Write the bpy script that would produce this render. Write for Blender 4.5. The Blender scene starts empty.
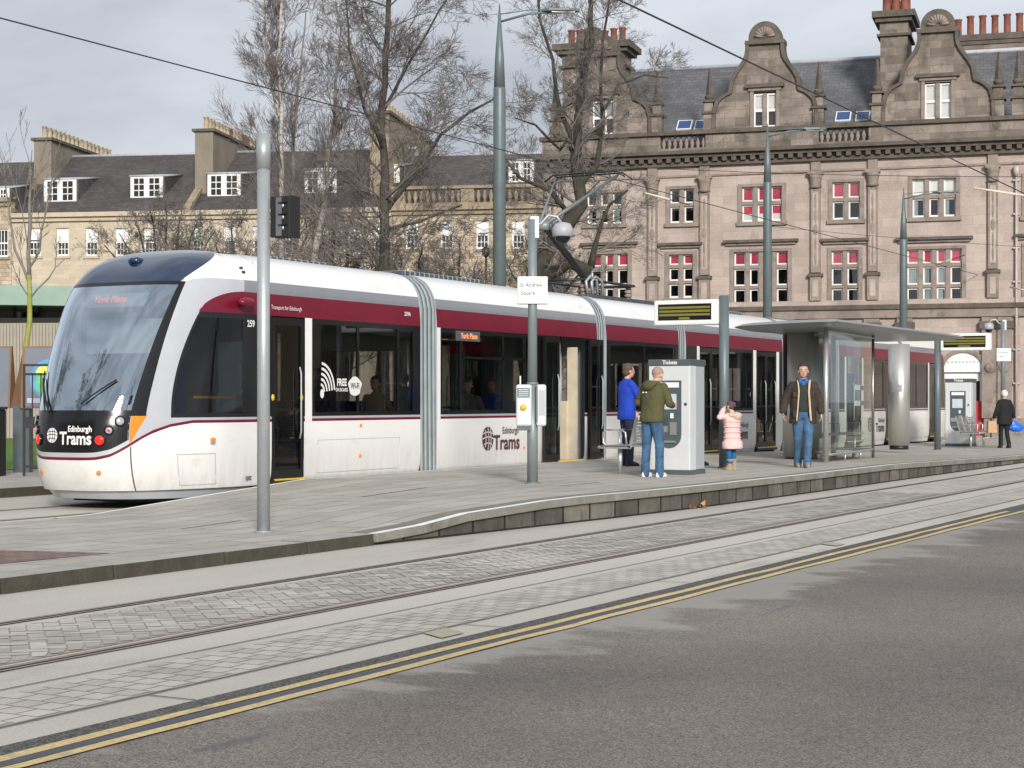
import bpy, bmesh, math, random
from mathutils import Vector, Matrix
random.seed(7)
R = math.radians
S = bpy.context.scene
COL = S.collection

# ------------------------------------------------------------------ camera frame
F = 1750.0; TH = R(28.4); CT, ST = math.cos(TH), math.sin(TH)
CAM = (15.02, -21.21, 1.45)
HORIZ = 401.0
def cw(X, D):                       # metres right of / ahead of the viewpoint -> world x, y
    return (CAM[0] + CT*X - ST*D, CAM[1] + ST*X + CT*D)
def at(px, D, z=0.0):
    x, y = cw((px-512)/F*D, D); return Vector((x, y, z))
def zat(py, D): return CAM[2] + (HORIZ-py)*D/F
def lerp(a, b, t): return a+(b-a)*t
def table(tb, v):
    if v <= tb[0][0]: return tb[0][1]
    for (a, b), (c, d) in zip(tb, tb[1:]):
        if v <= c: return lerp(b, d, (v-a)/(c-a))
    return tb[-1][1]
ZN = [(-12, .11), (-6.4, .11), (-5.6, .15), (-4.8, .23), (-2.9, .30), (10, .30), (20, .18), (27, .12), (60, .10)]
ZF = [(-30, .02), (-4.7, .03), (0, .30), (12, .30), (20, .2), (27, .13), (60, .10)]
XN = [(-60, 5.3), (-12, 5.42), (-6.4, 5.45), (-4.8, 5.6), (-2.9, 5.77), (-1.4, 5.88), (.6, 6.0), (5, 6.08), (90, 6.08)]
def platz(x, y):
    t = min(1, max(0, x/table(XN, y))); return lerp(table(ZF, y), table(ZN, y), t)
def onplat(px, py):                 # where the sight line meets the platform
    z = .25
    for _ in range(30):
        D = (CAM[2]-z)*F/(py-HORIZ); p = at(px, D); z = lerp(z, platz(p.x, p.y), .5)
    return Vector((p.x, p.y, platz(p.x, p.y)))

# ------------------------------------------------------------------ objects
def tag(o, label=None, cat=None, group=None, kind=None):
    if label: o['label'] = label
    if cat: o['category'] = cat
    if group: o['group'] = group
    if kind: o['kind'] = kind
    return o
def empty(name, loc=(0, 0, 0), rz=0, label=None, cat=None, group=None):
    o = bpy.data.objects.new(name, None); COL.objects.link(o)
    o.location = loc; o.rotation_euler = (0, 0, rz); o.empty_display_size = .2
    return tag(o, label, cat, group)
class MB:
    def __init__(s): s.v = []; s.f = []; s.m = []; s.mats = []; s.sm = []
    def mi(s, mat):
        if mat not in s.mats: s.mats.append(mat)
        return s.mats.index(mat)
    def add(s, vs, fs, mat, smooth=False):
        b = len(s.v); s.v += [tuple(v) for v in vs]; k = s.mi(mat)
        for f in fs: s.f.append([b+i for i in f]); s.m.append(k); s.sm.append(smooth)
    def quad(s, a, b, c, d, mat): s.add([a, b, c, d], [(0, 1, 2, 3)], mat)
    def box(s, x0, x1, y0, y1, z0, z1, mat):
        x0, x1 = sorted((x0, x1)); y0, y1 = sorted((y0, y1)); z0, z1 = sorted((z0, z1))
        s.add([(x0,y0,z0),(x1,y0,z0),(x1,y1,z0),(x0,y1,z0),(x0,y0,z1),(x1,y0,z1),(x1,y1,z1),(x0,y1,z1)],
              [(0,3,2,1),(4,5,6,7),(0,1,5,4),(1,2,6,5),(2,3,7,6),(3,0,4,7)], mat)
    def prism(s, poly, y0, y1, mat):            # polygon in x,z pushed through y
        n = len(poly)
        s.add([(x, y0, z) for x, z in poly]+[(x, y1, z) for x, z in poly],
              [tuple(range(n)), tuple(range(2*n-1, n-1, -1))]+[(i, i+n, (i+1) % n+n, (i+1) % n) for i in range(n)], mat)
    def slab(s, poly, z0, z1, mat):             # polygon in x,y pushed through z
        n = len(poly)
        s.add([(x, y, z0) for x, y in poly]+[(x, y, z1) for x, y in poly],
              [tuple(range(n-1, -1, -1)), tuple(range(n, 2*n))]+[(i, (i+1) % n, (i+1) % n+n, i+n) for i in range(n)], mat)
    def tube(s, pts, rad, mat, n=8, caps=True, smooth=True):
        pts = [Vector(p) for p in pts]; k = len(pts)
        if not hasattr(rad, '__len__'): rad = [rad]*k
        vs = []; fs = []; up = None
        for i, p in enumerate(pts):
            d = (pts[min(i+1, k-1)]-pts[max(i-1, 0)])
            if d.length < 1e-9: d = Vector((0, 0, 1))
            d.normalize()
            if up is None:
                up = Vector((0, 0, 1)) if abs(d.z) < .9 else Vector((1, 0, 0))
            a = d.cross(up)
            if a.length < 1e-6: a = d.cross(Vector((0, 1, 0)))
            a.normalize(); b = d.cross(a); up = -b if False else up
            for j in range(n):
                t = 2*math.pi*j/n; vs.append(p+a*(rad[i]*math.cos(t))+b*(rad[i]*math.sin(t)))
        for i in range(k-1):
            for j in range(n):
                fs.append((i*n+j, i*n+(j+1) % n, (i+1)*n+(j+1) % n, (i+1)*n+j))
        if caps: fs += [tuple(range(n-1, -1, -1)), tuple((k-1)*n+j for j in range(n))]
        s.add(vs, fs, mat, smooth)
    def cyl(s, x, y, z0, z1, r, mat, n=16, r1=None):
        s.tube([(x, y, z0), (x, y, z1)], [r, r if r1 is None else r1], mat, n)
    def lathe(s, x, y, prof, mat, n=12):
        vs = []; fs = []
        for r, z in prof:
            for j in range(n): t = 2*math.pi*j/n; vs.append((x+r*math.cos(t), y+r*math.sin(t), z))
        for i in range(len(prof)-1):
            for j in range(n): fs.append((i*n+j, i*n+(j+1) % n, (i+1)*n+(j+1) % n, (i+1)*n+j))
        fs += [tuple(range(n-1, -1, -1)), tuple((len(prof)-1)*n+j for j in range(n))]
        s.add(vs, fs, mat, True)
    def ell(s, c, r, mat, nu=12, nv=8):
        vs = []; fs = []
        for i in range(nv+1):
            p = math.pi*i/nv
            for j in range(nu):
                t = 2*math.pi*j/nu
                vs.append((c[0]+r[0]*math.sin(p)*math.cos(t), c[1]+r[1]*math.sin(p)*math.sin(t), c[2]-r[2]*math.cos(p)))
        for i in range(nv):
            for j in range(nu): fs.append((i*nu+j, i*nu+(j+1) % nu, (i+1)*nu+(j+1) % nu, (i+1)*nu+j))
        s.add(vs, fs, mat, True)
    def build(s, name, parent=None, loc=None, rz=0, bevel=0, kind=None, label=None, weld=False):
        me = bpy.data.meshes.new(name); me.from_pydata(s.v, [], s.f)
        for m in s.mats: me.materials.append(m)
        me.polygons.foreach_set('material_index', s.m)
        me.polygons.foreach_set('use_smooth', s.sm); me.update()
        if weld:
            bm = bmesh.new(); bm.from_mesh(me); bmesh.ops.remove_doubles(bm, verts=bm.verts, dist=2e-4); bm.to_mesh(me); bm.free()
        o = bpy.data.objects.new(name, me); COL.objects.link(o)
        if parent is not None: o.parent = parent
        if loc is not None: o.location = loc
        o.rotation_euler.z = rz
        if bevel:
            b = o.modifiers.new('b', 'BEVEL'); b.width = bevel; b.segments = 2; b.limit_method = 'ANGLE'; b.angle_limit = R(50)
        if kind: o['kind'] = kind
        if label: o['label'] = label
        return o
def copy_tree(o, parent=None):
    c = o.copy(); COL.objects.link(c); c.parent = parent
    for ch in [x for x in bpy.data.objects if x.parent == o]: copy_tree(ch, c)
    return c
def children_of(o): return [x for x in bpy.data.objects if x.parent == o]

def text_geo(txt, size, bold=.0, extrude=0.0, align='CENTER', sx=1.0):
    cu = bpy.data.curves.new('t', 'FONT'); cu.body = txt; cu.size = size; cu.offset = bold
    cu.align_x = align; cu.align_y = 'CENTER'; cu.extrude = extrude; cu.resolution_u = 3
    o = bpy.data.objects.new('t', cu); COL.objects.link(o)
    dg = bpy.context.evaluated_depsgraph_get(); ev = o.evaluated_get(dg); me = ev.to_mesh()
    vs = [(v.co.x*sx, v.co.y, v.co.z) for v in me.vertices]; fs = [tuple(p.vertices) for p in me.polygons]
    ev.to_mesh_clear(); bpy.data.objects.remove(o); bpy.data.curves.remove(cu)
    return vs, fs
def text_on(mb, txt, size, fn, mat, bold=0, align='CENTER', sx=1.0):   # fn(x, y) -> 3D point
    vs, fs = text_geo(txt, size, bold, 0, align, sx)
    mb.add([fn(v[0], v[1]) for v in vs], fs, mat)

# ------------------------------------------------------------------ materials
def new_mat(name):
    m = bpy.data.materials.new(name); m.use_nodes = True; nt = m.node_tree; nt.nodes.clear()
    out = nt.nodes.new('ShaderNodeOutputMaterial'); return m, nt, out
def N(nt, typ, **kw):
    n = nt.nodes.new(typ)
    for k, v in kw.items():
        if k in n.inputs: n.inputs[k].default_value = v
        else: setattr(n, k, v)
    return n
def c4(c): return (c[0], c[1], c[2], 1)
def mat(name, col, rough=.6, metal=0, var=.12, scale=4, bump=0, bscale=30, dirt=None, coat=0, spec=.5, stretch=None, emit=None, sheen=0):
    m, nt, out = new_mat(name); L = nt.links.new
    p = N(nt, 'ShaderNodeBsdfPrincipled'); L(p.outputs[0], out.inputs[0])
    p.inputs['Roughness'].default_value = rough; p.inputs['Metallic'].default_value = metal
    p.inputs['Coat Weight'].default_value = coat; p.inputs['Specular IOR Level'].default_value = spec
    tc = N(nt, 'ShaderNodeTexCoord'); src = tc.outputs['Object']
    if stretch:
        mp = N(nt, 'ShaderNodeMapping'); mp.inputs['Scale'].default_value = stretch; L(src, mp.inputs[0]); src = mp.outputs[0]
    n1 = N(nt, 'ShaderNodeTexNoise', Scale=scale, Detail=6.0, Roughness=.6); L(src, n1.inputs['Vector'])
    mr = N(nt, 'ShaderNodeMapRange'); mr.inputs[1].default_value = .3; mr.inputs[2].default_value = .7
    mr.inputs[3].default_value = 1-var; mr.inputs[4].default_value = 1+var; L(n1.outputs[0], mr.inputs[0])
    mx = N(nt, 'ShaderNodeVectorMath', operation='SCALE'); mx.inputs[0].default_value = col; L(mr.outputs[0], mx.inputs['Scale'])
    cur = mx.outputs[0]
    if dirt:
        n2 = N(nt, 'ShaderNodeTexNoise', Scale=dirt[1], Detail=8.0, Roughness=.65); L(src, n2.inputs['Vector'])
        r2 = N(nt, 'ShaderNodeMapRange'); r2.inputs[1].default_value = dirt[2]; r2.inputs[2].default_value = dirt[2]+.18
        L(n2.outputs[0], r2.inputs[0])
        m2 = N(nt, 'ShaderNodeMix', data_type='RGBA'); L(r2.outputs[0], m2.inputs[0]); L(cur, m2.inputs[6]); m2.inputs[7].default_value = c4(dirt[0]); cur = m2.outputs[2]
    L(cur, p.inputs['Base Color'])
    if bump:
        n3 = N(nt, 'ShaderNodeTexNoise', Scale=bscale, Detail=5.0); L(src, n3.inputs['Vector'])
        b = N(nt, 'ShaderNodeBump', Strength=bump, Distance=.02); L(n3.outputs[0], b.inputs['Height']); L(b.outputs[0], p.inputs['Normal'])
    if emit: p.inputs['Emission Color'].default_value = c4(emit[0]); p.inputs['Emission Strength'].default_value = emit[1]
    return m
def brickmat(name, cols, mortar, bw, bh, ms, rot=(0, 0, 0), rough=.85, bump=.3, dirt=None, offset=.5, var=.2, nscale=3, loc=(0,0,0), fine=60, finevar=.08, topcol=None):
    m, nt, out = new_mat(name); L = nt.links.new
    p = N(nt, 'ShaderNodeBsdfPrincipled', Roughness=rough); L(p.outputs[0], out.inputs[0]); p.inputs['Specular IOR Level'].default_value = .3
    tc = N(nt, 'ShaderNodeTexCoord'); mp = N(nt, 'ShaderNodeMapping'); mp.inputs['Rotation'].default_value = rot; mp.inputs['Location'].default_value = loc
    L(tc.outputs['Object'], mp.inputs[0])
    br = N(nt, 'ShaderNodeTexBrick'); br.offset = offset
    br.inputs['Color1'].default_value = c4(cols[0]); br.inputs['Color2'].default_value = c4(cols[1]); br.inputs['Mortar'].default_value = c4(mortar)
    br.inputs['Scale'].default_value = 1; br.inputs['Mortar Size'].default_value = ms; br.inputs['Mortar Smooth'].default_value = .2
    br.inputs['Brick Width'].default_value = bw; br.inputs['Row Height'].default_value = bh; L(mp.outputs[0], br.inputs[0])
    n1 = N(nt, 'ShaderNodeTexNoise', Scale=nscale, Detail=8.0, Roughness=.65); L(tc.outputs['Object'], n1.inputs['Vector'])
    mr = N(nt, 'ShaderNodeMapRange'); mr.inputs[1].default_value = .3; mr.inputs[2].default_value = .7; mr.inputs[3].default_value = 1-var; mr.inputs[4].default_value = 1+var; L(n1.outputs[0], mr.inputs[0])
    n4 = N(nt, 'ShaderNodeTexNoise', Scale=fine, Detail=3.0); L(tc.outputs['Object'], n4.inputs['Vector'])
    mr4 = N(nt, 'ShaderNodeMapRange'); mr4.inputs[1].default_value = .3; mr4.inputs[2].default_value = .7; mr4.inputs[3].default_value = 1-finevar; mr4.inputs[4].default_value = 1+finevar; L(n4.outputs[0], mr4.inputs[0])
    mm = N(nt, 'ShaderNodeMath', operation='MULTIPLY'); L(mr.outputs[0], mm.inputs[0]); L(mr4.outputs[0], mm.inputs[1])
    sc = N(nt, 'ShaderNodeVectorMath', operation='SCALE'); L(br.outputs['Color'], sc.inputs[0]); L(mm.outputs[0], sc.inputs['Scale'])
    cur = sc.outputs[0]
    for dd in (dirt or []):
        n2 = N(nt, 'ShaderNodeTexNoise', Scale=dd[1], Detail=8.0, Roughness=.7)
        if len(dd) > 3:
            m3 = N(nt, 'ShaderNodeMapping'); m3.inputs['Scale'].default_value = dd[3]; L(tc.outputs['Object'], m3.inputs[0]); L(m3.outputs[0], n2.inputs['Vector'])
        else: L(tc.outputs['Object'], n2.inputs['Vector'])
        r2 = N(nt, 'ShaderNodeMapRange'); r2.inputs[1].default_value = dd[2]; r2.inputs[2].default_value = dd[2]+.16; L(n2.outputs[0], r2.inputs[0])
        m2 = N(nt, 'ShaderNodeMix', data_type='RGBA'); L(r2.outputs[0], m2.inputs[0]); L(cur, m2.inputs[6]); m2.inputs[7].default_value = c4(dd[0]); cur = m2.outputs[2]
    L(cur, p.inputs['Base Color'])
    if bump:
        h = N(nt, 'ShaderNodeMath', operation='MULTIPLY_ADD'); L(n4.outputs[0], h.inputs[0]); h.inputs[1].default_value = .3
        iv = N(nt, 'ShaderNodeMath', operation='SUBTRACT'); iv.inputs[0].default_value = 1; L(br.outputs['Fac'], iv.inputs[1]); L(iv.outputs[0], h.inputs[2])
        b = N(nt, 'ShaderNodeBump', Strength=bump, Distance=.02); L(h.outputs[0], b.inputs['Height']); L(b.outputs[0], p.inputs['Normal'])
    return m
def glassmat(name, tint, refl=1.0, rough=0.0, base=.0, rcol=(1, 1, 1)):
    m, nt, out = new_mat(name); L = nt.links.new
    tr = N(nt, 'ShaderNodeBsdfTransparent'); tr.inputs[0].default_value = c4(tint)
    gl = N(nt, 'ShaderNodeBsdfGlossy', Roughness=rough); gl.inputs[0].default_value = c4(rcol)
    fr = N(nt, 'ShaderNodeFresnel', IOR=1.5)
    ma = N(nt, 'ShaderNodeMath', operation='MULTIPLY_ADD'); L(fr.outputs[0], ma.inputs[0]); ma.inputs[1].default_value = refl; ma.inputs[2].default_value = base; ma.use_clamp = True
    mx = N(nt, 'ShaderNodeMixShader'); L(ma.outputs[0], mx.inputs[0]); L(tr.outputs[0], mx.inputs[1]); L(gl.outputs[0], mx.inputs[2]); L(mx.outputs[0], out.inputs[0])
    return m

M = {}
M['white'] = mat('white_paint', (.78, .775, .76), .3, var=.03, scale=1.2, coat=.3, dirt=((.62, .6, .56), 1.6, .6), stretch=(1, .5, 2))
M['plainwhite'] = mat('white_enamel', (.74, .74, .73), .4, var=.04)
M['signwhite'] = mat('sign_white', (.78, .78, .76), .5, var=.03)
M['burgundy'] = mat('burgundy_paint', (.15, .006, .022), .32, var=.1, scale=2, coat=.08, spec=.35)
M['silver'] = mat('silver_paint', (.46, .475, .51), .3, metal=.15, var=.04, coat=.4)
M['stripe'] = mat('grey_stripe_paint', (.22, .23, .25), .3, metal=.1, var=.05, coat=.3)
M['navy'] = mat('navy_gloss', (.010, .024, .06), .14, var=.1, coat=.8)
M['black'] = mat('black_gloss', (.008, .008, .009), .2, var=.1)
M['rubber'] = mat('black_rubber', (.009, .009, .01), .7, bump=.1)
M['blackmetal'] = mat('black_metal', (.012, .012, .013), .45)
M['orange'] = mat('orange_reflector', (.75, .22, .01), .3, var=.05)
M['amber'] = mat('amber_lamp', (.8, .2, .02), .25, emit=((1, .25, .02), .15))
M['redlamp'] = mat('red_lamp', (.6, .01, .01), .15, emit=((1, .02, .01), .9))
M['lens'] = mat('clear_lens', (.55, .57, .6), .08, metal=.6)
M['led'] = mat('led_text', (.9, .25, .05), .5, emit=((1, .2, .06), .8))
M['oliveled'] = mat('dim_led_rows', (.16, .15, .02), .6, emit=((.35, .33, .03), .03), var=.3, scale=60)
M['bellows'] = mat('bellows_grey', (.36, .405, .42), .6, var=.12)
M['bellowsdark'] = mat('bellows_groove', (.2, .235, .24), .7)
M['roofgear'] = mat('roof_equipment', (.06, .075, .09), .55, metal=.2, bump=.1)
M['cabtrim'] = mat('cab_pale_trim', (.42, .5, .58), .6)
M['interior'] = mat('interior_panel', (.09, .09, .1), .6)
M['interiorlight'] = mat('interior_cream', (.55, .48, .36), .6)
M['seatblue'] = mat('seat_fabric', (.02, .04, .12), .9)
M['yellow'] = mat('yellow_rail', (.65, .45, .02), .35)
M['galv'] = mat('galvanised_steel', (.36, .385, .4), .42, metal=.35, var=.07, scale=8)
M['polegrey'] = mat('pole_blue_grey', (.12, .15, .16), .45, metal=.15, var=.08, scale=5)
M['polemid'] = mat('pole_grey', (.2, .235, .24), .45, metal=.2, var=.08, scale=5)
M['satin'] = mat('satin_steel', (.5, .49, .46), .42, metal=.45, var=.08, scale=3, stretch=(8, 8, .4))
M['stainless'] = mat('stainless_steel', (.6, .585, .55), .42, metal=.8, var=.08, scale=3, stretch=(8, 8, .4))
M['benchmetal'] = mat('brushed_steel', (.5, .5, .49), .38, metal=.75, var=.08)
M['wire'] = mat('wire_dark', (.03, .03, .035), .5)
M['cream'] = mat('cream_insulator', (.62, .57, .45), .5)
M['lampglass'] = mat('lamp_cover', (.42, .46, .48), .25)
M['machine'] = mat('machine_grey', (.55, .565, .575), .4, var=.04)
M['machineside'] = mat('machine_side_panel', (.36, .38, .4), .45, var=.05)
M['machinedark'] = mat('machine_dark_grey', (.07, .09, .1), .4)
M['screen'] = mat('machine_screen', (.4, .46, .5), .15, var=.15, scale=12, emit=((.55, .65, .7), .15))
M['ink'] = mat('dark_lettering', (.05, .04, .045), .5)
M['inkburg'] = mat('maroon_lettering', (.08, .03, .04), .5)
M['greyink'] = mat('grey_lettering', (.12, .12, .14), .6)
M['glass'] = glassmat('tram_glass', (.46, .47, .465), .9, base=.0)
M['doorglass'] = glassmat('door_glass', (.22, .23, .23), .9, base=.0)
M['windscreen'] = glassmat('windscreen_glass', (.66, .74, .8), 2.6, base=.38, rcol=(.82, .92, 1))
M['clearglass'] = glassmat('shelter_glass', (.83, .875, .85), 1.0, base=.0, rcol=(.95, 1, .98))
M['pane'] = glassmat('window_pane', (.84, .85, .85), 1.5, base=.03)
def speck(name, c0, c1, rough, dirts, fine=180, finevar=.35, bump=.4, coarse=.35, cvar=.12, stretch=None, apron=False, grain=False):
    """granular ground: fine aggregate, broad tone changes and stains with their own outline"""
    m, nt, out = new_mat(name); L = nt.links.new
    p = N(nt, 'ShaderNodeBsdfPrincipled', Roughness=rough); L(p.outputs[0], out.inputs[0]); p.inputs['Specular IOR Level'].default_value = .25
    tc = N(nt, 'ShaderNodeTexCoord'); src = tc.outputs['Object']
    if grain:                                   # stone chips: one random tone per cell
        v = N(nt, 'ShaderNodeTexVoronoi', Scale=fine); L(src, v.inputs['Vector']); sp_ = N(nt, 'ShaderNodeSeparateColor'); L(v.outputs['Color'], sp_.inputs[0]); vo = sp_.outputs[0]
    else:
        v = N(nt, 'ShaderNodeTexNoise', Scale=fine, Detail=2.0, Roughness=.7); L(src, v.inputs['Vector']); vo = v.outputs[0]
    r = N(nt, 'ShaderNodeMapRange'); r.inputs[1].default_value = .0 if grain else .40; r.inputs[2].default_value = 1.0 if grain else .60; L(vo, r.inputs[0])
    mx = N(nt, 'ShaderNodeMix', data_type='RGBA'); L(r.outputs[0], mx.inputs[0]); mx.inputs[6].default_value = c4(c0); mx.inputs[7].default_value = c4(c1)
    n = N(nt, 'ShaderNodeTexNoise', Scale=coarse, Detail=8.0, Roughness=.6)
    mp = N(nt, 'ShaderNodeMapping'); mp.inputs['Scale'].default_value = stretch or (1, 1, 1); L(src, mp.inputs[0]); L(mp.outputs[0], n.inputs['Vector'])
    r1 = N(nt, 'ShaderNodeMapRange'); r1.inputs[1].default_value = .3; r1.inputs[2].default_value = .7; r1.inputs[3].default_value = 1-cvar; r1.inputs[4].default_value = 1+cvar; L(n.outputs[0], r1.inputs[0])
    sc = N(nt, 'ShaderNodeVectorMath', operation='SCALE'); L(mx.outputs[2], sc.inputs[0]); L(r1.outputs[0], sc.inputs['Scale']); cur = sc.outputs[0]
    for col, s, th, st in dirts:
        n2 = N(nt, 'ShaderNodeTexNoise', Scale=s, Detail=9.0, Roughness=.65); m3 = N(nt, 'ShaderNodeMapping'); m3.inputs['Scale'].default_value = st
        L(src, m3.inputs[0]); L(m3.outputs[0], n2.inputs['Vector'])
        r2 = N(nt, 'ShaderNodeMapRange'); r2.inputs[1].default_value = th; r2.inputs[2].default_value = th+.09; L(n2.outputs[0], r2.inputs[0])
        m2 = N(nt, 'ShaderNodeMix', data_type='RGBA'); L(r2.outputs[0], m2.inputs[0]); L(cur, m2.inputs[6]); m2.inputs[7].default_value = c4(col); cur = m2.outputs[2]
    if apron:                                   # worn dusty margin beside the yellow lines, streaked and ragged
        sx = N(nt, 'ShaderNodeSeparateXYZ'); L(src, sx.inputs[0])
        fx = N(nt, 'ShaderNodeMapRange'); fx.inputs[1].default_value = 9.9; fx.inputs[2].default_value = 11.2; fx.inputs[3].default_value = .36; fx.inputs[4].default_value = -.24; L(sx.outputs[0], fx.inputs[0])
        fy = N(nt, 'ShaderNodeMapRange'); fy.inputs[1].default_value = -15.5; fy.inputs[2].default_value = -11; fy.inputs[3].default_value = -.24; fy.inputs[4].default_value = 0; L(sx.outputs[1], fy.inputs[0])
        f2 = N(nt, 'ShaderNodeMapRange'); f2.inputs[1].default_value = -3; f2.inputs[2].default_value = 3; f2.inputs[3].default_value = 0; f2.inputs[4].default_value = -.3; L(sx.outputs[1], f2.inputs[0])
        n5 = N(nt, 'ShaderNodeTexNoise', Scale=1.1, Detail=9.0, Roughness=.62); m5 = N(nt, 'ShaderNodeMapping'); m5.inputs['Scale'].default_value = (.8, 1.5, 1); m5.inputs['Rotation'].default_value = (0, 0, .35); L(src, m5.inputs[0]); L(m5.outputs[0], n5.inputs['Vector'])
        a1 = N(nt, 'ShaderNodeMath', operation='ADD'); L(fx.outputs[0], a1.inputs[0]); L(fy.outputs[0], a1.inputs[1]); a2 = N(nt, 'ShaderNodeMath', operation='ADD'); L(a1.outputs[0], a2.inputs[0]); L(f2.outputs[0], a2.inputs[1])
        a3 = N(nt, 'ShaderNodeMath', operation='ADD'); L(a2.outputs[0], a3.inputs[0]); L(n5.outputs[0], a3.inputs[1])
        r5 = N(nt, 'ShaderNodeMapRange'); r5.inputs[1].default_value = .54; r5.inputs[2].default_value = .66; r5.inputs[4].default_value = .68; L(a3.outputs[0], r5.inputs[0])
        m6 = N(nt, 'ShaderNodeMix', data_type='RGBA'); L(r5.outputs[0], m6.inputs[0]); L(cur, m6.inputs[6]); m6.inputs[7].default_value = (.36, .34, .31, 1); cur = m6.outputs[2]
    L(cur, p.inputs['Base Color'])
    b = N(nt, 'ShaderNodeBump', Strength=bump, Distance=.008); L(vo, b.inputs['Height']); L(b.outputs[0], p.inputs['Normal'])
    return m
M['asphalt'] = speck('asphalt', (.08, .069, .06), (.295, .262, .232), .9, [((.33, .31, .285), .55, .66, (1.2, .22, 1)), ((.10, .10, .115), 1.3, .655, (1.6, .22, 1))], fine=150, apron=True, bump=.1, cvar=.24, grain=True)
M['asphaltdark'] = speck('asphalt_dark', (.03, .028, .027), (.17, .16, .152), .85, [((.26, .25, .235), 2, .66, (1, .4, 1))], fine=90, grain=True, bump=.15)
M['dust'] = speck('dusty_asphalt', (.22, .21, .2), (.32, .31, .295), .9, [], fine=60)
M['concrete'] = speck('track_concrete', (.46, .43, .375), (.55, .515, .455), .8, [((.35, .325, .285), .9, .59, (1, .22, 1)), ((.62, .595, .545), .7, .62, (1, .3, 1))], fine=60, stretch=(1, .25, 1))
M['yellowline'] = speck('road_yellow', (.52, .39, .17), (.64, .51, .27), .8, [((.34, .31, .25), 7, .57, (1, .5, 1))], fine=40)
M['fadedyellow'] = speck('faded_yellow', (.38, .35, .27), (.47, .42, .31), .8, [], fine=40)
M['tar'] = mat('tar_strip', (.07, .075, .09), .7, var=.2, scale=9)
M['ground'] = speck('far_ground', (.18, .175, .165), (.26, .25, .235), .9, [], fine=20)
HP = math.pi/2
M['paving'] = brickmat('platform_paving', ((.38, .355, .31), (.45, .425, .375)), (.19, .17, .14), .9, .45, .012, rot=(0, 0, HP), bump=.2, dirt=[((.3, .272, .23), 1.1, .61, (.35, 1, 1)), ((.5, .48, .45), .8, .66), ((.17, .155, .13), 6, .70)], var=.14, nscale=1.2)
M['setts'] = brickmat('stone_setts', ((.36, .335, .3), (.46, .43, .385)), (.24, .22, .19), .19, .13, .010, rot=(0, 0, HP), bump=.4, var=.14, nscale=1.3, dirt=[((.45, .425, .385), .45, .53)])
M['herring'] = brickmat('ribbed_setts', ((.29, .272, .245), (.45, .42, .38)), (.2, .185, .165), .24, .07, .010, rot=(0, 0, R(62)), bump=.4, var=.2, nscale=.9, dirt=[((.43, .405, .365), .33, .5, (1, .6, 1))])
M['kerbstone'] = mat('kerb_stone', (.052, .045, .032), .9, var=.25, scale=5, bump=.6, bscale=25, dirt=((.055, .052, .035), 3, .58))
M['copingdark'] = mat('coping_weathered', (.2, .187, .16), .85, var=.2, scale=3, bump=.3, dirt=((.1, .09, .07), 2.5, .58))
M['coping'] = mat('coping_stone', (.38, .36, .32), .85, var=.15, scale=3, bump=.3, dirt=((.17, .16, .14), 2.5, .62))
M['edge'] = mat('pale_edge', (.78, .77, .74), .8, var=.12, scale=6)
M['retblock'] = brickmat('retaining_blocks', ((.07, .063, .053), (.16, .148, .125)), (.02, .018, .015), .62, 1.0, .022, rot=(0, -HP, -HP), bump=.7, var=.35, nscale=3, dirt=[((.04, .037, .03), 2.2, .53, (1, 1.6, .5)), ((.27, .26, .23), 3, .68)])
M['rust'] = mat('rail_rust', (.27, .215, .165), .7, metal=.2, var=.25, scale=20)
M['railhead'] = mat('rail_head', (.36, .31, .26), .45, metal=.4, var=.1)
M['groove'] = mat('rail_groove', (.09, .078, .065), .9)
M['mortar'] = mat('sett_joints', (.33, .3, .25), .95, var=.2, scale=3)
for k_, c_ in (('sett1', (.35, .325, .28)), ('sett2', (.43, .40, .35)), ('sett3', (.48, .45, .395)), ('sett4', (.41, .38, .33))): M[k_] = mat('stone_'+k_, c_, .85, var=.16, scale=2.5, bump=.3, bscale=60, dirt=((.55, .51, .445), .5, .50))
M['redpatch'] = brickmat('red_setts', ((.2, .13, .11), (.27, .18, .15)), (.12, .09, .08), .2, .1, .01, var=.2)
M['sandstone'] = brickmat('pink_sandstone', ((.345, .28, .248), (.415, .345, .308)), (.295, .24, .212), 1.15, .36, .006, rot=(HP, 0, 0), bump=.15, var=.17, nscale=.7,
    dirt=[((.2, .16, .14), .6, .57, (1, 1, .45)), ((.48, .35, .25), 1.1, .70), ((.47, .4, .355), 1.5, .62)], fine=14)
M['sootstone'] = brickmat('sooty_sandstone', ((.135, .113, .096), (.25, .21, .182)), (.10, .085, .074), .9, .33, .006, rot=(HP, 0, 0), bump=.25, var=.32, nscale=1.1,
    dirt=[((.07, .062, .05), 1.0, .52), ((.33, .255, .215), 1.5, .62)], fine=14)
M['trimstone'] = mat('dressed_trim_stone', (.24, .195, .168), .85, var=.2, scale=2.5, bump=.5, bscale=9, dirt=((.11, .09, .075), 2, .55))
M['darktrim'] = mat('weathered_cornice', (.105, .087, .073), .9, var=.3, scale=2.5, bump=.5, bscale=9, dirt=((.065, .06, .045), 1.6, .52))
M['creamstone'] = brickmat('cream_sandstone', ((.44, .375, .285), (.5, .435, .335)), (.38, .32, .24), .8, .3, .008, rot=(HP, 0, 0), bump=.1, var=.12, nscale=.5, dirt=[((.3, .23, .16), .5, .6, (1, 1, .6))], fine=9)
M['rubble'] = brickmat('buff_rubble_stone', ((.33, .265, .185), (.5, .42, .31)), (.26, .21, .16), .55, .28, .02, rot=(HP, 0, 0), bump=.3, var=.2, nscale=.8, dirt=[((.45, .26, .12), .9, .68)], fine=9)
M['creamtrim'] = mat('cream_trim', (.45, .385, .29), .85, var=.12, scale=1.5, dirt=((.28, .22, .15), 1.2, .6))
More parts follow.
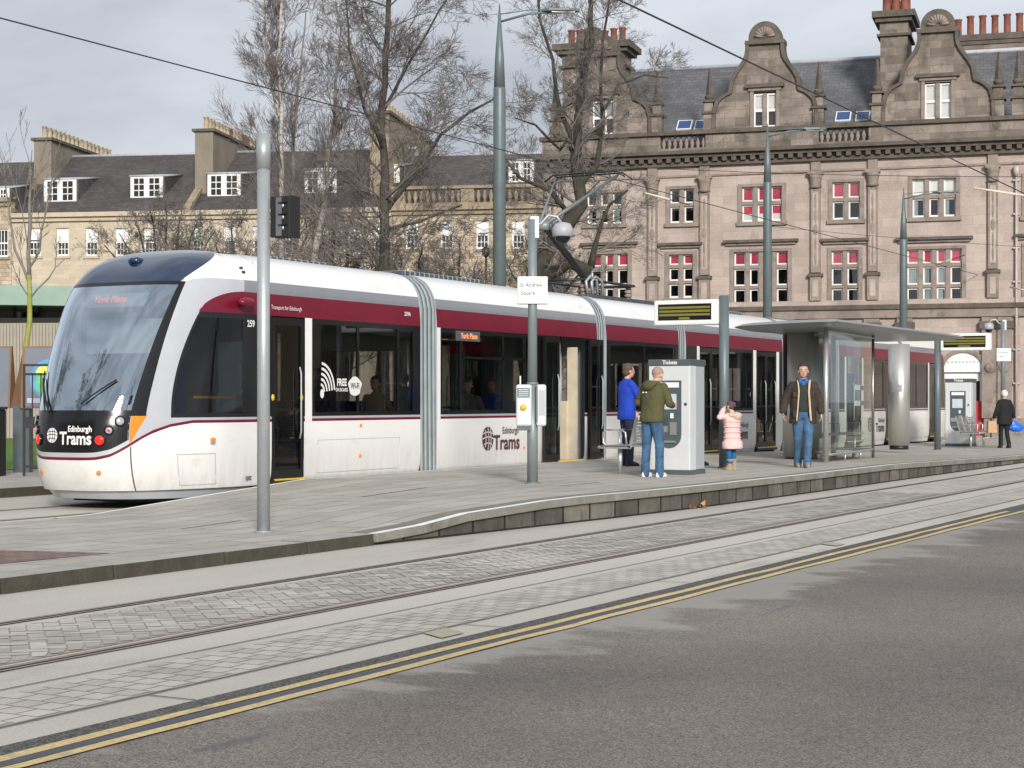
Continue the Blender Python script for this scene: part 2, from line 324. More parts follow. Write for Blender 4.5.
M['mosstrim'] = mat('mossy_trim', (.27, .22, .15), .9, var=.25, scale=2, dirt=((.12, .105, .07), 1.5, .55))
M['render'] = mat('chimney_render', (.21, .18, .14), .9, var=.2, scale=.9, dirt=((.14, .115, .085), .8, .56), stretch=(1, 1, .4))
M['slate'] = brickmat('slate_roof', ((.095, .096, .105), (.13, .13, .138)), (.06, .06, .066), .32, .22, .01, rot=(R(-50), 0, 0), bump=.25, var=.2, nscale=.6, rough=.7, dirt=[((.1, .085, .07), .5, .64)], fine=9)
M['slatebrown'] = brickmat('brown_slate_roof', ((.06, .053, .053), (.09, .078, .076)), (.04, .036, .036), .4, .25, .01, rot=(R(-45), 0, 0), bump=.2, var=.18, nscale=.4, rough=.75, fine=9)
M['lead'] = mat('lead_flashing', (.36, .38, .41), .6, var=.15)
M['redpot'] = mat('terracotta_red', (.2, .07, .048), .85, var=.25, scale=6)
M['buffpot'] = mat('buff_clay', (.37, .31, .22), .85, var=.2, scale=3, dirt=((.35, .2, .1), 2, .6))
M['sash'] = mat('sash_white', (.72, .71, .69), .5, var=.05)
M['pinkblind'] = mat('pink_blind', (.47, .05, .1), .7, var=.35, scale=.8)
M['whiteblind'] = mat('white_blind', (.7, .69, .67), .8, var=.05)
M['curtain'] = mat('net_curtain', (.3, .36, .36), .9, var=.3, scale=2, stretch=(12, 1, .3))
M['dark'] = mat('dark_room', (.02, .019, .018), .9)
M['skyblue'] = glassmat('skylight_glass', (.02, .05, .12), 3, base=.25, rcol=(.3, .55, 1))
M['bark'] = mat('bark_dark', (.055, .045, .04), .95, var=.3, scale=9, bump=.7, bscale=18, dirt=((.085, .095, .045), 2, .55))
M['barkmoss'] = mat('bark_mossy', (.045, .04, .03), .95, var=.35, scale=5, bump=.8, bscale=14, dirt=((.07, .075, .045), 2.5, .54))
M['birchbark'] = mat('birch_bark', (.44, .39, .35), .85, var=.2, scale=4, stretch=(1, 1, 3), dirt=((.07, .06, .055), 3, .50))
M['limebark'] = mat('lichen_bark', (.27, .27, .07), .9, var=.25, scale=6, bump=.4)
M['twig'] = mat('twig_brown', (.15, .13, .12), .9, var=.2)
M['twiggrey'] = mat('twig_grey', (.2, .178, .162), .9, var=.2)
M['twigpurple'] = mat('twig_purple', (.15, .125, .12), .9, var=.2)
M['grass'] = speck('lawn_green', (.07, .14, .02), (.13, .22, .035), .9, [], fine=30)
M['cladding'] = mat('ribbed_cladding', (.34, .3, .26), .6, var=.08, scale=3)
M['greenglass'] = mat('green_glass_fascia', (.38, .5, .46), .15, var=.1, scale=1)
M['skin'] = mat('skin', (.5, .28, .2), .55, var=.06, scale=8)
M['skinpale'] = mat('skin_pale', (.56, .34, .26), .55, var=.06, scale=8)
def skirt_grime(m, z0, z1, col, amt):
    """brake dust thrown up over the lowest part of the body, broken up by noise"""
    nt = m.node_tree; L = nt.links.new; p = next(n for n in nt.nodes if n.type == 'BSDF_PRINCIPLED'); src = p.inputs['Base Color'].links[0].from_socket
    tc = N(nt, 'ShaderNodeTexCoord'); sx = N(nt, 'ShaderNodeSeparateXYZ'); L(tc.outputs['Object'], sx.inputs[0])
    r = N(nt, 'ShaderNodeMapRange'); r.inputs[1].default_value = z0; r.inputs[2].default_value = z1; r.inputs[3].default_value = .75; r.inputs[4].default_value = 0; L(sx.outputs[2], r.inputs[0])
    mp = N(nt, 'ShaderNodeMapping'); mp.inputs['Scale'].default_value = (1, 3, .8); L(tc.outputs['Object'], mp.inputs[0])
    n = N(nt, 'ShaderNodeTexNoise', Scale=2.5, Detail=8.0, Roughness=.7); L(mp.outputs[0], n.inputs['Vector'])
    a = N(nt, 'ShaderNodeMath', operation='MULTIPLY'); L(r.outputs[0], a.inputs[0]); L(n.outputs[0], a.inputs[1])
    b_ = N(nt, 'ShaderNodeMath', operation='MULTIPLY'); L(a.outputs[0], b_.inputs[0]); b_.inputs[1].default_value = amt; b_.use_clamp = True
    mx = N(nt, 'ShaderNodeMix', data_type='RGBA'); L(b_.outputs[0], mx.inputs[0]); L(src, mx.inputs[6]); mx.inputs[7].default_value = c4(col); L(mx.outputs[2], p.inputs['Base Color'])
skirt_grime(M['white'], .25, 1.0, (.33, .3, .26), 1.1)
# ================================================================== THE GROUND
def sheet(name, x0, x1, y0, y1, z, m, kind='structure'):
    b = MB(); b.quad((x0, y0, z), (x1, y0, z), (x1, y1, z), (x0, y1, z), m); return b.build(name, kind=kind)
sheet('ground', -1500, 1500, -1500, 1500, -.03, M['ground'])
sheet('road', 9.65, 70, -60, 260, 0, M['asphalt'])
sheet('track_slab', 5.0, 9.65, -60, 200, 0.0, M['concrete'])
sheet('tram_track_slab', -4.3, .3, -60, 200, -.012, M['concrete'])
def clip_ok(pts, x0, x1): return all(x0 <= p[0] <= x1 for p in pts)
random.seed(21)
sheet('setts_bedding', 6.86, 8.0, -60, 150, .004, M['mortar'])
sheet('setts_bedding', 8.72, 9.33, -60, 150, .004, M['mortar'])
b = MB(); W_ = .105; g = .006; c45 = math.cos(R(45))
for n_ in range(-10, 330):                                   # ribbed setts laid herringbone between the rails
    for m_ in range(-90, 90):
        for (x0, y0, w, h) in ((0, 0, 2, 1), (0, 1, 1, 2)):
            ox_, oy_ = n_+2*m_+x0, n_-2*m_+y0
            q_ = [((ox_+a)*W_, (oy_+c)*W_) for a, c in ((g*8, g*8), (w-g*8, g*8), (w-g*8, h-g*8), (g*8, h-g*8))]
            q_ = [(7.43+(p*c45-r_*c45), -24+(p*c45+r_*c45)) for p, r_ in q_]
            cx_ = sum(v[0] for v in q_)/4
            if not 6.86 < cx_ < 8.0 or q_[0][1] > 6 or q_[0][1] < -22: continue
            q_ = [(min(7.985, max(6.875, p)), r_) for p, r_ in q_]
            k_ = random.random()*(1 if q_[0][1] < -8 else .75)+(0 if q_[0][1] < -8 else .25)
            m = M['sett1'] if (w == 1) ^ (k_ > .86) else (M['sett2'] if k_ < .6 else M['sett3'])
            zz = .006+random.uniform(0, .003); b.add([(p, r_, zz) for p, r_ in q_], [(0, 1, 2, 3)], m)
y = 6.0
while y < 90:
    x = 6.88; 
    while x < 7.9: b.add([(x, y, .007), (x+.18, y, .007), (x+.18, y+.38, .007), (x, y+.38, .007)], [(0, 1, 2, 3)], M[random.choice(('sett3', 'sett2', 'sett3'))]); x += .187
    y += .4
b.build('setts_between_rails', kind='structure')
b = MB(); r_ = 0; y = -24
while y < 60:
    L_ = .16 if y < 10 else .48; x = 8.73+(.0 if r_ % 2 else -.07); r_ += 1
    while x < 9.33:
        xa, xb = max(8.73, x), min(9.325, x+.135)
        if xb-xa > .03: b.add([(xa, y, .006), (xb, y, .006), (xb, y+L_-.012, .0065), (xa, y+L_-.012, .006)], [(0, 1, 2, 3)], M[random.choice(('sett3', 'sett3', 'sett2', 'sett4'))])
        x += .145
    y += L_
b.build('setts_strip', kind='structure')
b = MB()
for x in (8.6, 9.34): b.quad((x, -60, .006), (x+.014, -60, .006), (x+.014, 150, .006), (x, 150, .006), M['groove'])
y = -30
while y < 60:
    for xx in ((9.36, 9.65),): b.quad((xx[0], y, .006), (xx[1], y, .006), (xx[1], y+.014, .006), (xx[0], y+.014, .006), M['groove'])
    y += 3.1
b.build('slab_joints', kind='structure')
def rail(x, y0=-60, y1=160, z=0.0):
    b = MB()
    for (a, c, dz, m) in ((-.06, -.04, .006, M['groove']), (-.04, .012, .010, M['rust']), (.012, .04, .004, M['groove']), (.04, .065, .009, M['railhead'])):
        b.quad((x+a, y0, z+dz), (x+c, y0, z+dz), (x+c, y1, z+dz), (x+a, y1, z+dz), m)
    b.build('tram_rail', kind='structure')
for x, z in ((6.70, 0), (8.12, 0), (-.61, -.01), (-2.04, -.01)): rail(x, z=z)
sheet('road_margin', 9.65, 10.04, -60, 160, .004, M['asphaltdark'])
b = MB(); random.seed(3)
def wavy(x0, x1, y0, y1, z, m, amp=.012, step=.6, gaps=()):
    vs = []; fs = []; y = y0; k = 0
    while y <= y1:
        j = random.uniform(-amp, amp); vs += [(x0+j, y, z), (x1+j+random.uniform(-amp, amp)*.6, y, z)]
        if k and not any(g0 < y < g1 for g0, g1 in gaps): n = len(vs); fs.append((n-4, n-3, n-1, n-2))
        y += step; k += 1
    b.add(vs, fs, m)
wavy(9.80, 9.875, -40, 80, .008, M['yellowline'], gaps=((2.4, 4.0),))
wavy(9.97, 10.045, -40, 80, .008, M['yellowline'])
b.build('double_yellow_lines', kind='structure')
b = MB(); wavy(9.885, 9.965, -40, 80, .007, M['tar'], .004); b.build('tar_strip', kind='structure')
b = MB()
for x0, y0, sx, sy, m in ((9.36, -11.9, .22, .06, 'fadedyellow'), (9.36, -4.2, .22, .1, 'fadedyellow')):
    b.quad((x0, y0, .009), (x0+sx, y0-.15, .009), (x0+sx, y0+.13, .009), (x0, y0+.28, .009), M[m])
b.build('faded_lane_marks', kind='structure')
sheet('dark_road_patch', 10.3, 12.4, 2.2, 5.0, .003, M['tar'])

# platform and pavement as one surface that ramps
vs = []; fs = []; ys = [-60, -40, -25, -18, -14, -12]+[-11.6+.4*i for i in range(48)]+[8, 9, 10, 12, 14, 16, 18, 20, 22, 24, 27, 32, 45, 60]
nx = 9
for y in ys:
    xm = table(XN, y)-.34
    for i in range(nx): x = lerp(.14, xm, i/(nx-1)); vs.append((x, y, platz(x, y)))
for j in range(len(ys)-1):
    for i in range(nx-1): a = j*nx+i; fs.append((a, a+1, a+nx+1, a+nx))
b = MB(); b.add(vs, fs, M['paving'], True); b.build('platform', kind='structure')
b = MB()                                                    # pale edge strip on the tram side, with its wall
for y0, y1 in [q_ for q_ in zip(ys, ys[1:]) if q_[0] > -5.3]:
    for (xa, xb, ma) in ((.04, .14, M['edge']),):
        b.quad((xa, y0, platz(xa, y0)+.002), (xb, y0, platz(xb, y0)+.002), (xb, y1, platz(xb, y1)+.002), (xa, y1, platz(xa, y1)+.002), ma)
    b.quad((.04, y0, -.02), (.04, y0, platz(0, y0)+.002), (.04, y1, platz(0, y1)+.002), (.04, y1, -.02), M['coping'])
b.build('platform_edge_strip', kind='structure')
# kerb stones on the low part, coping over retaining blocks on the high part
b = MB(); y = -30
while y < -6.4:
    L_ = random.choice((.9, 1.2, 1.25, 1.45)); y1 = min(y+L_, -6.4); g = .012
    xa, xb = table(XN, y), table(XN, y1); t = random.uniform(-.008, .008)
    za, zb = platz(xa, y)+.004+t, platz(xb, y1)+.004+t
    b.add([(xa-.34, y+g, -.02), (xa+t, y+g, -.02), (xb+t, y1-g, -.02), (xb-.34, y1-g, -.02), (xa-.34, y+g, za), (xa-.015+t, y+g, za), (xb-.015+t, y1-g, zb), (xb-.34, y1-g, zb)],
          [(0, 3, 2, 1), (0, 1, 5, 4), (1, 2, 6, 5), (2, 3, 7, 6), (3, 0, 4, 7)], M['kerbstone'])
    b.add([(xa-.34, y+g, za), (xa-.015+t, y+g, za), (xb-.015+t, y1-g, zb), (xb-.34, y1-g, zb)], [(0, 1, 2, 3)], M['coping'])
    y = y1
b.build('kerb', kind='structure', bevel=.012)
b = MB(); c = MB(); y = -6.4
while y < 60:
    y1 = y+1.0 if y > 0 else y+.8; g = .006
    xa, xb = table(XN, y), table(XN, y1); za, zb = platz(xa, y)+.003, platz(xb, y1)+.003; h = .085
    b.add([(xa-.34, y+g, za-h), (xa+.02, y+g, za-h), (xb+.02, y1-g, zb-h), (xb-.34, y1-g, zb-h), (xa-.34, y+g, za), (xa+.02, y+g, za), (xb+.02, y1-g, zb), (xb-.34, y1-g, zb)],
          [(0, 3, 2, 1), (4, 5, 6, 7), (0, 1, 5, 4), (1, 2, 6, 5), (2, 3, 7, 6), (3, 0, 4, 7)], M['copingdark'])
    b.add([(xa-.10, y, za+.003), (xa+.005, y, za+.003), (xb+.005, y1, zb+.003), (xb-.10, y1, zb+.003)], [(0, 1, 2, 3)], M['edge'])
    if za-h > .02:
        c.quad((xa-.03, y, -.02), (xb-.03, y1, -.02), (xb-.03, y1, zb-h+.01), (xa-.03, y, za-h+.01), M['retblock'])
    y = y1
b.build('platform_coping', kind='structure', bevel=.008); c.build('retaining_wall_face', kind='structure')
b = MB(); q = onplat(20, 557)
b.quad(*[Vector((q.x+dx, q.y+dy, platz(q.x+dx, q.y+dy)+.004)) for dx, dy in ((-.9, -1.4), (.35, -1.2), (.5, .6), (-.7, .5))], M['redpatch']); b.build('red_paving_patch', kind='structure')
# drain lines / cut slots in the paving
b = MB()
for px, py, dx, dy in ((360, 497, .0, 1.6), (180, 529, .05, 1.0), (560, 486, 0, 1.2)):
    q = onplat(px, py); b.quad(*[Vector((q.x+a, q.y+c, platz(q.x+a, q.y+c)+.003)) for a, c in ((0, 0), (.03, 0), (.03+dx, dy), (dx, dy))], M['groove'])
b.build('paving_slots', kind='structure')
# far side pavement and lawn beyond the tram
b = MB(); b.box(-9.5, -4.3, -60, 120, -.02, .12, M['coping']); b.build('far_pavement', kind='structure')
b = MB(); b.box(-4.42, -4.295, -60, 120, -.02, .125, M['kerbstone']); b.build('far_kerb', kind='structure')
b = MB(); b.quad((-60, -30, .13), (-9.5, -30, .13), (-9.5, 34, .13), (-60, 34, .13), M['grass']); b.build('lawn', kind='structure')

# ================================================================== THE TRAM
XC = -1.325; UE = -.85
HW = [(.05, 1.2), (.25, 1.29), (.5, 1.32), (.8, 1.325), (2.68, 1.325), (2.99, 1.305), (3.16, 1.275), (3.28, 1.225), (3.40, 1.14), (3.49, 1.02), (3.56, .84), (3.61, .52), (3.64, .02)]
UF = [(.05, -3.2), (.25, -3.37), (.5, -3.48), (.8, -3.52), (1.1, -3.51), (1.33, -3.45), (1.8, -3.26), (2.3, -3.02), (2.8, -2.72), (3.1, -2.48), (3.3, -2.27), (3.45, -2.03), (3.55, -1.76), (3.61, -1.45), (3.64, -1.1)]
QZ = [(1.3, .333), (2.2, .27), (3.1, .21), (3.5, .23)]
def qf(z): return table(QZ, z)
def smooth_table(tb):
    """monotone cubic through the table so that the nose has no facets"""
    xs = [a for a, _ in tb]; ys_ = [c for _, c in tb]; n = len(xs)
    d = [(ys_[i+1]-ys_[i])/(xs[i+1]-xs[i]) for i in range(n-1)]
    m = [d[0]]+[0 if d[i-1]*d[i] <= 0 else 2*d[i-1]*d[i]/(d[i-1]+d[i]) for i in range(1, n-1)]+[d[-1]]
    def f(x):
        if x <= xs[0]: return ys_[0]
        if x >= xs[-1]: return ys_[-1]
        i = max(j for j in range(n-1) if xs[j] <= x); h = xs[i+1]-xs[i]; t = (x-xs[i])/h
        return ((2*t**3-3*t*t+1)*ys_[i]+(t**3-2*t*t+t)*h*m[i]+(-2*t**3+3*t*t)*ys_[i+1]+(t**3-t*t)*h*m[i+1])
    return f
hwf = smooth_table(HW); uff = smooth_table(UF)
def ns(a, z, s, off=0.0):
    """nose surface: a 0 tip..1 where the side runs straight, s +1 platform side; mirrored for the rear by caller"""
    a = max(0.0, a); hw = hwf(z); f = (1-(1-a)**2)**qf(z)
    x = s*hw*f; y = uff(z)+(UE-uff(z))*a
    if off:
        e = 1e-3; p = Vector((x, y, z))
        a2 = min(1, a+e); q = Vector((s*hwf(z)*(1-(1-a2)**2)**qf(z), uff(z)+(UE-uff(z))*a2, z)) if a < .999 else Vector((x, y+.01, z))
        z2 = z+1e-3; hw2 = hwf(z2); r_ = Vector((s*hw2*f, uff(z2)+(UE-uff(z2))*a, z2))
        n = (q-p).cross(r_-p)
        if n.length > 1e-12:
            n.normalize()
            if n.x*s < 0 or (abs(n.x) < .05 and n.y > 0): n = -n
            if n.y > .3 and a < .6: n = -n
            return p+n*off
    return Vector((x, y, z))
def nsx(x, z, off=0.0):              # nose surface by lateral position
    s = 1 if x >= 0 else -1; t = min(1, abs(x)/hwf(z)); a = 1-math.sqrt(max(0, 1-t**(1/qf(z)))); return ns(a, z, s, off)
class Nose:
    """patches of the nose skin; flip mirrors them to the other cab"""
    def __init__(s, flip): s.flip = flip; s.b = None
    def P(s, v): return (v[0]*(-1 if s.flip else 1), (s.flip-v[1]) if s.flip else v[1], v[2])
    def pa(s, mb, a0, a1, zlo, zhi, m, off=0, nz=6, na=22, sides=(1, -1)):      # columns by a
        f = lambda g, a: g(a) if callable(g) else g
        for sd in sides:
            vs = []; fs = []
            for i in range(na+1):
                tau = lerp(a0**.4, a1**.4, i/na); a = tau**2.5; z0, z1 = f(zlo, a), f(zhi, a)
                for j in range(nz+1): vs.append(s.P(ns(a, lerp(z0, z1, j/nz), sd, off)))
            for i in range(na):
                for j in range(nz): k = i*(nz+1)+j; fs.append((k, k+nz+1, k+nz+2, k+1) if sd > 0 else (k, k+1, k+nz+2, k+nz+1))
            mb.add(vs, fs, m, True)
    def pz(s, mb, z0, z1, alo, ahi, m, off=0, nz=16, na=10, sides=(1, -1)):     # rows by z
        f = lambda g, z: g(z) if callable(g) else g
        for sd in sides:
            vs = []; fs = []
            for j in range(nz+1):
                z = lerp(z0, z1, j/nz); a0, a1 = f(alo, z), f(ahi, z)
                for i in range(na+1): tau = lerp(max(a0, 0)**.4, a1**.4, i/na); vs.append(s.P(ns(tau**2.5, z, sd, off)))
            for j in range(nz):
                for i in range(na): k = j*(na+1)+i; fs.append((k, k+1, k+na+2, k+na+1) if sd > 0 else (k, k+na+1, k+na+2, k+1))
            mb.add(vs, fs, m, True)
zl = lambda a: table([(0, .66), (.02, .665), (.06, .71), (.12, .83), (.17, .93), (.23, 1.02), (.32, 1.10), (.45, 1.15), (1, 1.15)], a)
zr = lambda a: 2.68+.31*math.sqrt(max(0, 1-max(0, (.74-a)/.40)**2)) if a < .74 else 2.99
zg = lambda a: table([(.14, 3.08), (.2, 3.13), (.35, 3.16), (1, 3.16)], a)
zb = lambda a: min(3.635, 3.09+.56*max(0, (a-.125)/.42)**.75)
def ae(z): t = min(1, max(0, (z-1.25)/1.43)); return lerp(.32, .34, t)-.14*t*(1-t)
ap = lambda z: lerp(.19, .16, (z-1.25)/1.8)                # rear edge of the silver pillar
def segband(mb, u0, u1, z0, z1, m, nz=1, sides=(1, -1), off=0, inset=0):
    for sd in sides:
        vs = []; fs = []
        for j in range(nz+1):
            z = lerp(z0, z1, j/nz); x = sd*(hwf(z)+off)
            vs += [(x, u0, z), (x, u1, z)]
        for j in range(nz): k = 2*j; fs.append((k, k+1, k+3, k+2) if sd > 0 else (k, k+2, k+3, k+1))
        mb.add(vs, fs, m, nz > 3)
def straight(mb, u0, u1, holes):
    """body side of a straight section; holes = u-spans of doors that cut the lower body"""
    cur = u0; spans = []
    for h0, h1 in sorted(holes):
        if h0 > cur: spans.append((cur, h0))
        cur = h1
    if cur < u1: spans.append((cur, u1))
    for s0, s1 in spans:
        segband(mb, s0, s1, .16, 1.15, M['white'], 4); segband(mb, s0, s1, 1.15, 1.19, M['burgundy']); segband(mb, s0, s1, 1.19, 1.225, M['silver'])
    segband(mb, u0, u1, 2.68, 2.99, M['burgundy'], 4); segband(mb, u0, u1, 2.99, 3.16, M['stripe'], 3)
    segband(mb, u0, u1, 3.16, 3.64, M['white'], 16)
    mb.quad((-1.3, u0, .3), (1.3, u0, .3), (1.3, u1, .3), (-1.3, u1, .3), M['interior'])       # floor
    mb.quad((-1.2, u0, 2.75), (1.2, u0, 2.75), (1.2, u1, 2.75), (-1.2, u1, 2.75), M['interior'])  # ceiling
    mb.box(-1.05, 1.05, u0+.1, u1-.1, .1, .28, M['rubber'])
def endcap(mb, u, m):
    zs = [.16, .5, 1.2, 2.0, 2.68, 2.99, 3.16, 3.28, 3.4, 3.5, 3.56, 3.64]
    pts = [(hwf(z), u, z) for z in zs]+[(-hwf(z), u, z) for z in reversed(zs)]
    # frame round a gangway opening
    inn = [(.8, u, .3), (.8, u, 2.3), (-.8, u, 2.3), (-.8, u, .3)]
    mb.add(pts+inn, [tuple(list(range(0, 12))+[25, 24]), tuple(list(range(12, 24))+[27, 26]), (11, 12, 26, 25)], m)
def windowpart(parent, u0, u1, side, z0=1.285, z1=2.60, mull=(), name='window', topbar=False, blackz0=1.225):
    """black surround with the pane set into it"""
    b = MB(); X = side*1.325; e = .012*side; fr = .05
    def q(a0, a1, c0, c1, m=M['black'], o=0): b.box(X-.03*side, X+o, a0, a1, c0, c1, m)
    q(u0, u1, blackz0, z0); q(u0, u1, z1, 2.68); q(u0, u0+fr, z0, z1); q(u1-fr, u1, z0, z1)
    for m_ in mull: q(m_-.03, m_+.03, z0, z1)
    if topbar: q(u0, u1, 2.18, 2.22)
    b.quad((X-e, u0+fr-.002, z0-.002), (X-e, u1-fr+.002, z0-.002), (X-e, u1-fr+.002, z1+.002), (X-e, u0+fr-.002, z1+.002), M['glass']); return b.build(name, parent)
def doorleaf(parent, u0, u1, side, off=0.0, name='door', z0=.33, label=None):
    b = MB(); X = side*(1.325+off); t = .045*side; fr = .07
    def q(a0, a1, c0, c1, m=M['black'], d=0): b.box(X-t, X+d, a0, a1, c0, c1, m)
    q(u0, u0+fr, z0, 2.66); q(u1-fr, u1, z0, 2.66); q(u0+fr, u1-fr, z0, z0+.12); q(u0+fr, u1-fr, 2.55, 2.66)
    q(u0+fr, u1-fr, 1.30, 1.34)
    b.quad((X-t*.5, u0+fr, z0+.12), (X-t*.5, u1-fr, z0+.12), (X-t*.5, u1-fr, 2.55), (X-t*.5, u0+fr, 2.55), M['doorglass'])
    b.tube([(X+.015*side, u1-fr-.05, .9), (X+.04*side, u1-fr-.05, 1.0), (X+.04*side, u1-fr-.05, 1.85), (X+.015*side, u1-fr-.05, 1.95)], .014, M['galv'], 6)
    return b.build(name, parent, label=label)
def seatpair(par, y, x, s=1):
    mb = MB(); mb.box(x-.42, x+.42, y-.2, y+.22, .72, .8, M['seatblue']); mb.box(x-.42, x+.42, y-.26, y-.18, .8, 1.45, M['seatblue']); mb.box(x-.1, x+.1, y-.1, y+.1, .3, .72, M['interior']); mb.build('saloon_seat', par)
def sidetext(mb, txt, u, z, size, m, sx=1, bold=0, align='CENTER'):
    text_on(mb, txt, size, lambda x, y: (1.325+.012, u+x, z+y), m, bold, align, sx)
def globe(mb, fn, r, m, mcut):
    """round mark: disc crossed by thin curved bands"""
    n = 32; mb.add([fn(0, 0, .0)]+[fn(r*math.cos(2*math.pi*i/n), r*math.sin(2*math.pi*i/n), 0) for i in range(n)], [(0, 1+i, 1+(i+1) % n) for i in range(n)], m)
    for k, (c, a) in enumerate(((-.45, .5), (.05, .55), (.5, .4))):
        for swap in (0, 1):
            pts = []
            for i in range(13):
                t = -1+2*i/12; xx = t*math.sqrt(max(0, 1-c*c))*.98; yy = c+a*.35*(1-t*t)-.1
                if xx*xx+yy*yy > 1: continue
                pts.append((xx*r, yy*r) if not swap else (yy*r, xx*r*(-1)))
            vs = []; w = r*.05
            for (x, y) in pts: vs += [fn(x-(w if swap else 0), y-(0 if swap else w), .002), fn(x+(w if swap else 0), y+(0 if swap else w), .002)]
            mb.add(vs, [(2*i, 2*i+2, 2*i+3, 2*i+1) for i in range(len(pts)-1)], mcut)

tram = empty('tram', (XC, 0, 0), 0, 'long white tram with maroon band and blue-black nose standing at the platform', 'tram')
def cab(flip, first):
    n = Nose(flip); car = MB()
    # lower body, apron
    n.pa(car, 0, 1, .25, zl, M['white'], nz=6)
    n.pa(car, 0, 1, lambda a: zl(a), lambda a: zl(a)+.04, M['burgundy'], nz=1)
    n.pa(car, 0, .12, lambda a: zl(a)+.04, lambda a: zl(a)+.10, M['silver'], nz=1)
    n.pa(car, .12, 1, lambda a: zl(a)+.04, lambda a: max(1.225, zl(a)+.075) if a > .25 else 1.25, M['silver'], nz=4)
    # silver pillar, shoulder stripe, red, white, blue cap
    n.pz(car, 1.22, 2.68, ap, ae, M['silver'])
    n.pa(car, .14, .74, zr, zg, M['silver'], nz=4); n.pa(car, .74, 1, zr, zg, M['stripe'], nz=4)
    n.pa(car, .34, 1, 2.68, zr, M['burgundy'], nz=4)
    n.pa(car, .14, 1, zg, zb, M['white'], nz=6); n.pa(car, .125, .142, 3.06, zb, M['silver'], nz=2)
    n.pa(car, .14, .34, 2.64, 2.70, M['silver'], nz=2)
    body = car.build('cab_body', tram)
    cap = MB(); n.pa(cap, 0, .14, 3.09, 3.64, M['navy'], nz=20); n.pa(cap, .14, 1, zb, 3.64, M['navy'], nz=14)
    cap.build('roof_cap', body, weld=True)
    mk = MB(); n.pa(mk, 0, .125, lambda a: zl(a)+.10, 1.29, M['black'], nz=8); mk.build('nose_panel', body, weld=True)
    for sd in (1, -1):
        og = MB(); n.pz(og, .90, 1.27, lambda z: .127, lambda z: .128+.07*(z-.88)/.39, M['orange'], off=.004, nz=6, na=4, sides=(sd,))
        og.build('corner_reflector', body)
    fr = MB(); n.pz(fr, 1.25, 3.09, .122, ap, M['black'], off=.004, nz=20, na=5); n.pa(fr, 0, .125, 3.045, 3.095, M['black'], off=.002, nz=2)
    n.pa(fr, 0, .125, 1.26, 1.325, M['black'], off=.002, nz=2); fr.build('windscreen_frame', body)
    ws = MB(); n.pz(ws, 1.29, 3.07, 0, .123, M['windscreen'], nz=24, na=16); wso = ws.build('windscreen', body, weld=True)
    # side windows of the cab
    aw = lambda z: (-1.36-uff(z))/(UE-uff(z))
    for sd in (1, -1):
        cw_ = MB(); k_ = dict(sides=(sd,)); n.pz(cw_, 1.225, 2.68, lambda z: ae(z), lambda z: ae(z)+.018, M['black'], na=2, **k_)
        n.pz(cw_, 1.225, 1.285, lambda z: ae(z), 1, M['black'], nz=1, **k_); n.pz(cw_, 2.6, 2.68, lambda z: ae(z), 1, M['black'], nz=1, **k_)
        n.pz(cw_, 1.285, 2.6, aw, 1, M['black'], nz=4, **k_)
        n.pz(cw_, 1.285, 2.6, lambda z: ae(z)+.018, aw, M['glass'], off=-.006, **k_); cw_.build('cab_window', body, weld=True)
    P = n.P
    # lamps
    for sd in (1, -1):
        for (x, z, r, m, nm) in ((.53, .93, .062, 'redlamp', 'tail_lamp'), (.63, 1.06, .045, 'lens', 'brake_lamp'), (.73, 1.18, .055, 'lens', 'headlight')):
            p = nsx(sd*x, z, .0); q = nsx(sd*x, z, .03); b = MB(); d = (Vector(q)-Vector(p))
            b.tube([P(p-d*.3), P(p+d*.7)], [r+.02, r+.02], M['black'], 14); b.tube([P(p+d*.2), P(p+d*.9), P(p+d*1.1)], [r, r, r*.6], M[m], 14)
            if nm == 'brake_lamp': b.tube([P(p+d), P(p+d*1.25)], [r*.55, r*.4], M['redlamp'], 10)
            b.build(nm, body)
    for sd, x in ((1, .80), (-1, .80)):
        p = nsx(sd*x*.62, .50, 0); q = nsx(sd*x*.62, .5, .02); b = MB(); b.tube([P(p), P(q)], .03, M['amber'], 12); b.build('marker_lamp', body)
    # coupler valance under the nose
    v = MB(); n.pa(v, 0, .9, .10, .25, M['silver'], off=-.05, nz=2); n.pa(v, 0, .9, .245, .25, M['rubber'], off=-.03, nz=1)
    v.slab([P((x, y, 0))[:2] for x, y in ((-1.0, -.9), (-.9, -2.3), (-.5, -2.8), (.5, -2.8), (.9, -2.3), (1.0, -.9))] if not flip else [P((x, y, 0))[:2] for x, y in ((1.0, -.9), (1.0, -2.4), (.6, -3.1), (-.6, -3.1), (-1.0, -2.4), (-1.0, -.9))][::-1], .08, .24, M['rubber'])
    v.build('valance', body)
    # seam beside the bumper
    sm = MB(); n.pz(sm, .25, .84, .128, .134, M['groove'], off=.003, nz=6, na=1); n.pa(sm, .36, .60, .72, .73, M['bellows'], off=.003, nz=1, sides=(1,)); n.pa(sm, .36, .60, .30, .31, M['bellows'], off=.003, nz=1, sides=(1,))
    n.pz(sm, .3, .73, .36, .364, M['bellows'], off=.003, nz=2, na=1, sides=(1,)); n.pz(sm, .3, .73, .60, .605, M['bellows'], off=.003, nz=2, na=1, sides=(1,))
    sm.build('panel_seam', body)
    # cab interior
    it = MB(); it.slab([P((x, y, 0))[:2] for x, y in (((-.95, -.9), (-.95, -2.2), (-.6, -2.75), (.6, -2.75), (.95, -2.2), (.95, -.9)) if not flip else ((.95, -.9), (.95, -2.2), (.6, -2.75), (-.6, -2.75), (-.95, -2.2), (-.95, -.9))[::-1])], .3, 1.22, M['cabtrim'])
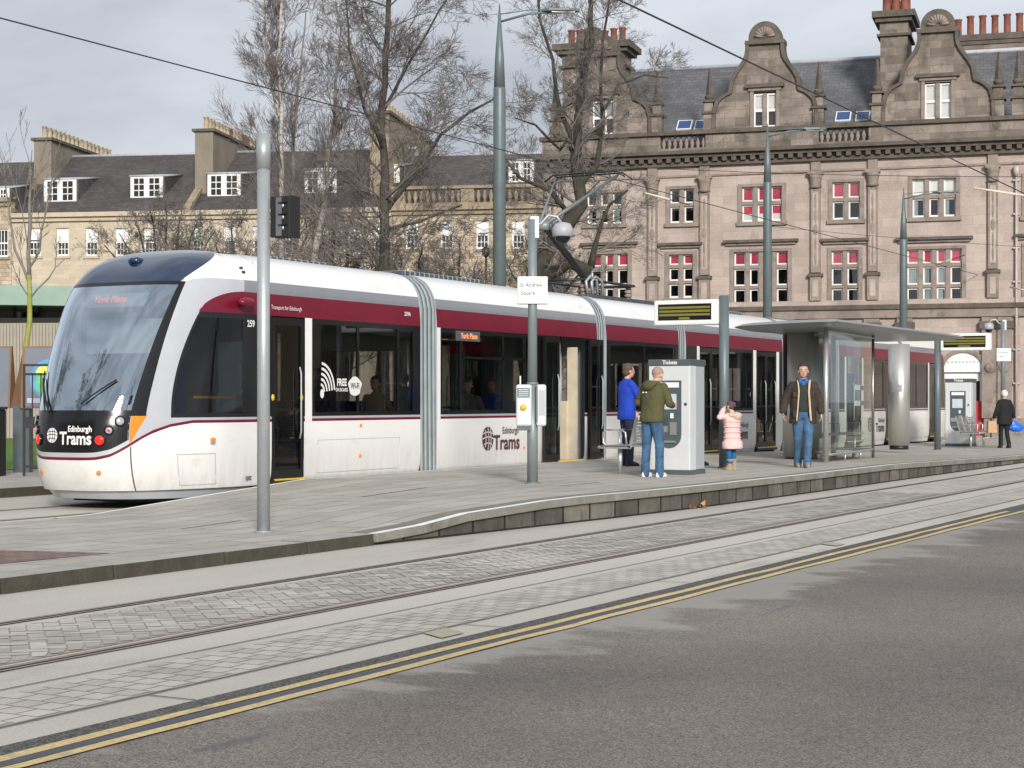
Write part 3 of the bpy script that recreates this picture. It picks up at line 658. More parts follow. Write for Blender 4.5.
    y0 = P((0, -.9, 0))[1]; it.box(-1.1, 1.1, y0-.02, y0+.02, .3, 2.7, M['interior']); it.box(-.35, .35, P((0, -1.5, 0))[1]-.08, P((0, -1.5, 0))[1]+.08, 1.1, 1.95, M['seatblue']); it.box(-1.05, -.5, y0-.04, y0+.0, 1.3, 2.3, M['cabtrim']); it.box(.55, 1.05, y0-.04, y0+.0, 1.3, 2.3, M['cabtrim'])
    yb = P((0, -2.15, 0))[1]; it.box(-.85, .85, yb-.01, yb+.01, 2.12, 2.6, M['whiteblind']); yc = P((0, -2.7, 0))[1]; it.box(-.35, -.05, yc-.02, yc+.02, 1.22, 1.5, M['blackmetal']); it.box(.15, .5, yc-.02, yc+.02, 1.22, 1.42, M['blackmetal'])
    it.build('cab_interior', body)
    if first:
        b = MB(); b.ell(ns(0, 3.42, 1, .0), (.12, .12, .06), M['navy'], 12, 8); q = ns(0, 3.40, 1, .035); b.ell(q, (.08, .05, .045), mat('marker_lens', (.03, .2, .35), .1), 12, 8)
        b.build('top_marker_lamp', body)
        b = MB()                                                    # destination text behind the top of the screen
        b2 = MB(); text_on(b2, 'York Place', .135, lambda x, y: tuple(nsx(x*1.0, 2.88+y, -.05)), M['led'], .004); 
        for k in range(24): x0 = -.62+k*1.24/24; x1 = x0+1.24/24; b.add([nsx(x0, 2.78, -.07), nsx(x1, 2.78, -.07), nsx(x1, 2.98, -.07), nsx(x0, 2.98, -.07)], [(0, 1, 2, 3)], M['lampglass'])
        ds = b.build('destination_display', body); b2.build('destination_text', body)
        b = MB()                                                    # wipers
        for x0, z0, x1, z1 in ((-.40, 1.30, -.72, 1.85), (.22, 1.40, .62, 1.72)):
            pts = [nsx(lerp(x0, x1, t/6), lerp(z0, z1, t/6), .035) for t in range(7)]; b.tube(pts, .012, M['rubber'], 5)
            if x0 < 0: b.tube([nsx(lerp(x0+.08, x1, t/6), lerp(z0, z1-.1, t/6), .03) for t in range(7)], .018, M['rubber'], 5)
            b.build('windscreen_wiper', body); b = MB()
        b = MB(); b.box(-1.0, -.96, -3.3, -3.1, 1.9, 1.94, M['blackmetal']); pr = Vector((1.34, -1.45, 2.80))
        b2 = MB(); b2.ell((1.42, -1.42, 2.83), (.09, .17, .07), M['burgundy'], 14, 8); b2.box(1.27, 1.42, -1.46, -1.38, 2.86, 2.90, M['burgundy']); b2.build('camera_mirror', body)
        b = MB(); w = MB()
        text_on(w, 'Trams', .235, lambda x, y: tuple(nsx(x+.17, .945+y, .006)), M['plainwhite'], .006, sx=.85)
        text_on(w, 'Edinburgh', .11, lambda x, y: tuple(nsx(x+.24, 1.075+y, .006)), M['plainwhite'], .003, sx=.85)
        globe(w, lambda x, y, o: tuple(nsx(x-.23, .99+y, .006+o)), .10, M['plainwhite'], M['black'])
        w.build('nose_logo', body)
        w = MB(); text_on(w, '259', .13, lambda x, y: (1.325+.006, -1.20+x, 2.54+y), M['plainwhite'], .004, sx=.9)
        w.build('fleet_number', body)
        w = MB(); text_on(w, 'QSZ', .07, lambda x, y: (1.325, -1.25+x, .36+y), M['ink'], .003); w.build('small_lettering', body)
        w = MB(); w.ell((1.326, -2.05, .92), (.02, .06, .03), M['amber']); w.build('marker_lamp', body)
        w = MB(); p = ns(.72, 3.33, 1, .01); w.ell(p, (.03, .03, .02), M['inkburg']); w.build('roof_sensor', body); w = MB(); p = ns(.74, 3.27, 1, .01); w.ell(p, (.03, .03, .02), M['blackmetal']); w.build('roof_sensor', body)
        w = MB(); w.tube([(1.15, -2.25, 1.50), (1.15, -.95, 1.50)], .025, M['yellow'], 6); w.box(.9, 1.2, -1.45, -1.15, 1.3, 1.5, M['curtain']); w.build('yellow_handrail', body)
    return body
cab(0, True)
TL = 39.0
# sections: (u0, u1)
SEC = [(-.85, 3.40), (3.93, 10.12), (10.55, 14.25), (14.66, 20.95), (21.4, 25.1), (25.55, 31.6)]
SEC.append((32.05, TL+.85-.0))
TLF = TL          # rear nose tip offset: y -> TLF - y
def section(i, u0, u1, doors, wins, pillars, opens=(), mirror_doors=True):
    b = MB(); holes = [d[:2] for d in doors]+[o[:2] for o in opens]
    straight(b, u0, u1, holes)
    # black band wherever there is no window or door; white pillars
    occ = sorted([tuple(d[:2]) for d in doors]+[tuple(w[:2]) for w in wins]+[tuple(o[:2]) for o in opens]+[tuple(p) for p in pillars]); cur = u0
    for s0, s1 in occ+[(u1, u1)]:
        if s0 > cur+.005: segband(b, cur, s0, 1.225, 2.68, M['black'])
        cur = max(cur, s1)
    for p0, p1 in pillars: segband(b, p0, p1, 1.15, 2.68, M['white'], 1, off=.004)
    endcap(b, u0+.004, M['silver']); endcap(b, u1-.004, M['silver'])
    for d in holes:                                             # sill under each door
        for s in (1, -1): b.box(s*1.2, s*1.36, d[0], d[1], .24, .32, M['blackmetal']); b.box(s*1.345, s*1.365, d[0]+.02, d[1]-.02, .30, .325, M['yellow'])
    o = b.build('carriage', tram)
    for w in wins:
        for s in (1, -1): windowpart(o, w[0], w[1], s, mull=w[2] if len(w) > 2 else (), topbar=(len(w) > 3 and s > 0))
    for d in doors:
        for s in (1, -1):
            k = d[2]; ww = (d[1]-d[0])/k
            for j in range(k): doorleaf(o, d[0]+j*ww+.008, d[0]+(j+1)*ww-.008, s)
    for q in opens:
        w = (q[1]-q[0])/2
        doorleaf(o, q[0]-w-.03, q[0]-.03, 1, .10, label='leaf of the open door, slid outside the body'); doorleaf(o, q[1]+.03, q[1]+w+.03, 1, .10, label='leaf of the open door, slid outside the body')
        for j in range(2): doorleaf(o, q[0]+j*w+.008, q[0]+(j+1)*w-.008, -1)
    # seats and poles
    y = u0+.9
    while y < u1-.7:
        if not any(h0-.5 < y < h1+.5 for h0, h1 in holes):
            seatpair(o, y, -.8); seatpair(o, y, .78) if i in (0, 1, 3) and not (i == 1 and y < 7) else None
        y += 1.05
    for y in [h[0]-.1 for h in holes]+[h[1]+.1 for h in holes]:
        for x in (.75, -.75): it = MB(); it.cyl(x, y, .3, 2.75, .018, M['galv'], 6); it.build('grab_pole', o)
    # lower access panels (thin seams) and markers
    pn = MB()
    for s0, s1 in ((u0+.35, u1-.5),):
        if i in (0, 2):
            a0, a1 = (.45, 2.75) if i == 0 else (s0, s1)
            for (c0, c1, d0, d1) in ((a0, a1, .86, .868), (a0, a1, .37, .378), (a0, a0+.012, .37, .868), (a1, a1+.012, .37, .868)): segband(pn, c0, c1, d0, d1, M['bellows'], off=.002, sides=(1,))
    for (uu, zz) in ((1.62, 1.07), (1.6, .60)) if i == 0 else (((u0+u1)/2, .6),):
        mk = MB(); mk.ell((1.327, uu, zz), (.015, .04, .03), M['amber'], 8, 6); mk.build('side_marker', o)
    if pn.v: pn.build('panel_seam', o)
    return o
c1 = section(0, -.85, 3.40, [(-.70, .10, 1)], [(.31, 3.22, (1.55, 2.72))], [(.12, .30)])
c2 = section(1, 3.93, 10.12, [], [(4.05, 4.75), (4.75, 7.05, (6.25,), 1), (7.05, 7.6)], [(3.93, 4.04)], [(8.32, 9.56)])
c3 = section(2, 10.55, 14.25, [], [(10.7, 14.1, (12.4,))], [])
c4_ = section(3, 14.66, 20.95, [(15.45, 16.85, 2), (19.06, 20.46, 2)], [(16.95, 18.8)], [(15.28, 15.44), (18.84, 19.05), (20.48, 20.68)])
c5 = section(4, 21.4, 25.1, [], [(21.55, 24.95, (23.2,))], [])
c6 = section(5, 25.55, 31.6, [(26.2, 27.6, 2), (30.0, 31.4, 2)], [(27.8, 29.8, (28.8,))], [(26.02, 26.18), (27.62, 27.78)])
c7 = section(6, 32.05, 36.1, [(34.9, 35.7, 1)], [(32.2, 34.7, (33.4,))], [(34.72, 34.88)])
# the far cab, mirrored end for end (its straight run starts at 36.1)
cab(36.1+UE, False)
# gangway bellows
for (a, c) in ((3.40, 3.93), (10.12, 10.55), (14.25, 14.66), (20.95, 21.4), (25.1, 25.55), (31.6, 32.05)):
    b = MB(); n = 8; d = (c-a)/n
    for k in range(n):
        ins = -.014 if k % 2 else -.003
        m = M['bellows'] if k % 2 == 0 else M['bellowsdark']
        for s in (1, -1):
            b.quad((s*(1.325+ins), a+k*d, .2), (s*(1.325+ins), a+(k+1)*d, .2), (s*(1.31+ins), a+(k+1)*d, 3.0), (s*(1.31+ins), a+k*d, 3.0), m)
        zs = [3.0, 3.16, 3.28, 3.4, 3.5, 3.56]
        for s in (1, -1):
            for z0, z1 in zip(zs, zs[1:]):
                b.quad((s*(hwf(z0)+ins), a+k*d, z0), (s*(hwf(z0)+ins), a+(k+1)*d, z0), (s*(hwf(z1)+ins), a+(k+1)*d, z1), (s*(hwf(z1)+ins), a+k*d, z1), m)
        b.quad((-(hwf(3.56)), a+k*d, 3.56), (hwf(3.56), a+k*d, 3.56), (hwf(3.56), a+(k+1)*d, 3.56), (-hwf(3.56), a+(k+1)*d, 3.56), m)
        b.box(-.8, .8, a+k*d, a+(k+1)*d, .26, .3, M['rubber'])
    b.build('gangway_bellows', tram)
# lettering on the sides
w = MB(); sidetext(w, 'Trams', 6.36, .70, .36, M['inkburg'], 1.05, .008); sidetext(w, 'Edinburgh', 6.5, .92, .17, M['inkburg'], .9, .002); w.build('side_lettering', c2); w = MB()
globe(w, lambda x, y, o: (1.325+.012+o, 5.66+x*.95, .79+y), .21, M['inkburg'], M['white']); w.build('side_logo', c2)
for u in (18.05,):
    w = MB(); sidetext(w, 'Trams', u, .66, .36, M['inkburg'], .92, .006); sidetext(w, 'Edinburgh', u+.15, .88, .17, M['inkburg'], .92, .002); w.build('side_lettering', c4_); w = MB()
    globe(w, lambda x, y, o: (1.325+.012+o, u-1.0+x, .77+y), .21, M['inkburg'], M['white']); w.build('side_logo', c4_)
w = MB(); sidetext(w, 'Trams', 29.4, .66, .36, M['inkburg'], .92, .006); sidetext(w, 'Edinburgh', 29.55, .88, .17, M['inkburg'], .92, .002); w.build('side_lettering', c6); w = MB()
globe(w, lambda x, y, o: (1.325+.012+o, 28.4+x, .77+y), .21, M['inkburg'], M['white']); w.build('side_logo', c6)
w = MB(); sidetext(w, 'FREE', 1.08, 1.73, .15, M['plainwhite'], .85, .006); sidetext(w, 'ON BOARD', 1.08, 1.62, .075, M['plainwhite'], .85, .002)
n = 22; cu_, cz = 1.45, 1.68
w.add([(1.33, cu_+.18*math.cos(2*math.pi*k/n)*(1+.12*math.sin(5*2*math.pi*k/n)), cz+.15*math.sin(2*math.pi*k/n)) for k in range(n)], [tuple(range(n))], M['plainwhite'])
text_on(w, 'Wi-Fi', .13, lambda x, y: (1.334, 1.45+x, 1.68+y), M['ink'], .003, sx=.8)
for rr in (.12, .20, .28, .36, .44):                                   # the wireless arcs
    vs = []
    for k in range(11):
        t = R(5+80*k/10); vs += [(1.331, .52+(rr-.022)*math.cos(t)*.85, 1.58+(rr-.022)*math.sin(t)), (1.331, .52+(rr+.018)*math.cos(t)*.85, 1.58+(rr+.018)*math.sin(t))]
    w.add(vs, [(2*k, 2*k+2, 2*k+3, 2*k+1) for k in range(10)], M['plainwhite'])
w.add([(1.331, .56+.05*math.cos(2*math.pi*k/16), 1.56+.07*math.sin(2*math.pi*k/16)) for k in range(16)], [tuple(range(16))], M['plainwhite'])
w.build('wireless_sticker', c1)
w = MB(); sidetext(w, '259A', 2.98, 2.86, .09, M['plainwhite'], 1, .002); w.build('small_lettering', c1); w = MB(); sidetext(w, 'Transport for Edinburgh', -.35, 2.80, .085, M['plainwhite'], .9, .0); w.build('small_lettering', c1)
w = MB(); w.box(1.325, 1.35, 4.55, 5.35, 2.48, 2.65, M['machinedark']); o = w.build('side_display', c2)
w = MB(); text_on(w, 'York Place', .13, lambda x, y: (1.352, 4.97+x, 2.565+y), M['led'], .003); w.build('display_text', c2)
# door buttons
for (u, z) in ((.03, 1.5), (-.68, 1.5)): w = MB(); w.ell((1.33, u, z), (.02, .035, .05), M['yellow'], 8, 6); w.build('door_button', c1)
# body behind the open door: cream partition and step
w = MB(); w.box(1.0, 1.2, 9.44, 9.5, .3, 2.5, M['interiorlight']); w.box(.3, 1.0, 9.40, 9.46, .3, 1.45, M['interiorlight']); w.box(.0, .3, 9.40, 9.46, .3, 1.1, M['interiorlight']); w.cyl(1.1, 8.9, .3, 2.6, .02, M['plainwhite'], 8); w.cyl(1.18, 8.4, .3, 2.6, .02, M['galv'], 8)
w.build('door_partition', c2)
# roof equipment
def roofbox(par, y0, y1, x0=-.7, x1=.7, z0=3.5, z1=3.72):
    b = MB(); b.box(x0, x1, y0, y1, z0, z1, M['roofgear'])
    for k in range(int((y1-y0)/.16)): b.box(x0-.01, x1+.01, y0+.05+k*.16, y0+.09+k*.16, z0+.05, z1+.012, M['bellowsdark'])
    b.build('roof_equipment', par, bevel=.02)
roofbox(c1, .2, 1.9, -.6, .6, 3.5, 3.63); roofbox(c2, 4.1, 6.9, -.7, .55, 3.5, 3.67); roofbox(c4_, 15.5, 19.5, -.8, .8, 3.5, 3.63); roofbox(c6, 26.5, 30, -.8, .8, 3.5, 3.63); roofbox(c5, 22, 24.5, z0=3.5, z1=3.62)
b = MB()
b.box(-.9, .9, 10.8, 14.0, 3.52, 3.62, M['roofgear'])
for k, (x, y) in enumerate(((-.5, 11.2), (.5, 11.2), (-.5, 13.4), (.5, 13.4), (0, 12.4), (.4, 12.0), (-.4, 12.9))):
    ins = MB(); ins.cyl(x, y, 3.6, 3.95, .06, M['blackmetal'], 8); ins.lathe(x, y, [(.1, 3.64), (.05, 3.7), (.1, 3.74), (.05, 3.78), (.1, 3.82), (.05, 3.86)], M['rust'], 8); ins.build('insulator', c3)
b.tube([(-.55, 11.1, 3.95), (.55, 11.1, 3.95), (.55, 13.6, 3.95), (-.55, 13.6, 3.95), (-.55, 11.1, 3.95)], .03, M['blackmetal'], 6)
for r_ in (.0, .25): b.tube([(.65, 11.1+r_, 3.6), (.65, 11.0+r_, 3.9), (.65, 11.2+r_, 4.02), (.65, 11.5+r_, 3.95), (.65, 11.55+r_, 3.6)], .03, M['galv'], 6)
pb = b.build('pantograph_base', c3)
b = MB(); kx = 10.35
b.tube([(0, 12.5, 3.95), (0, kx, 5.05)], .075, M['blackmetal'], 8); b.tube([(.18, 12.0, 3.85), (.1, kx+.1, 4.95)], .02, M['blackmetal'], 5)
b.tube([(.08, kx, 5.05), (.74, 12.35, 6.22)], [.05, .03], M['polegrey'], 8); b.tube([(-.08, kx, 5.05), (-.74, 12.35, 6.22)], [.03, .02], M['polemid'], 6); b.tube([(.1, kx+.1, 4.95), (.35, 12.3, 6.12)], .012, M['blackmetal'], 5)
b.tube([(-.15, kx-.05, 5.0), (.15, kx-.05, 5.0)], .09, M['polemid'], 8)
b.build('pantograph_arm', c3)
b = MB()
for dy in (0, .32):
    b.tube([(-.95, 12.25+dy, 6.16), (-.75, 12.25+dy, 6.29), (.75, 12.25+dy, 6.29), (.95, 12.25+dy, 6.16)], .018, M['blackmetal'], 6)
b.tube([(-.7, 12.25, 6.26), (-.7, 12.57, 6.26)], .015, M['blackmetal'], 5); b.tube([(.7, 12.25, 6.26), (.7, 12.57, 6.26)], .015, M['blackmetal'], 5)
b.build('pantograph_head', c3)
# ================================================================== STREET FURNITURE
def led_panel(mb_frame, mb_led, x0, x1, z0, z1, y, t=.11, faces=(1, -1)):
    """white rounded display case with dim text rows, in the local x-z plane"""
    mb_frame.box(x0, x1, y-t, y+t, z0, z1, M['plainwhite'])
    for s in faces:
        yy = y+s*(t+.004); mb_led.box(x0+.09, x1-.12, yy-.003, yy+.003, z0+.09, z1-.07, M['black'])
        h = (z1-z0-.16-.03)/4
        for k in range(4):
            a, c = (x0+.11, x1-.14) if k else (x0+.48, x1-.52)
            mb_led.box(a, c, yy-.005, yy+.006, z0+.10+k*h, z0+.10+k*h+h*.62, M['oliveled'])
def info_display(loc, rz, label, x0, x1, z0, z1, top, r=.085):
    t = empty('information_display', loc, rz, label, 'information display', 'platform displays')
    b = MB(); b.cyl(0, 0, 0, top, r, M['polegrey'], 20); b.cyl(0, 0, 0, .02, r+.03, M['polegrey'], 16); b.build('pole', t)
    b = MB(); l = MB(); led_panel(b, l, x0, x1, z0, z1, 0); b.build('case', t, bevel=.035); l.build('screen', t)
    return t
q = onplat(724, 468)
info_display((q.x, q.y, q.z), 0, 'grey pole with a white cased departure display beside the girl in the pink coat', -1.27, -.07, 2.46, 2.90, 2.96)
q = onplat(937.5, 450)
d2 = info_display((q.x, q.y, q.z), 0, 'blue-grey pole with a white cased departure display at the far end of the shelter', .10, 1.42, 2.64, 3.10, 3.06)

def ticket_machine(loc, rz, label):
    t = empty('ticket_machine', loc, rz, label, 'ticket machine', 'ticket machines')
    b = MB(); w, d, h = .68, .64, 1.80
    b.box(-w/2, w/2, -d/2+.08, d/2, .07, h-.1, M['machineside']); b.build('cabinet', t, bevel=.02)
    b = MB(); b.box(-w/2-.005, w/2+.005, -d/2, -d/2+.10, .07, h-.1, M['machine']); b.box(w/2-.015, w/2+.012, -d/2+.0, -d/2+.26, .07, h-.1, M['machine']); b.build('front_panel', t, bevel=.02)
    b = MB(); b.box(-w/2-.01, w/2+.01, -d/2-.01, d/2+.005, 0, .07, M['machinedark']); b.build('plinth', t)
    b = MB(); b.box(-w/2-.012, w/2+.012, -d/2-.012, d/2+.01, h-.1, h, M['machinedark']); hd = b.build('header', t, bevel=.008)
    b = MB(); text_on(b, 'Tickets', .085, lambda x, y: (x+.02, -d/2-.016, h-.05+y), M['plainwhite'], .002); b.build('lettering', hd)
    b = MB(); pts = []; cx, r = .0, .21; y = -d/2-.006
    poly = [(-.21, 1.47), (.21, 1.47), (.21, .62)]+[(r*math.cos(a), .62+.21*math.sin(a)) for a in [-(math.pi*k/12) for k in range(1, 12)]]+[(-.21, .62)]
    b.prism(poly, y, y+.03, M['machinedark']); b.build('recess_panel', t)
    for nm_, a0, a1, dy_, z0_, z1_, mm_ in (('instruction_strip', -.17, .17, .006, 1.36, 1.44, 'plainwhite'), ('coin_tray', -.19, -.02, .008, .66, .76, 'benchmetal'), ('keypad', .02, .13, .012, .62, .82, 'benchmetal'), ('shelf', -.15, .12, .03, .50, .53, 'benchmetal'), ('card_slot', .03, .08, .014, .88, .96, 'plainwhite')):
        b = MB(); b.box(a0, a1, y-dy_, y, z0_, z1_, M[mm_]); b.build(nm_, t)
    b = MB(); b.box(-.15, .13, y-.006, y, 1.02, 1.26, M['screen']); b.build('screen', t)
    b = MB(); b.tube([(.28, -d/2-.006, 1.1), (.28, -d/2+.01, 1.1)], .025, M['ink'], 10); b.build('lock', t)
    return t
q = onplat(684.5, 475.0)
ticket_machine((q.x-.27, q.y+.34, q.z), 0, 'tall pale grey ticket machine being used by the man in the olive hoodie')
q = onplat(960, 446.6)
ticket_machine((q.x-.1, q.y+.5, q.z), 0, 'tall pale grey ticket machine standing unused beside the far bench').scale = (1.08, 1.08, 1.1)

def bench(loc, rz, label):
    t = empty('platform_bench', loc, rz, label, 'bench', 'platform benches')          # faces local -x, runs along y
    Lh = .95
    b = MB()
    for k in range(9): x = -.44+k*.055; b.box(x, x+.04, -Lh, Lh, .44, .46, M['benchmetal'])
    b.box(-.46, .06, -Lh, -Lh+.03, .41, .455, M['benchmetal']); b.box(-.46, .06, Lh-.03, Lh, .41, .455, M['benchmetal']); b.tube([(-.47, -Lh, .43), (-.47, Lh, .43)], .025, M['benchmetal'], 8); b.build('seat', t)
    b = MB()
    for k in range(8):
        z = .49+k*.048; x = .05+(z-.45)*.28; b.box(x, x+.012, -Lh+.04, Lh-.04, z, z+.036, M['benchmetal'])
    for y in (-Lh, -.33, .33, Lh-.03):
        b.add([(.03, y, .42), (.07, y, .42), (.19, y, .90), (.15, y, .90), (.03, y+.03, .42), (.07, y+.03, .42), (.19, y+.03, .90), (.15, y+.03, .90)], [(0, 1, 2, 3), (7, 6, 5, 4), (0, 4, 5, 1), (1, 5, 6, 2), (2, 6, 7, 3), (3, 7, 4, 0)], M['benchmetal'])
    b.build('backrest', t)
    for y in (-Lh+.05, -.31, .31, Lh-.05):
        b = MB(); b.tube([(-.02, y, .46), (-.04, y, .66), (-.10, y, .70), (-.36, y, .70), (-.42, y, .66), (-.42, y, .50), (-.36, y, .46)], .016, M['benchmetal'], 8); b.build('armrest', t)
    for y in (-Lh+.2, Lh-.2):
        b = MB(); b.tube([(-.2, y, 0), (-.2, y, .44)], .035, M['benchmetal'], 10); b.box(-.3, -.1, y-.06, y+.06, 0, .012, M['benchmetal']); b.build('leg', t)
    return t
q = onplat(612, 474.5); bench((q.x+.34, q.y+.75, q.z), 0, 'slatted steel bench with looped armrests beside the man in the blue jacket')
q = onplat(972, 448); bench((q.x-.12, q.y+.3, q.z), math.pi, 'slatted steel bench with looped armrests next to the woman in black')

# plain grey mast in the foreground with the black tram signal
q = onplat(263.5, 532)
t = empty('signal_post', (q.x, q.y, q.z), 0, 'light grey steel post in the foreground carrying a small black tram signal', 'post')
b = MB(); b.cyl(0, 0, 0, 4.13-.36, .066, M['galv'], 24); b.cyl(0, 0, 0, .012, .1, M['galv'], 16); b.build('pole', t)
b = MB(); b.cyl(0, 0, 3.77, 4.13, .074, M['galv'], 24); b.cyl(0, 0, 4.13, 4.14, .06, M['galv'], 20); b.build('collar', t)
sg = MB(); a = TH                                                      # signal head: seen from behind, set to the right of the post
c_, s_ = math.cos(a), math.sin(a)
sig = empty('signal', (.0*c_, .0*s_+.05, 0), TH+R(-25)); sig.parent = t
b = MB(); b.box(.06, .29, -.02, .17, 3.06, 3.48, M['rubber']); b.box(.29, .30, -.03, .18, 3.05, 3.49, M['blackmetal']); sgo = b.build('signal_head', t, bevel=.008); sgo.location = sig.location; sgo.rotation_euler = sig.rotation_euler
bpy.data.objects.remove(sig)
b = MB()
b.box(-.06, .06, .02, .05, 3.44, 3.47, M['galv']); b.box(-.06, .06, .02, .05, 3.08, 3.11, M['galv']); b.box(-.02, .04, 0.0, .06, 3.47, 3.58, M['galv']); b.build('bracket', t)
for z in (3.15, 3.26, 3.38):
    b = MB(); b.ell((.22, -.028, z), (.016, .012, .022), M['benchmetal'], 8, 6); b.box(.17, .27, -.05, -.02, z+.03, z+.036, M['blackmetal']); o = b.build('hinge', t); o.location = sgo.location; o.rotation_euler = sgo.rotation_euler
b = MB(); b.box(.13, .20, -.024, -.018, 3.07, 3.47, M['greyink']); o = b.build('hinge_strip', t); o.location = sgo.location; o.rotation_euler = sgo.rotation_euler

def stop_pole(loc, label, mirror=1, sign_rz=0, validators=True):
    t = empty('stop_pole', loc, TH, label, 'stop pole', 'stop poles')
    b = MB(); b.cyl(0, 0, 0, 1.38, .075, M['polemid'], 20); b.cyl(0, 0, 1.38, 1.41, .08, M['polemid'], 20); b.cyl(0, 0, 1.41, 3.68, .066, M['polemid'], 20, .06); b.cyl(0, 0, 0, .015, .11, M['polemid'], 16); b.build('pole', t)
    s = MB(); s.box(-.21, .21, -.10, .10, 2.50, 2.88, M['signwhite']); so = s.build('name_sign', t, bevel=.012)
    s = MB(); text_on(s, 'St Andrew', .085, lambda x, y: (-.02+x, -.104, 2.76+y), M['greyink'], .001, sx=.85); text_on(s, 'Square', .085, lambda x, y: (-.065+x, -.104, 2.65+y), M['greyink'], .001, sx=.85); s.build('lettering', so)
    b = MB(); m = mirror
    b.tube([(0, 0, 3.60), (m*.12, 0, 3.62), (m*.22, 0, 3.74), (m*.34, 0, 3.72), (m*.42, 0, 3.60)], .022, M['galv'], 8); b.box(-.03, .09, -.05, .05, 3.42, 3.72, M['galv']); b.build('camera_arm', t)
    b = MB(); b.lathe(m*.42, 0, [(.04, 3.64), (.11, 3.62), (.145, 3.55), (.145, 3.45), (.12, 3.44)], M['machineside'], 18); bo = b.build('camera_housing', t)
    b = MB(); b.ell((m*.42, 0, 3.44), (.11, .11, .10), M['black'], 16, 10); b.build('camera_dome', bo)
    if validators:
        for s in (-1, 1):
            b = MB(); x0, x1 = (-.30, -.06) if s < 0 else (.06, .14)
            b.box(-.23 if s < 0 else .05, -.01 if s < 0 else .19, -.12, .10, .80, 1.38, M['machine']); v = b.build('card_reader', t, bevel=.03)
            if s < 0:
                b = MB(); b.box(-.21, -.04, -.128, -.118, 1.20, 1.33, M['machinedark'])
                for k in range(4): b.box(-.195, -.055, -.132, -.127, 1.215+k*.028, 1.23+k*.028, M['screen'])
                b.tube([(-.13, -.12, 1.06), (-.13, -.135, 1.06)], .045, M['yellow'], 18); b.box(-.18, -.16, .0, .02, 1.38, 1.5, M['machine']); b.build('reader_face', v)
                b = MB(); b.box(-.22, -.03, -.10, .08, .74, .80, M['machinedark']); b.build('reader_underside', v)
            else:
                b = MB(); b.box(.045, .07, -.13, .06, .86, 1.36, M['machinedark']); b.box(.09, .17, -.126, -.118, .95, 1.3, M['machineside']); b.build('reader_face', v)
    return t
q = onplat(532.5, 483.5)
stop_pole((q.x, q.y, q.z), 'grey pole with white name sign and two card readers in front of the tram', 1)
q = onplat(1003, 446.0)
stop_pole((q.x, q.y, q.z), 'grey stop pole with a white name sign and camera dome behind the woman in black', -1, validators=False)

# ------------------------------------------------------------------ the shelter
t = empty('tram_shelter', (3.9, 14.5, platz(3.9, 14.5)), 0, 'glass and stainless steel tram shelter with a lens-shaped roof', 'tram shelter')
ox, oy, oz = 3.9, 14.5, platz(3.9, 14.5)
poly = [(1.2, -4.9), (1.22, 4.3), (.6, 4.6), (-1.3, 4.5)]+[(lerp(-1.35, -1.9, math.sin(k/10*math.pi)) if 0 else -1.35-.35*math.sin(math.pi*k/10), lerp(4.4, -2.6, k/10)) for k in range(1, 10)]+[(-1.55, -2.9), (-1.35, -3.5), (-.9, -4.0), (-.2, -4.45), (.5, -4.75)]
b = MB(); n = len(poly)
top = [(x*.9, y*.97, 2.70) for x, y in poly]; mid = [(x, y, 2.645) for x, y in poly]; bot = [(x*.82+.03, y*.93, 2.575) for x, y in poly]
b.add(bot+mid+top, [tuple(range(n-1, -1, -1)), tuple(range(2*n, 3*n))]+[(i, (i+1) % n, (i+1) % n+n, i+n) for i in range(n)]+[(n+i, n+(i+1) % n, 2*n+(i+1) % n, 2*n+i) for i in range(n)], mat('roof_satin_grey', (.36, .37, .37), .38, metal=.5, var=.05))
b.build('roof', t)
for (px, py, r, h) in ((899, 452.5, .26, 2.6),):
    qq = onplat(px, py); x, y = qq.x-ox, qq.y-oy
    b = MB(); b.cyl(x, y, .10, h, r, M['stainless'], 36); dr = b.build('drum_column', t)
    b = MB(); b.cyl(x, y, 0, .10, r-.03, M['blackmetal'], 30); b.build('column_base', dr)
    b = MB(); xx, yy = x+(r+.01)*math.sin(-.3), y-(r+.01)*math.cos(.3); 
    for k in range(6):
        a0, a1 = R(-112+k*9), R(-112+(k+1)*9); b.quad((x+(r+.005)*math.cos(a0), y+(r+.005)*math.sin(a0), 1.42), (x+(r+.005)*math.cos(a1), y+(r+.005)*math.sin(a1), 1.42), (x+(r+.005)*math.cos(a1), y+(r+.005)*math.sin(a1), 1.60), (x+(r+.005)*math.cos(a0), y+(r+.005)*math.sin(a0), 1.60), M['lampglass'])
    b.build('column_notice', dr)
# stainless end drum wrapping the near end
qq = onplat(797, 459); x, y = qq.x-ox, qq.y-oy+.25
b = MB(); b.tube([(x, y, .06), (x, y, 2.58)], .36, M['satin'], 40); dr = b.build('end_drum', t)
b = MB(); b.cyl(x, y, 0, .06, .33, M['blackmetal'], 30); b.build('column_base', dr)
b = MB(); aa = [R(190+6*k) for k in range(9)]
for a0, a1 in zip(aa, aa[1:]): b.quad((x+.364*math.cos(a0), y+.364*math.sin(a0), .9), (x+.364*math.cos(a1), y+.364*math.sin(a1), .9), (x+.364*math.cos(a1), y+.364*math.sin(a1), 2.54), (x+.364*math.cos(a0), y+.364*math.sin(a0), 2.54), M['black'])
b.build('dark_poster', dr)
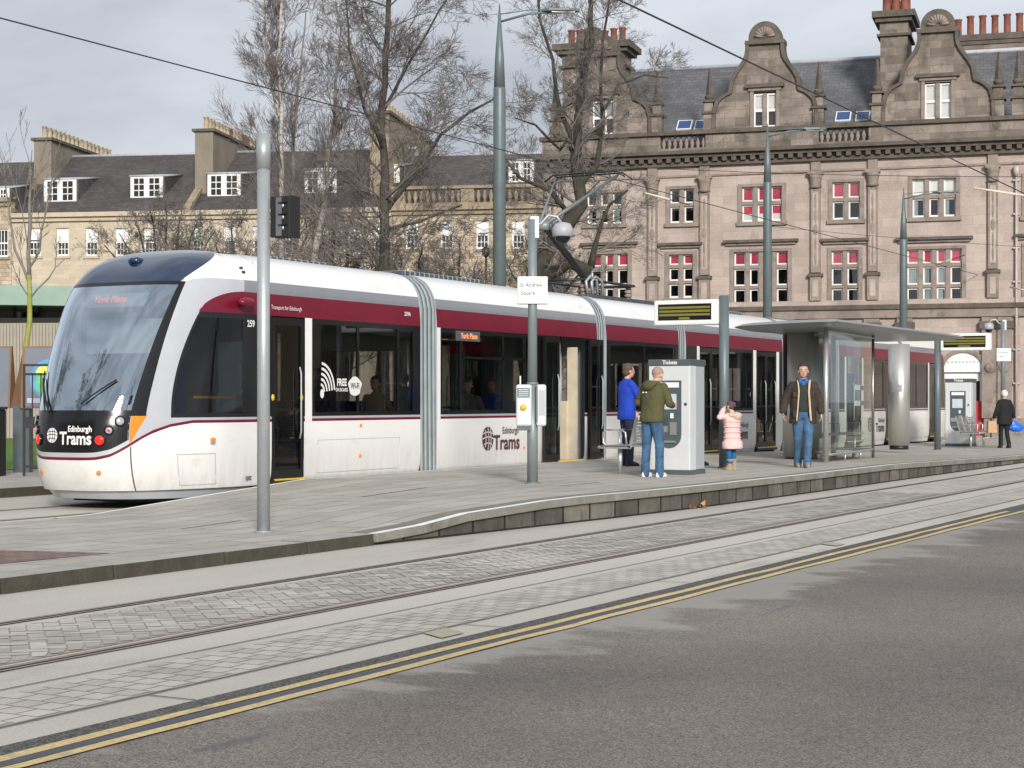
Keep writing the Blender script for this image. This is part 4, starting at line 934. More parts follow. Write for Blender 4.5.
# glass screens
pA = onplat(826, 462.5); pB = onplat(873, 458); pa_ = Vector((pA.x-ox, pA.y-oy)); pb_ = Vector((pB.x-ox, pB.y-oy))
pe = Vector((x+.3, y-.1))
def screen(p0, p1, n, z0, z1, name, curve=0.0, post=.02):
    o_ = empty(name, (0, 0, 0)); o_.parent = t; return o_
def gscreen(p0, p1, nseg, bow, label=None):
    pts = []
    d = p1-p0; nrm = Vector((d.y, -d.x)).normalized()
    for k in range(nseg+1): f = k/nseg; pts.append(p0+d*f+nrm*bow*math.sin(math.pi*f))
    g = MB()
    for k in range(nseg): a, c = pts[k], pts[k+1]; e = (c-a)*.01; g.quad((a.x+e.x, a.y+e.y, .22), (c.x-e.x, c.y-e.y, .22), (c.x-e.x, c.y-e.y, 2.52), (a.x+e.x, a.y+e.y, 2.52), M['clearglass'])
    gl = g.build('glass_screen', t)
    f = MB()
    for z in (.18, 2.52): f.tube([(p.x, p.y, z) for p in pts], .028, M['benchmetal'], 6)
    for k in range(0, nseg+1, max(1, nseg//3)): p = pts[k]; f.cyl(p.x, p.y, 0, .2, .02, M['benchmetal'], 6)
    f.tube([(p0.x, p0.y, 0), (p0.x, p0.y, 2.6)], .05, M['benchmetal'], 10); f.tube([(p1.x, p1.y, .0), (p1.x, p1.y, 2.58)], .03, M['benchmetal'], 10)
    f.build('screen_frame', t)
    m = MB()                                                      # etched band of marks on the glass
    for z in (1.10, 1.42):
        for k in range(nseg//2, nseg//2+1):
            a, c = pts[k], pts[k+1]; u_ = (c-a)
            for j in range(1):
                s0 = a+u_*.1; s1 = a+u_*.9; nn = nrm*.006
                m.quad((s0.x+nn.x, s0.y+nn.y, z), (s1.x+nn.x, s1.y+nn.y, z), (s1.x+nn.x, s1.y+nn.y, z+.10), (s0.x+nn.x, s0.y+nn.y, z+.10), M['lampglass'])
    m.build('etched_marks', gl)
gscreen(pa_, pb_, 6, .05)
gscreen(pe, pa_, 3, -.02)
gscreen(pb_+Vector((-.9, .1)), pb_+Vector((0, 0)), 2, 0)
b = MB(); p = pa_.lerp(pb_, .55); b.box(-1.0, -.55, -.6, -.55, .5, 2.3, M['greenglass']); b.box(-1.02, -.53, -.61, -.54, .42, .5, M['benchmetal']); b.build('timetable_board', t)
b = MB(); b.box(p.x-.10, p.x+.02, p.y-.03, p.y-.01, 1.75, 2.1, M['plainwhite']); b.box(p.x-.09, p.x+.01, p.y-.034, p.y-.03, 1.78, 1.9, M['yellow']); b.build('yellow_notice', t)
b = MB(); b.box(-.65, -.3, -1.8, 1.6, .48, .52, M['benchmetal'])
for yy in (-1.5, 0, 1.4): b.cyl(-.45, yy, 0, .48, .025, M['benchmetal'], 8); b.tube([(-.62, yy, .5), (-.62, yy, .72), (-.35, yy, .72), (-.35, yy, .5)], .012, M['benchmetal'], 6)
b.build('shelter_seat', t)

# ------------------------------------------------------------------ overhead line masts with lamp arms
def mast(px, D, toppy, label, armdir, armlen, lampy):
    p = at(px, D); zt = zat(toppy, D)
    t = empty('overhead_line_mast', (p.x, p.y, 0), TH, label, 'mast', 'tapered masts with lamps')
    b = MB(); b.tube([(0, 0, 0), (0, 0, zt-1.9), (0, 0, zt-1.85)], [.155, .135, .13], M['polegrey'], 20); b.cyl(0, 0, 0, .1, .22, M['polegrey'], 16); b.build('pole', t)
    b = MB(); b.tube([(0, 0, zt-1.85), (0, 0, zt-1.2), (0, 0, zt)], [.125, .10, .012], M['polegrey'], 16); b.build('spike', t)
    zl_ = zat(lampy, D); b = MB()
    b.tube([(0, 0, zl_-.22), (armlen*.5, 0, zl_-.04), (armlen*.95, 0, zl_)], .028, M['polegrey'], 6); b.tube([(0, 0, zl_-.05), (armlen*.5, 0, zl_+.04), (armlen*.9, 0, zl_+.05)], .012, M['polegrey'], 5); b.build('arm', t)
    b = MB(); vs = [(armlen*.72, -.04), (armlen*.85, -.13), (armlen*1.2, -.15), (armlen*1.38, -.06), (armlen*1.38, .06), (armlen*1.2, .15), (armlen*.85, .13), (armlen*.72, .04)]
    b.slab(vs, zl_-.0, zl_+.07, M['polegrey']); lh = b.build('lamp_head', t, bevel=.02)
    b = MB(); b.slab([(armlen*.9, -.1), (armlen*1.3, -.07), (armlen*1.3, .07), (armlen*.9, .1)], zl_-.02, zl_-.001, M['lampglass']); b.build('lamp_cover', lh)
    return t
mast(499.5, 38.66, 4, 'tall tapered mast with a lamp arm rising behind the tram, left of the mossy tree', 1, 1.28, 12)
mast(767.5, 55.5, 124, 'tapered mast with a lamp arm in front of the middle gable of the stone building', 1, 1.35, 130)
mast(903.5, 63, 188, 'tapered mast in front of the four-light window of the stone building', 1, 1.45, 193)
# slim lamp column in front of the terrace
p = at(486, 75); t = tag(empty('street_lamp', (p.x, p.y, 0)), 'thin dark street lamp column in front of the terrace behind the tram', 'street lamp')
b = MB(); b.tube([(0, 0, 0), (0, 0, 7.6)], [.07, .045], M['blackmetal'], 8); b.build('pole', t)
b = MB(); b.lathe(0, 0, [(.05, 7.6), (.16, 7.7), (.2, 7.95), (.08, 8.05), (.02, 8.2)], M['blackmetal'], 10); b.build('lantern', t)

# wires
def wire(pts, label, r=.013, grp='overhead wires'):
    b = MB(); b.tube(pts, r, M['wire'], 5); return tag(b.build('overhead_wire'), label, 'wire', grp)
def sag(p, q, n=16, s=.0):
    p, q = Vector(p), Vector(q); return [p.lerp(q, k/n)-Vector((0, 0, s*4*(k/n)*(1-k/n))) for k in range(n+1)]
wire(sag((XC, -25, 6.33), (XC, 110, 6.33), 20), 'contact wire above the tram touched by its pantograph', .011)
wire(sag((7.42, -25, 5.58), (7.42, 110, 5.58), 20), 'contact wire above the empty track, crossing the sky at top right', .0115)
p1 = at(499.5, 38.66); p2 = at(767.5, 55.5); p3 = at(903.5, 63)
wire(sag((p1.x, p1.y, 6.8), (7.42, p1.y+1.5, 5.9), 10, .1), 'thin span wire from the tallest mast towards the near track', .007)
wire(sag((p2.x, p2.y, 7.0), (7.42, p2.y+2, 5.8), 10, .1), 'thin span wire from the middle mast towards the near track', .007)
# cantilever arms reaching in from the right-hand kerb
def cantilever(px0, py0, D0, px1, py1, D1, label):
    a = at(px0, D0, zat(py0, D0)); c = at(px1, D1, zat(py1, D1)); t = empty('registration_arm', a, 0, label, 'wire arm', 'pale arms that steady the wires')
    b = MB(); d = c-a; b.tube([Vector((0, 0, 0)), d*.55], .03, M['cream'], 8); b.build('insulated_rod', t)
    b = MB(); b.tube([d*.55, d], .015, M['wire'], 6); b.build('steel_rod', t)
cantilever(974, 188, 44, 1075, 203, 44, 'pale arm steadying a wire, uppermost at the right edge')
cantilever(936, 265, 60, 965, 255, 58, 'pale arm steadying a wire in front of the four-light window')
cantilever(1010, 287, 62, 1050, 296, 60, 'pale arm steadying a wire near the right edge beside the drainpipe')
cantilever(645, 193, 50, 690, 205, 50, 'pale arm steadying a wire right of the pantograph')

# ================================================================== LEFT BACKGROUND: boards, gate, bin, pavilion
def board(px, D, w, label, rz, poster=True):
    p = at(px, D); t = empty('exhibition_board', (p.x, p.y, .12), TH+rz, label, 'display board', 'exhibition boards on the lawn')
    z0, z1 = zat(462 if 0 else 403, D)-.12, zat(346, D)-.12
    b = MB(); b.box(-.18, .12, .05, .3, 0, z0-.05, M['machinedark']); b.build('base', t)
    b = MB(); b.add([(-.02, -.02, z0-.1), (w, -.02, z0-.1), (w, .12, z1), (-.02, .12, z1), (-.36, .5, z0-.1), (w, .5, z0-.1), (w, .2, z1), (-.02, .2, z1)], [(0, 1, 2, 3), (5, 4, 7, 6), (0, 3, 7, 4), (1, 5, 6, 2), (3, 2, 6, 7), (0, 4, 5, 1)], M['boardside']); b.build('frame', t)
    def pf(x, y, o=0): f = (y-(z0-.1))/(z1-z0+.1); return (x, -.02+.14*f-.012-o, y)
    b = MB(); b.add([pf(.03, z0-.07), pf(w-.03, z0-.07), pf(w-.03, z1-.03), pf(.03, z1-.03)], [(0, 1, 2, 3)], M['posterslate'])
    if poster:
        def disc(cx, cz, rx, rz_, m, o, n=28, a0=0, a1=2*math.pi): b.add([pf(cx, cz, o)]+[pf(cx+rx*math.cos(lerp(a0, a1, k/n)), cz+rz_*math.sin(lerp(a0, a1, k/n)), o) for k in range(n+1)], [(0, 1+k, 2+k) for k in range(n)], m)
        H = z1-z0; cz = z0+H*.42; disc(.52, cz, .38, .38, M['pblue'], .004); disc(.44, cz+.12, .2, .14, M['pyellow'], .006); disc(.5, cz-.18, .24, .13, M['pgreen'], .007); disc(.33, cz-.02, .08, .14, M['pgreen'], .008); disc(.75, cz-.05, .12, .2, M['pcyan'], .006); disc(.62, cz+.2, .2, .12, M['pcyan'], .005)
        disc(.85, cz+.36, .33, .12, M['ppale'], .005, a0=0, a1=2*math.pi); disc(.72, cz+.27, .12, .08, M['ppale'], .006)
        b.add([pf(.1, z0, .005), pf(.36, z0, .005), pf(.36, z0+.09, .005), pf(.1, z0+.09, .005)], [(0, 1, 2, 3)], M['ppale'])
    b.build('poster', t); return t
M['boardside'] = mat('board_brown', (.22, .11, .05), .7); M['posterslate'] = mat('poster_slate', (.13, .15, .19), .5, var=.15, scale=1)
for k, c in dict(pblue=(.06, .28, .5), pyellow=(.6, .6, .1), pgreen=(.1, .4, .15), pcyan=(.15, .5, .5), ppale=(.4, .42, .5)).items(): M[k] = mat('print_'+k[1:], c, .5, var=.25, scale=9)
board(22, 32.5, 1.75, 'slate board printed with a blue and green globe beside the tram nose', 0)
board(-12, 33.5, .42, 'plain slate board at the left edge of the lawn', 0, False)
p = at(24, 31); t = empty('metal_gate', (p.x, p.y, .12), TH, 'open black metal railing gate between the boards and the tram nose', 'gate')
b = MB(); zt = zat(364, 31)-.12
for x in (0, .74): b.box(x-.02, x+.02, -.02, .02, 0, zt, M['blackmetal'])
b.box(0, .74, -.015, .015, zt-.04, zt, M['blackmetal']); b.box(0, .74, -.015, .015, .15, .19, M['blackmetal']); b.build('frame', t)
b = MB()
for k in range(1, 5): b.box(k*.15-.01, k*.15+.01, -.01, .01, .19, zt-.16, M['blackmetal'])
b.box(0.02, .74, -.01, .01, zt-.2, zt-.16, M['blackmetal']); b.box(.0, .2, -.04, .04, .85, 1.05, M['blackmetal']); b.build('bars', t)
p = at(-3, 31); t = empty('litter_bin', (p.x, p.y, .12), TH, 'black litter bin cut by the left edge of the view', 'bin')
b = MB(); b.box(-.28, .11, -.2, .2, 0, 1.18, M['rubber']); b.build('body', t, bevel=.03)
b = MB(); b.box(-.30, .13, -.22, .22, 1.18, 1.23, M['blackmetal']); b.build('lid', t, bevel=.01)
# pavilion with a green glass fascia
p = at(-60, 62); t = empty('pavilion', (p.x, p.y, 0), TH-R(6), 'low modern pavilion with a green glass fascia and ribbed beige cladding', 'pavilion')
z = lambda py: zat(py, 62)
b = MB(); b.box(-9, 8.0, .3, 3, 0, z(322), M['cladding'])
for k in range(-75, 66): b.box(k*.12, k*.12+.05, .24, .3, 0, z(324), M['cladding'])
b.box(-9, 8, .2, .34, z(322), z(318), M['blackmetal']); b.build('clad_wall', t)
b = MB(); n = 14; vs = []
for k in range(n+1):
    f = k/n; x = -9+17*f; top = lerp(z(276), z(291), f**.8); bot = lerp(z(300), z(309), f); vs += [(x, -.6, bot), (x, -.9, top), (x, 3, top+.1), (x, 3, bot)]
b.add(vs, [(4*k+a, 4*k+(a+1) % 4, 4*k+4+(a+1) % 4, 4*k+4+a) for k in range(n) for a in range(4)], M['greenglass']); b.build('fascia', t)
b = MB(); b.box(-9, 8, 2.0, 2.2, z(320), z(300), M['pane']); b.box(-9, 8, 2.8, 2.9, z(320), z(300), M['dark']); 
for k in range(-9, 9): b.box(k*.95, k*.95+.06, 1.95, 2.25, z(320), z(300), M['blackmetal'])
b.build('clerestory', t)

# the terrace on the near side of the street, outside the view: the tram's windows mirror it
t = empty('facing_building', (30, 44, 0), 0, 'grey stone building across the street that the tram windows mirror', 'building')
b = MB(); b.box(0, 12, 0, 90, 0, 15, M['render']); b.box(-.3, 0, 0, 90, 14.4, 15, M['darktrim']); b.box(-.15, 0, 0, 90, 4.6, 5.0, M['darktrim']); b.build('wall', t)
for k in range(24):
    for z_ in (1.0, 5.8, 10.2): w_ = MB(); w_.box(-.04, .0, 1.6+k*3.7, 3.2+k*3.7, z_, z_+2.6, M['dark']); w_.box(-.07, -.04, 1.5+k*3.7, 1.6+k*3.7, z_, z_+2.6, M['sash']); w_.box(-.07, -.04, 3.2+k*3.7, 3.3+k*3.7, z_, z_+2.6, M['sash']); w_.box(-.07, -.04, 1.6+k*3.7, 3.2+k*3.7, z_+1.25, z_+1.35, M['sash']); w_.build('window', t)

# small things on the ground
b = MB(); p = at(694, F*1.45/(508.5-HORIZ)); random.seed(4)
for k in range(26):
    x, y = p.x+random.uniform(-.14, .14), p.y+random.uniform(-.22, .22); a = random.uniform(0, 6); r = random.uniform(.04, .08); zz = random.uniform(.03, .11)
    b.add([(x+r*math.cos(a), y+r*math.sin(a), .01), (x+r*.6*math.cos(a+1.6), y+r*.6*math.sin(a+1.6), zz), (x-r*math.cos(a), y-r*math.sin(a), .015), (x-r*.6*math.cos(a+1.6), y-r*.6*math.sin(a+1.6), zz*.6)], [(0, 1, 2, 3)], M['leaf'] if 'leaf' in M else M.setdefault('leaf', mat('dry_leaf', (.4, .22, .1), .8, var=.3)))
tag(b.build('dead_leaves'), 'little clump of dry orange leaves against the platform wall', 'leaves', kind='stuff')
b = MB(); p = at(921, F*1.45/(468-HORIZ)); b.add([(p.x-.1, p.y-.1, .006), (p.x+.1, p.y-.15, .006), (p.x+.15, p.y+.2, .03), (p.x-.05, p.y+.15, .012)], [(0, 1, 2, 3)], M['plainwhite'])
tag(b.build('litter'), 'white scrap of paper on the track beside the platform', 'litter')
# ================================================================== BUILDINGS
class Facade:
    def __init__(s, px, D, phi):
        s.r0, s.D, s.phi = px, D, R(phi); s.X0 = (px-512)/F*D; s.c, s.s_ = math.cos(s.phi), math.sin(s.phi)
    def s(s, px, dep=0):
        r = (px-512)/F; X0 = s.X0+dep*s.s_; D0 = s.D+dep*s.c; return (r*D0-X0)/(s.c+r*s.s_)
    def D_(s, sx, dep=0): return s.D-s.s_*sx+dep*s.c
    def z(s, px, py, dep=0): return CAM[2]+(HORIZ-py)*s.D_(s.s(px, dep), dep)/F
    def root(s, name, label, cat, group=None):
        x, y = cw(s.X0, s.D); return empty(name, (x, y, 0), TH-s.phi, label, cat, group)
def wall_with_holes(mb, x0, x1, z0, z1, holes, m, y=0, depth=.25, mr=None):
    xs = sorted({x0, x1}|{v for h in holes for v in h[:2] if x0 < v < x1}); zs = sorted({z0, z1}|{v for h in holes for v in h[2:4] if z0 < v < z1})
    for a, c in zip(xs, xs[1:]):
        for d, e in zip(zs, zs[1:]):
            mx, mz = (a+c)/2, (d+e)/2
            if any(h[0] < mx < h[1] and h[2] < mz < h[3] for h in holes): continue
            mb.quad((a, y, d), (c, y, d), (c, y, e), (a, y, e), m)
    for h in holes:
        a, c, d, e = h[:4]; m2 = mr or m
        mb.quad((a, y, d), (a, y, e), (a, y+depth, e), (a, y+depth, d), m2); mb.quad((c, y, d), (c, y+depth, d), (c, y+depth, e), (c, y, e), m2)
        mb.quad((a, y, d), (a, y+depth, d), (c, y+depth, d), (c, y, d), m2); mb.quad((a, y, e), (c, y, e), (c, y+depth, e), (a, y+depth, e), m2)

# ------------------------------------------------------------------ the pink stone building on the right
A = Facade(780, 70, 17.5)
RB = A.root('stone_building', 'large pink sandstone building with curved gables, red blinds and a slate roof', 'building')
XL, XR = A.s(543), A.s(1200)
zc = A.z(780, 160.5); zstr = A.z(780, 309)
wins = []       # px0, px1, py0, py1, lights, rows, kinds
def W(px0, px1, py0, py1, n, rows, top, low='dark'): wins.append((A.s(px0), A.s(px1), A.z((px0+px1)/2, py1), A.z((px0+px1)/2, py0), n, rows, top, low))
W(587, 622, 193, 224, 3, 2, 'plain', 'curtain'); W(670, 694, 189, 223, 2, 2, 'plain'); W(742, 782, 186.5, 221.5, 3, 2, 'pink', 'pinklow'); W(832.5, 860, 182, 219.5, 2, 2, 'pink'); W(912.5, 956, 178.5, 217, 3, 2, 'curtain', 'curtain')
W(591, 628, 254, 305, 3, 3, 'pink'); W(669, 693, 254.5, 298, 2, 3, 'pink'); W(734, 788, 251.5, 307.5, 4, 3, 'pink'); W(831.5, 858.5, 250.5, 307.5, 2, 3, 'pink'); W(907, 962, 249, 307, 4, 3, 'pink', 'curtain')
W(1026, 1052, 246, 306, 2, 3, 'plain'); W(1026, 1052, 176, 216, 2, 2, 'plain'); W(1095, 1140, 243, 304, 3, 3, 'plain'); W(1095, 1140, 172, 213, 3, 2, 'plain')
arch = (A.s(943.5), A.s(984), 0.12, A.z(964, 372))
gf = [(A.s(590), A.s(640), .9, 3.9), (A.s(670), A.s(700), .9, 3.9), (A.s(740), A.s(790), .9, 3.9), (A.s(826), A.s(862), .9, 3.9)]
wl = MB(); wall_with_holes(wl, XL, XR, 0, zstr, [arch]+gf, M['sandstone'], depth=.35)
wall_with_holes(wl, XL, XR, zstr, zc+.52, [w[:4] for w in wins], M['sandstone'], depth=.28, mr=M['trimstone'])
DEP = 11
wl.quad((XL, 0, 0), (XL, 0, zc+.52), (XL, DEP, zc+.52), (XL, DEP, 0), M['sandstone']); wl.quad((XR, 0, 0), (XR, DEP, 0), (XR, DEP, zc+.52), (XR, 0, zc+.52), M['sandstone']); wl.quad((XL, DEP, 0), (XL, DEP, zc+.52), (XR, DEP, zc+.52), (XR, DEP, 0), M['sandstone'])
# arch spandrels
cx, rr = (arch[0]+arch[1])/2, (arch[1]-arch[0])/2; zt_ = arch[3]; ztop = zt_+rr
wl.build('wall', RB)
ring = [(cx-rr*math.cos(math.pi*k/16), zt_+rr*math.sin(math.pi*k/16)) for k in range(17)]
# blank over the arch: wall already closed above the springing, so the fanlight is a shallow white half disc in a moulded ring
b = MB(); b.prism(ring, -.05, .02, M['plainwhite']); fl = b.build('fanlight', RB)
b = MB()
for k in range(16):
    (x0, z0), (x1, z1) = ring[k], ring[k+1]; f = 1.22
    o0, o1 = (cx+(x0-cx)*f, zt_+(z0-zt_)*f), (cx+(x1-cx)*f, zt_+(z1-zt_)*f); b.prism([(x0, z0), o0, o1, (x1, z1)], -.14, .02, M['trimstone'])
b.box(arch[0]-.2, arch[0]-.002, -.14, .02, .12, zt_, M['trimstone']); b.box(arch[1]+.002, arch[1]+.2, -.14, .02, .12, zt_, M['trimstone']); b.build('arch_surround', RB)
b = MB()
for k in range(9): b.box(cx-.62+k*.14, cx-.62+k*.14+.09, -.056, -.05, zt_+.34, zt_+.42, M['lampglass'])
b.build('fanlight_lettering', fl)
b = MB(); b.box(arch[0], arch[1], .12, .2, zt_-.35, zt_-.002, M['plainwhite']); b.box(arch[0], arch[0]+.16, .12, .2, .12, zt_-.35, M['plainwhite']); b.box(arch[1]-.16, arch[1], .12, .2, .12, zt_-.35, M['plainwhite']); b.box(cx-.08, cx+.08, .12, .2, .12, zt_-.35, M['plainwhite'])
b.box(arch[0]+.16, arch[1]-.16, .2, .24, 1.5, zt_-.35, M['dark']); b.box(arch[0], arch[1], .10, .24, .12, 1.45, mat('door_red', (.45, .02, .03), .4)); b.box(arch[0], arch[1], -.6, .12, 0, .12, M['trimstone']); b.build('entrance_door', RB)
for h in gf:
    b = MB(); b.box(h[0], h[1], .2, .24, h[2], h[3], M['dark']); 
    for x in (h[0]+.04, (h[0]+h[1])/2, h[1]-.04): b.box(x-.04, x+.04, .12, .2, h[2], h[3], M['sash'])
    b.box(h[0], h[1], .12, .19, h[3]-1.0, h[3]-.92, M['sash']); b.build('shopfront_window', RB)
# windows: mullioned stone, white sashes, panes and blinds
for (x0, x1, z0, z1, n, rows, top, low) in wins:
    b = MB(); fw = (x1-x0)/n; t_ = .085; zsp = z1-(z1-z0)*(.27 if rows == 3 else .46)
    for k in range(1, n): b.box(x0+k*fw-t_, x0+k*fw+t_, .02, .22, z0, z1, M['trimstone'])
    b.box(x0, x1, .03, .215, zsp-.07, zsp+.07, M['trimstone'])
    if rows == 3: zm = (z0+zsp)/2; b.box(x0, x1, .03, .212, zm-.06, zm+.06, M['trimstone'])
    e = .16
    b.box(x0-e, x0-.003, -.05, .05, z0-.1, z1+.12, M['trimstone']); b.box(x1+.003, x1+e, -.05, .05, z0-.1, z1+.12, M['trimstone']); b.box(x0-.003, x1+.003, -.05, .05, z1+.003, z1+.12, M['trimstone']); b.box(x0-e-.05, x1+e+.05, -.12, .05, z0-.16, z0-.003, M['trimstone'])
    if rows == 3:
        b.box(x0-.42, x1+.42, -.24, .02, z1+.36, z1+.47, M['darktrim']); b.box(x0-.32, x1+.32, -.12, .02, z1+.26, z1+.36, M['trimstone'])
    wo = b.build('window', RB)
    f = MB(); g = MB(); bl = MB(); zlv = [z0, zsp, z1] if rows == 2 else [z0, (z0+zsp)/2, zsp, z1]
    for k in range(n):
        a, c = x0+k*fw+(t_ if k else .0), x0+(k+1)*fw-(t_ if k < n-1 else .0)
        for j, (d, e2) in enumerate(zip(zlv, zlv[1:])):
            d += .07 if j else 0; e2 -= .07 if j < len(zlv)-2 else 0; w_ = .055
            f.box(a, a+w_, .12, .17, d, e2, M['sash']); f.box(c-w_, c, .12, .17, d, e2, M['sash']); f.box(a+w_, c-w_, .12, .17, e2-w_, e2, M['sash']); f.box(a+w_, c-w_, .12, .17, d, d+w_*(1.6 if j == 0 else 1), M['sash'])
            g.quad((a+w_, .15, d+w_), (c-w_, .15, d+w_), (c-w_, .15, e2-w_), (a+w_, .15, e2-w_), M['pane'])
            last = j == len(zlv)-2
            if last and top == 'pink': bl.box(a+w_, c-w_, .17, .18, d+(.02), e2, M['pinkblind'])
            if last and top == 'curtain': bl.box(a+w_, c-w_, .17, .18, d, e2, M['whiteblind'])
            if not last and low == 'curtain' and random.random() < .75: bl.box(a+w_, a+w_+(c-a)*random.choice((.3, .5, .75)), .19, .2, d, e2, M['curtain'])
            if not last and low == 'pinklow': bl.box(a+w_, c-w_, .17, .18, e2-.35, e2, M['pinkblind'])
            if not last and low == 'pinklow' and j == 0: bl.box(a+w_, c-w_, .18, .19, d, d+.4, M['whiteblind'])
    f.build('sash_frames', wo); g.build('pane', wo)
    if bl.v: bl.build('blind', wo)
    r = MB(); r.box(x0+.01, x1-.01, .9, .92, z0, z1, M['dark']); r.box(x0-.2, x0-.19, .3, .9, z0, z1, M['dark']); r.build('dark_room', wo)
# string course, cornice, dentils, parapet
b = MB(); b.box(XL-.1, XR, -.26, .02, zstr-.08, zstr+.1, M['darktrim']); b.box(XL-.05, XR, -.16, .02, zstr-.42, zstr-.08, M['trimstone']); b.box(XL, XR, -.1, .02, zstr+.1, zstr+.30, M['sandstone'])
z2 = A.z(780, 236); b.build('string_course', RB)
b = MB(); b.box(XL-.3, XR, -.55, .02, zc+.36, zc+.5, M['darktrim']); b.box(XL-.2, XR, -.36, .02, zc+.22, zc+.36, M['darktrim']); b.box(XL-.1, XR, -.2, .02, zc-.10, zc+.05, M['darktrim']); b.box(XL-.02, XR, -.07, .02, zc-.52, zc-.44, M['trimstone'])
x = XL
while x < XR: b.box(x, x+.19, -.34, -.05, zc+.05, zc+.22, M['darktrim']); x += .38
b.build('cornice', RB)
zp0, zp1 = zc+.5, A.z(780, 128)-.12
bal = [(A.s(661), A.s(706)), (A.s(819), A.s(869))]
b = MB(); cur = XL
for p0, p1 in bal+[(XR, XR)]:
    b.box(cur, p0, -.12, .3, zp0, zp1, M['sootstone']); cur = p1
b.box(XL-.1, XR, -.26, .4, zp1, zp1+.16, M['darktrim']); b.box(XL, XR, -.16, .34, zp0-.01, zp0+.14, M['sootstone']); b.build('parapet', RB)
for p0, p1 in bal:
    b = MB(); x = p0+.1
    while x < p1-.1:
        b.lathe(x, .08, [(.07, zp0+.13), (.07, zp0+.18), (.045, zp0+.21), (.09, zp0+.32), (.09, zp0+.38), (.045, lerp(zp0, zp1, .75)), (.05, zp1-.06), (.075, zp1-.01)], M['trimstone'], 8); x += .235
    b.build('balustrade', RB)
# pilasters
def pilaster(px, wpx=9):
    x = A.s(px); w = wpx/F*A.D_(x)/2*1.05; zb0, zt0 = zstr+.3, zc-.52; b = MB()
    b.box(x-w-.03, x+w+.03, -.2, .02, zb0, zb0+.95, M['trimstone']); b.box(x-w*.6, x+w*.6, -.22, -.2, zb0+.15, zb0+.8, M['sandstone']); b.box(x-w-.1, x+w+.1, -.26, .02, zb0+.95, zb0+1.08, M['darktrim'])
    b.box(x-w, x+w, -.15, .02, zb0+1.12, zt0-.65, M['trimstone']); b.box(x-w+.07, x+w-.07, -.165, -.15, zb0+1.35, zt0-.8, M['sandstone'])
    for k in range(5): zz = lerp(zb0+1.7, zt0-1.2, k/4); b.ell((x, -.15, zz), (w*(.62 if k == 2 else .3), .035, .26 if k == 2 else .34), M['trimstone'], 8, 6)
    b.lathe(x, -.08, [(w*1.15, zt0-.65), (w*1.3, zt0-.58), (w*1.1, zt0-.5), (w*1.35, zt0-.25), (w*1.6, zt0-.12)], M['trimstone'], 8); b.box(x-w*1.6, x+w*1.6, -.28, .02, zt0-.12, zt0, M['trimstone'])
    b.box(x-w, x+w, -.13, .02, zt0, zc-.10, M['trimstone']); b.build('pilaster', RB)
for px in (549, 653, 705, 816, 873, 993): pilaster(px)
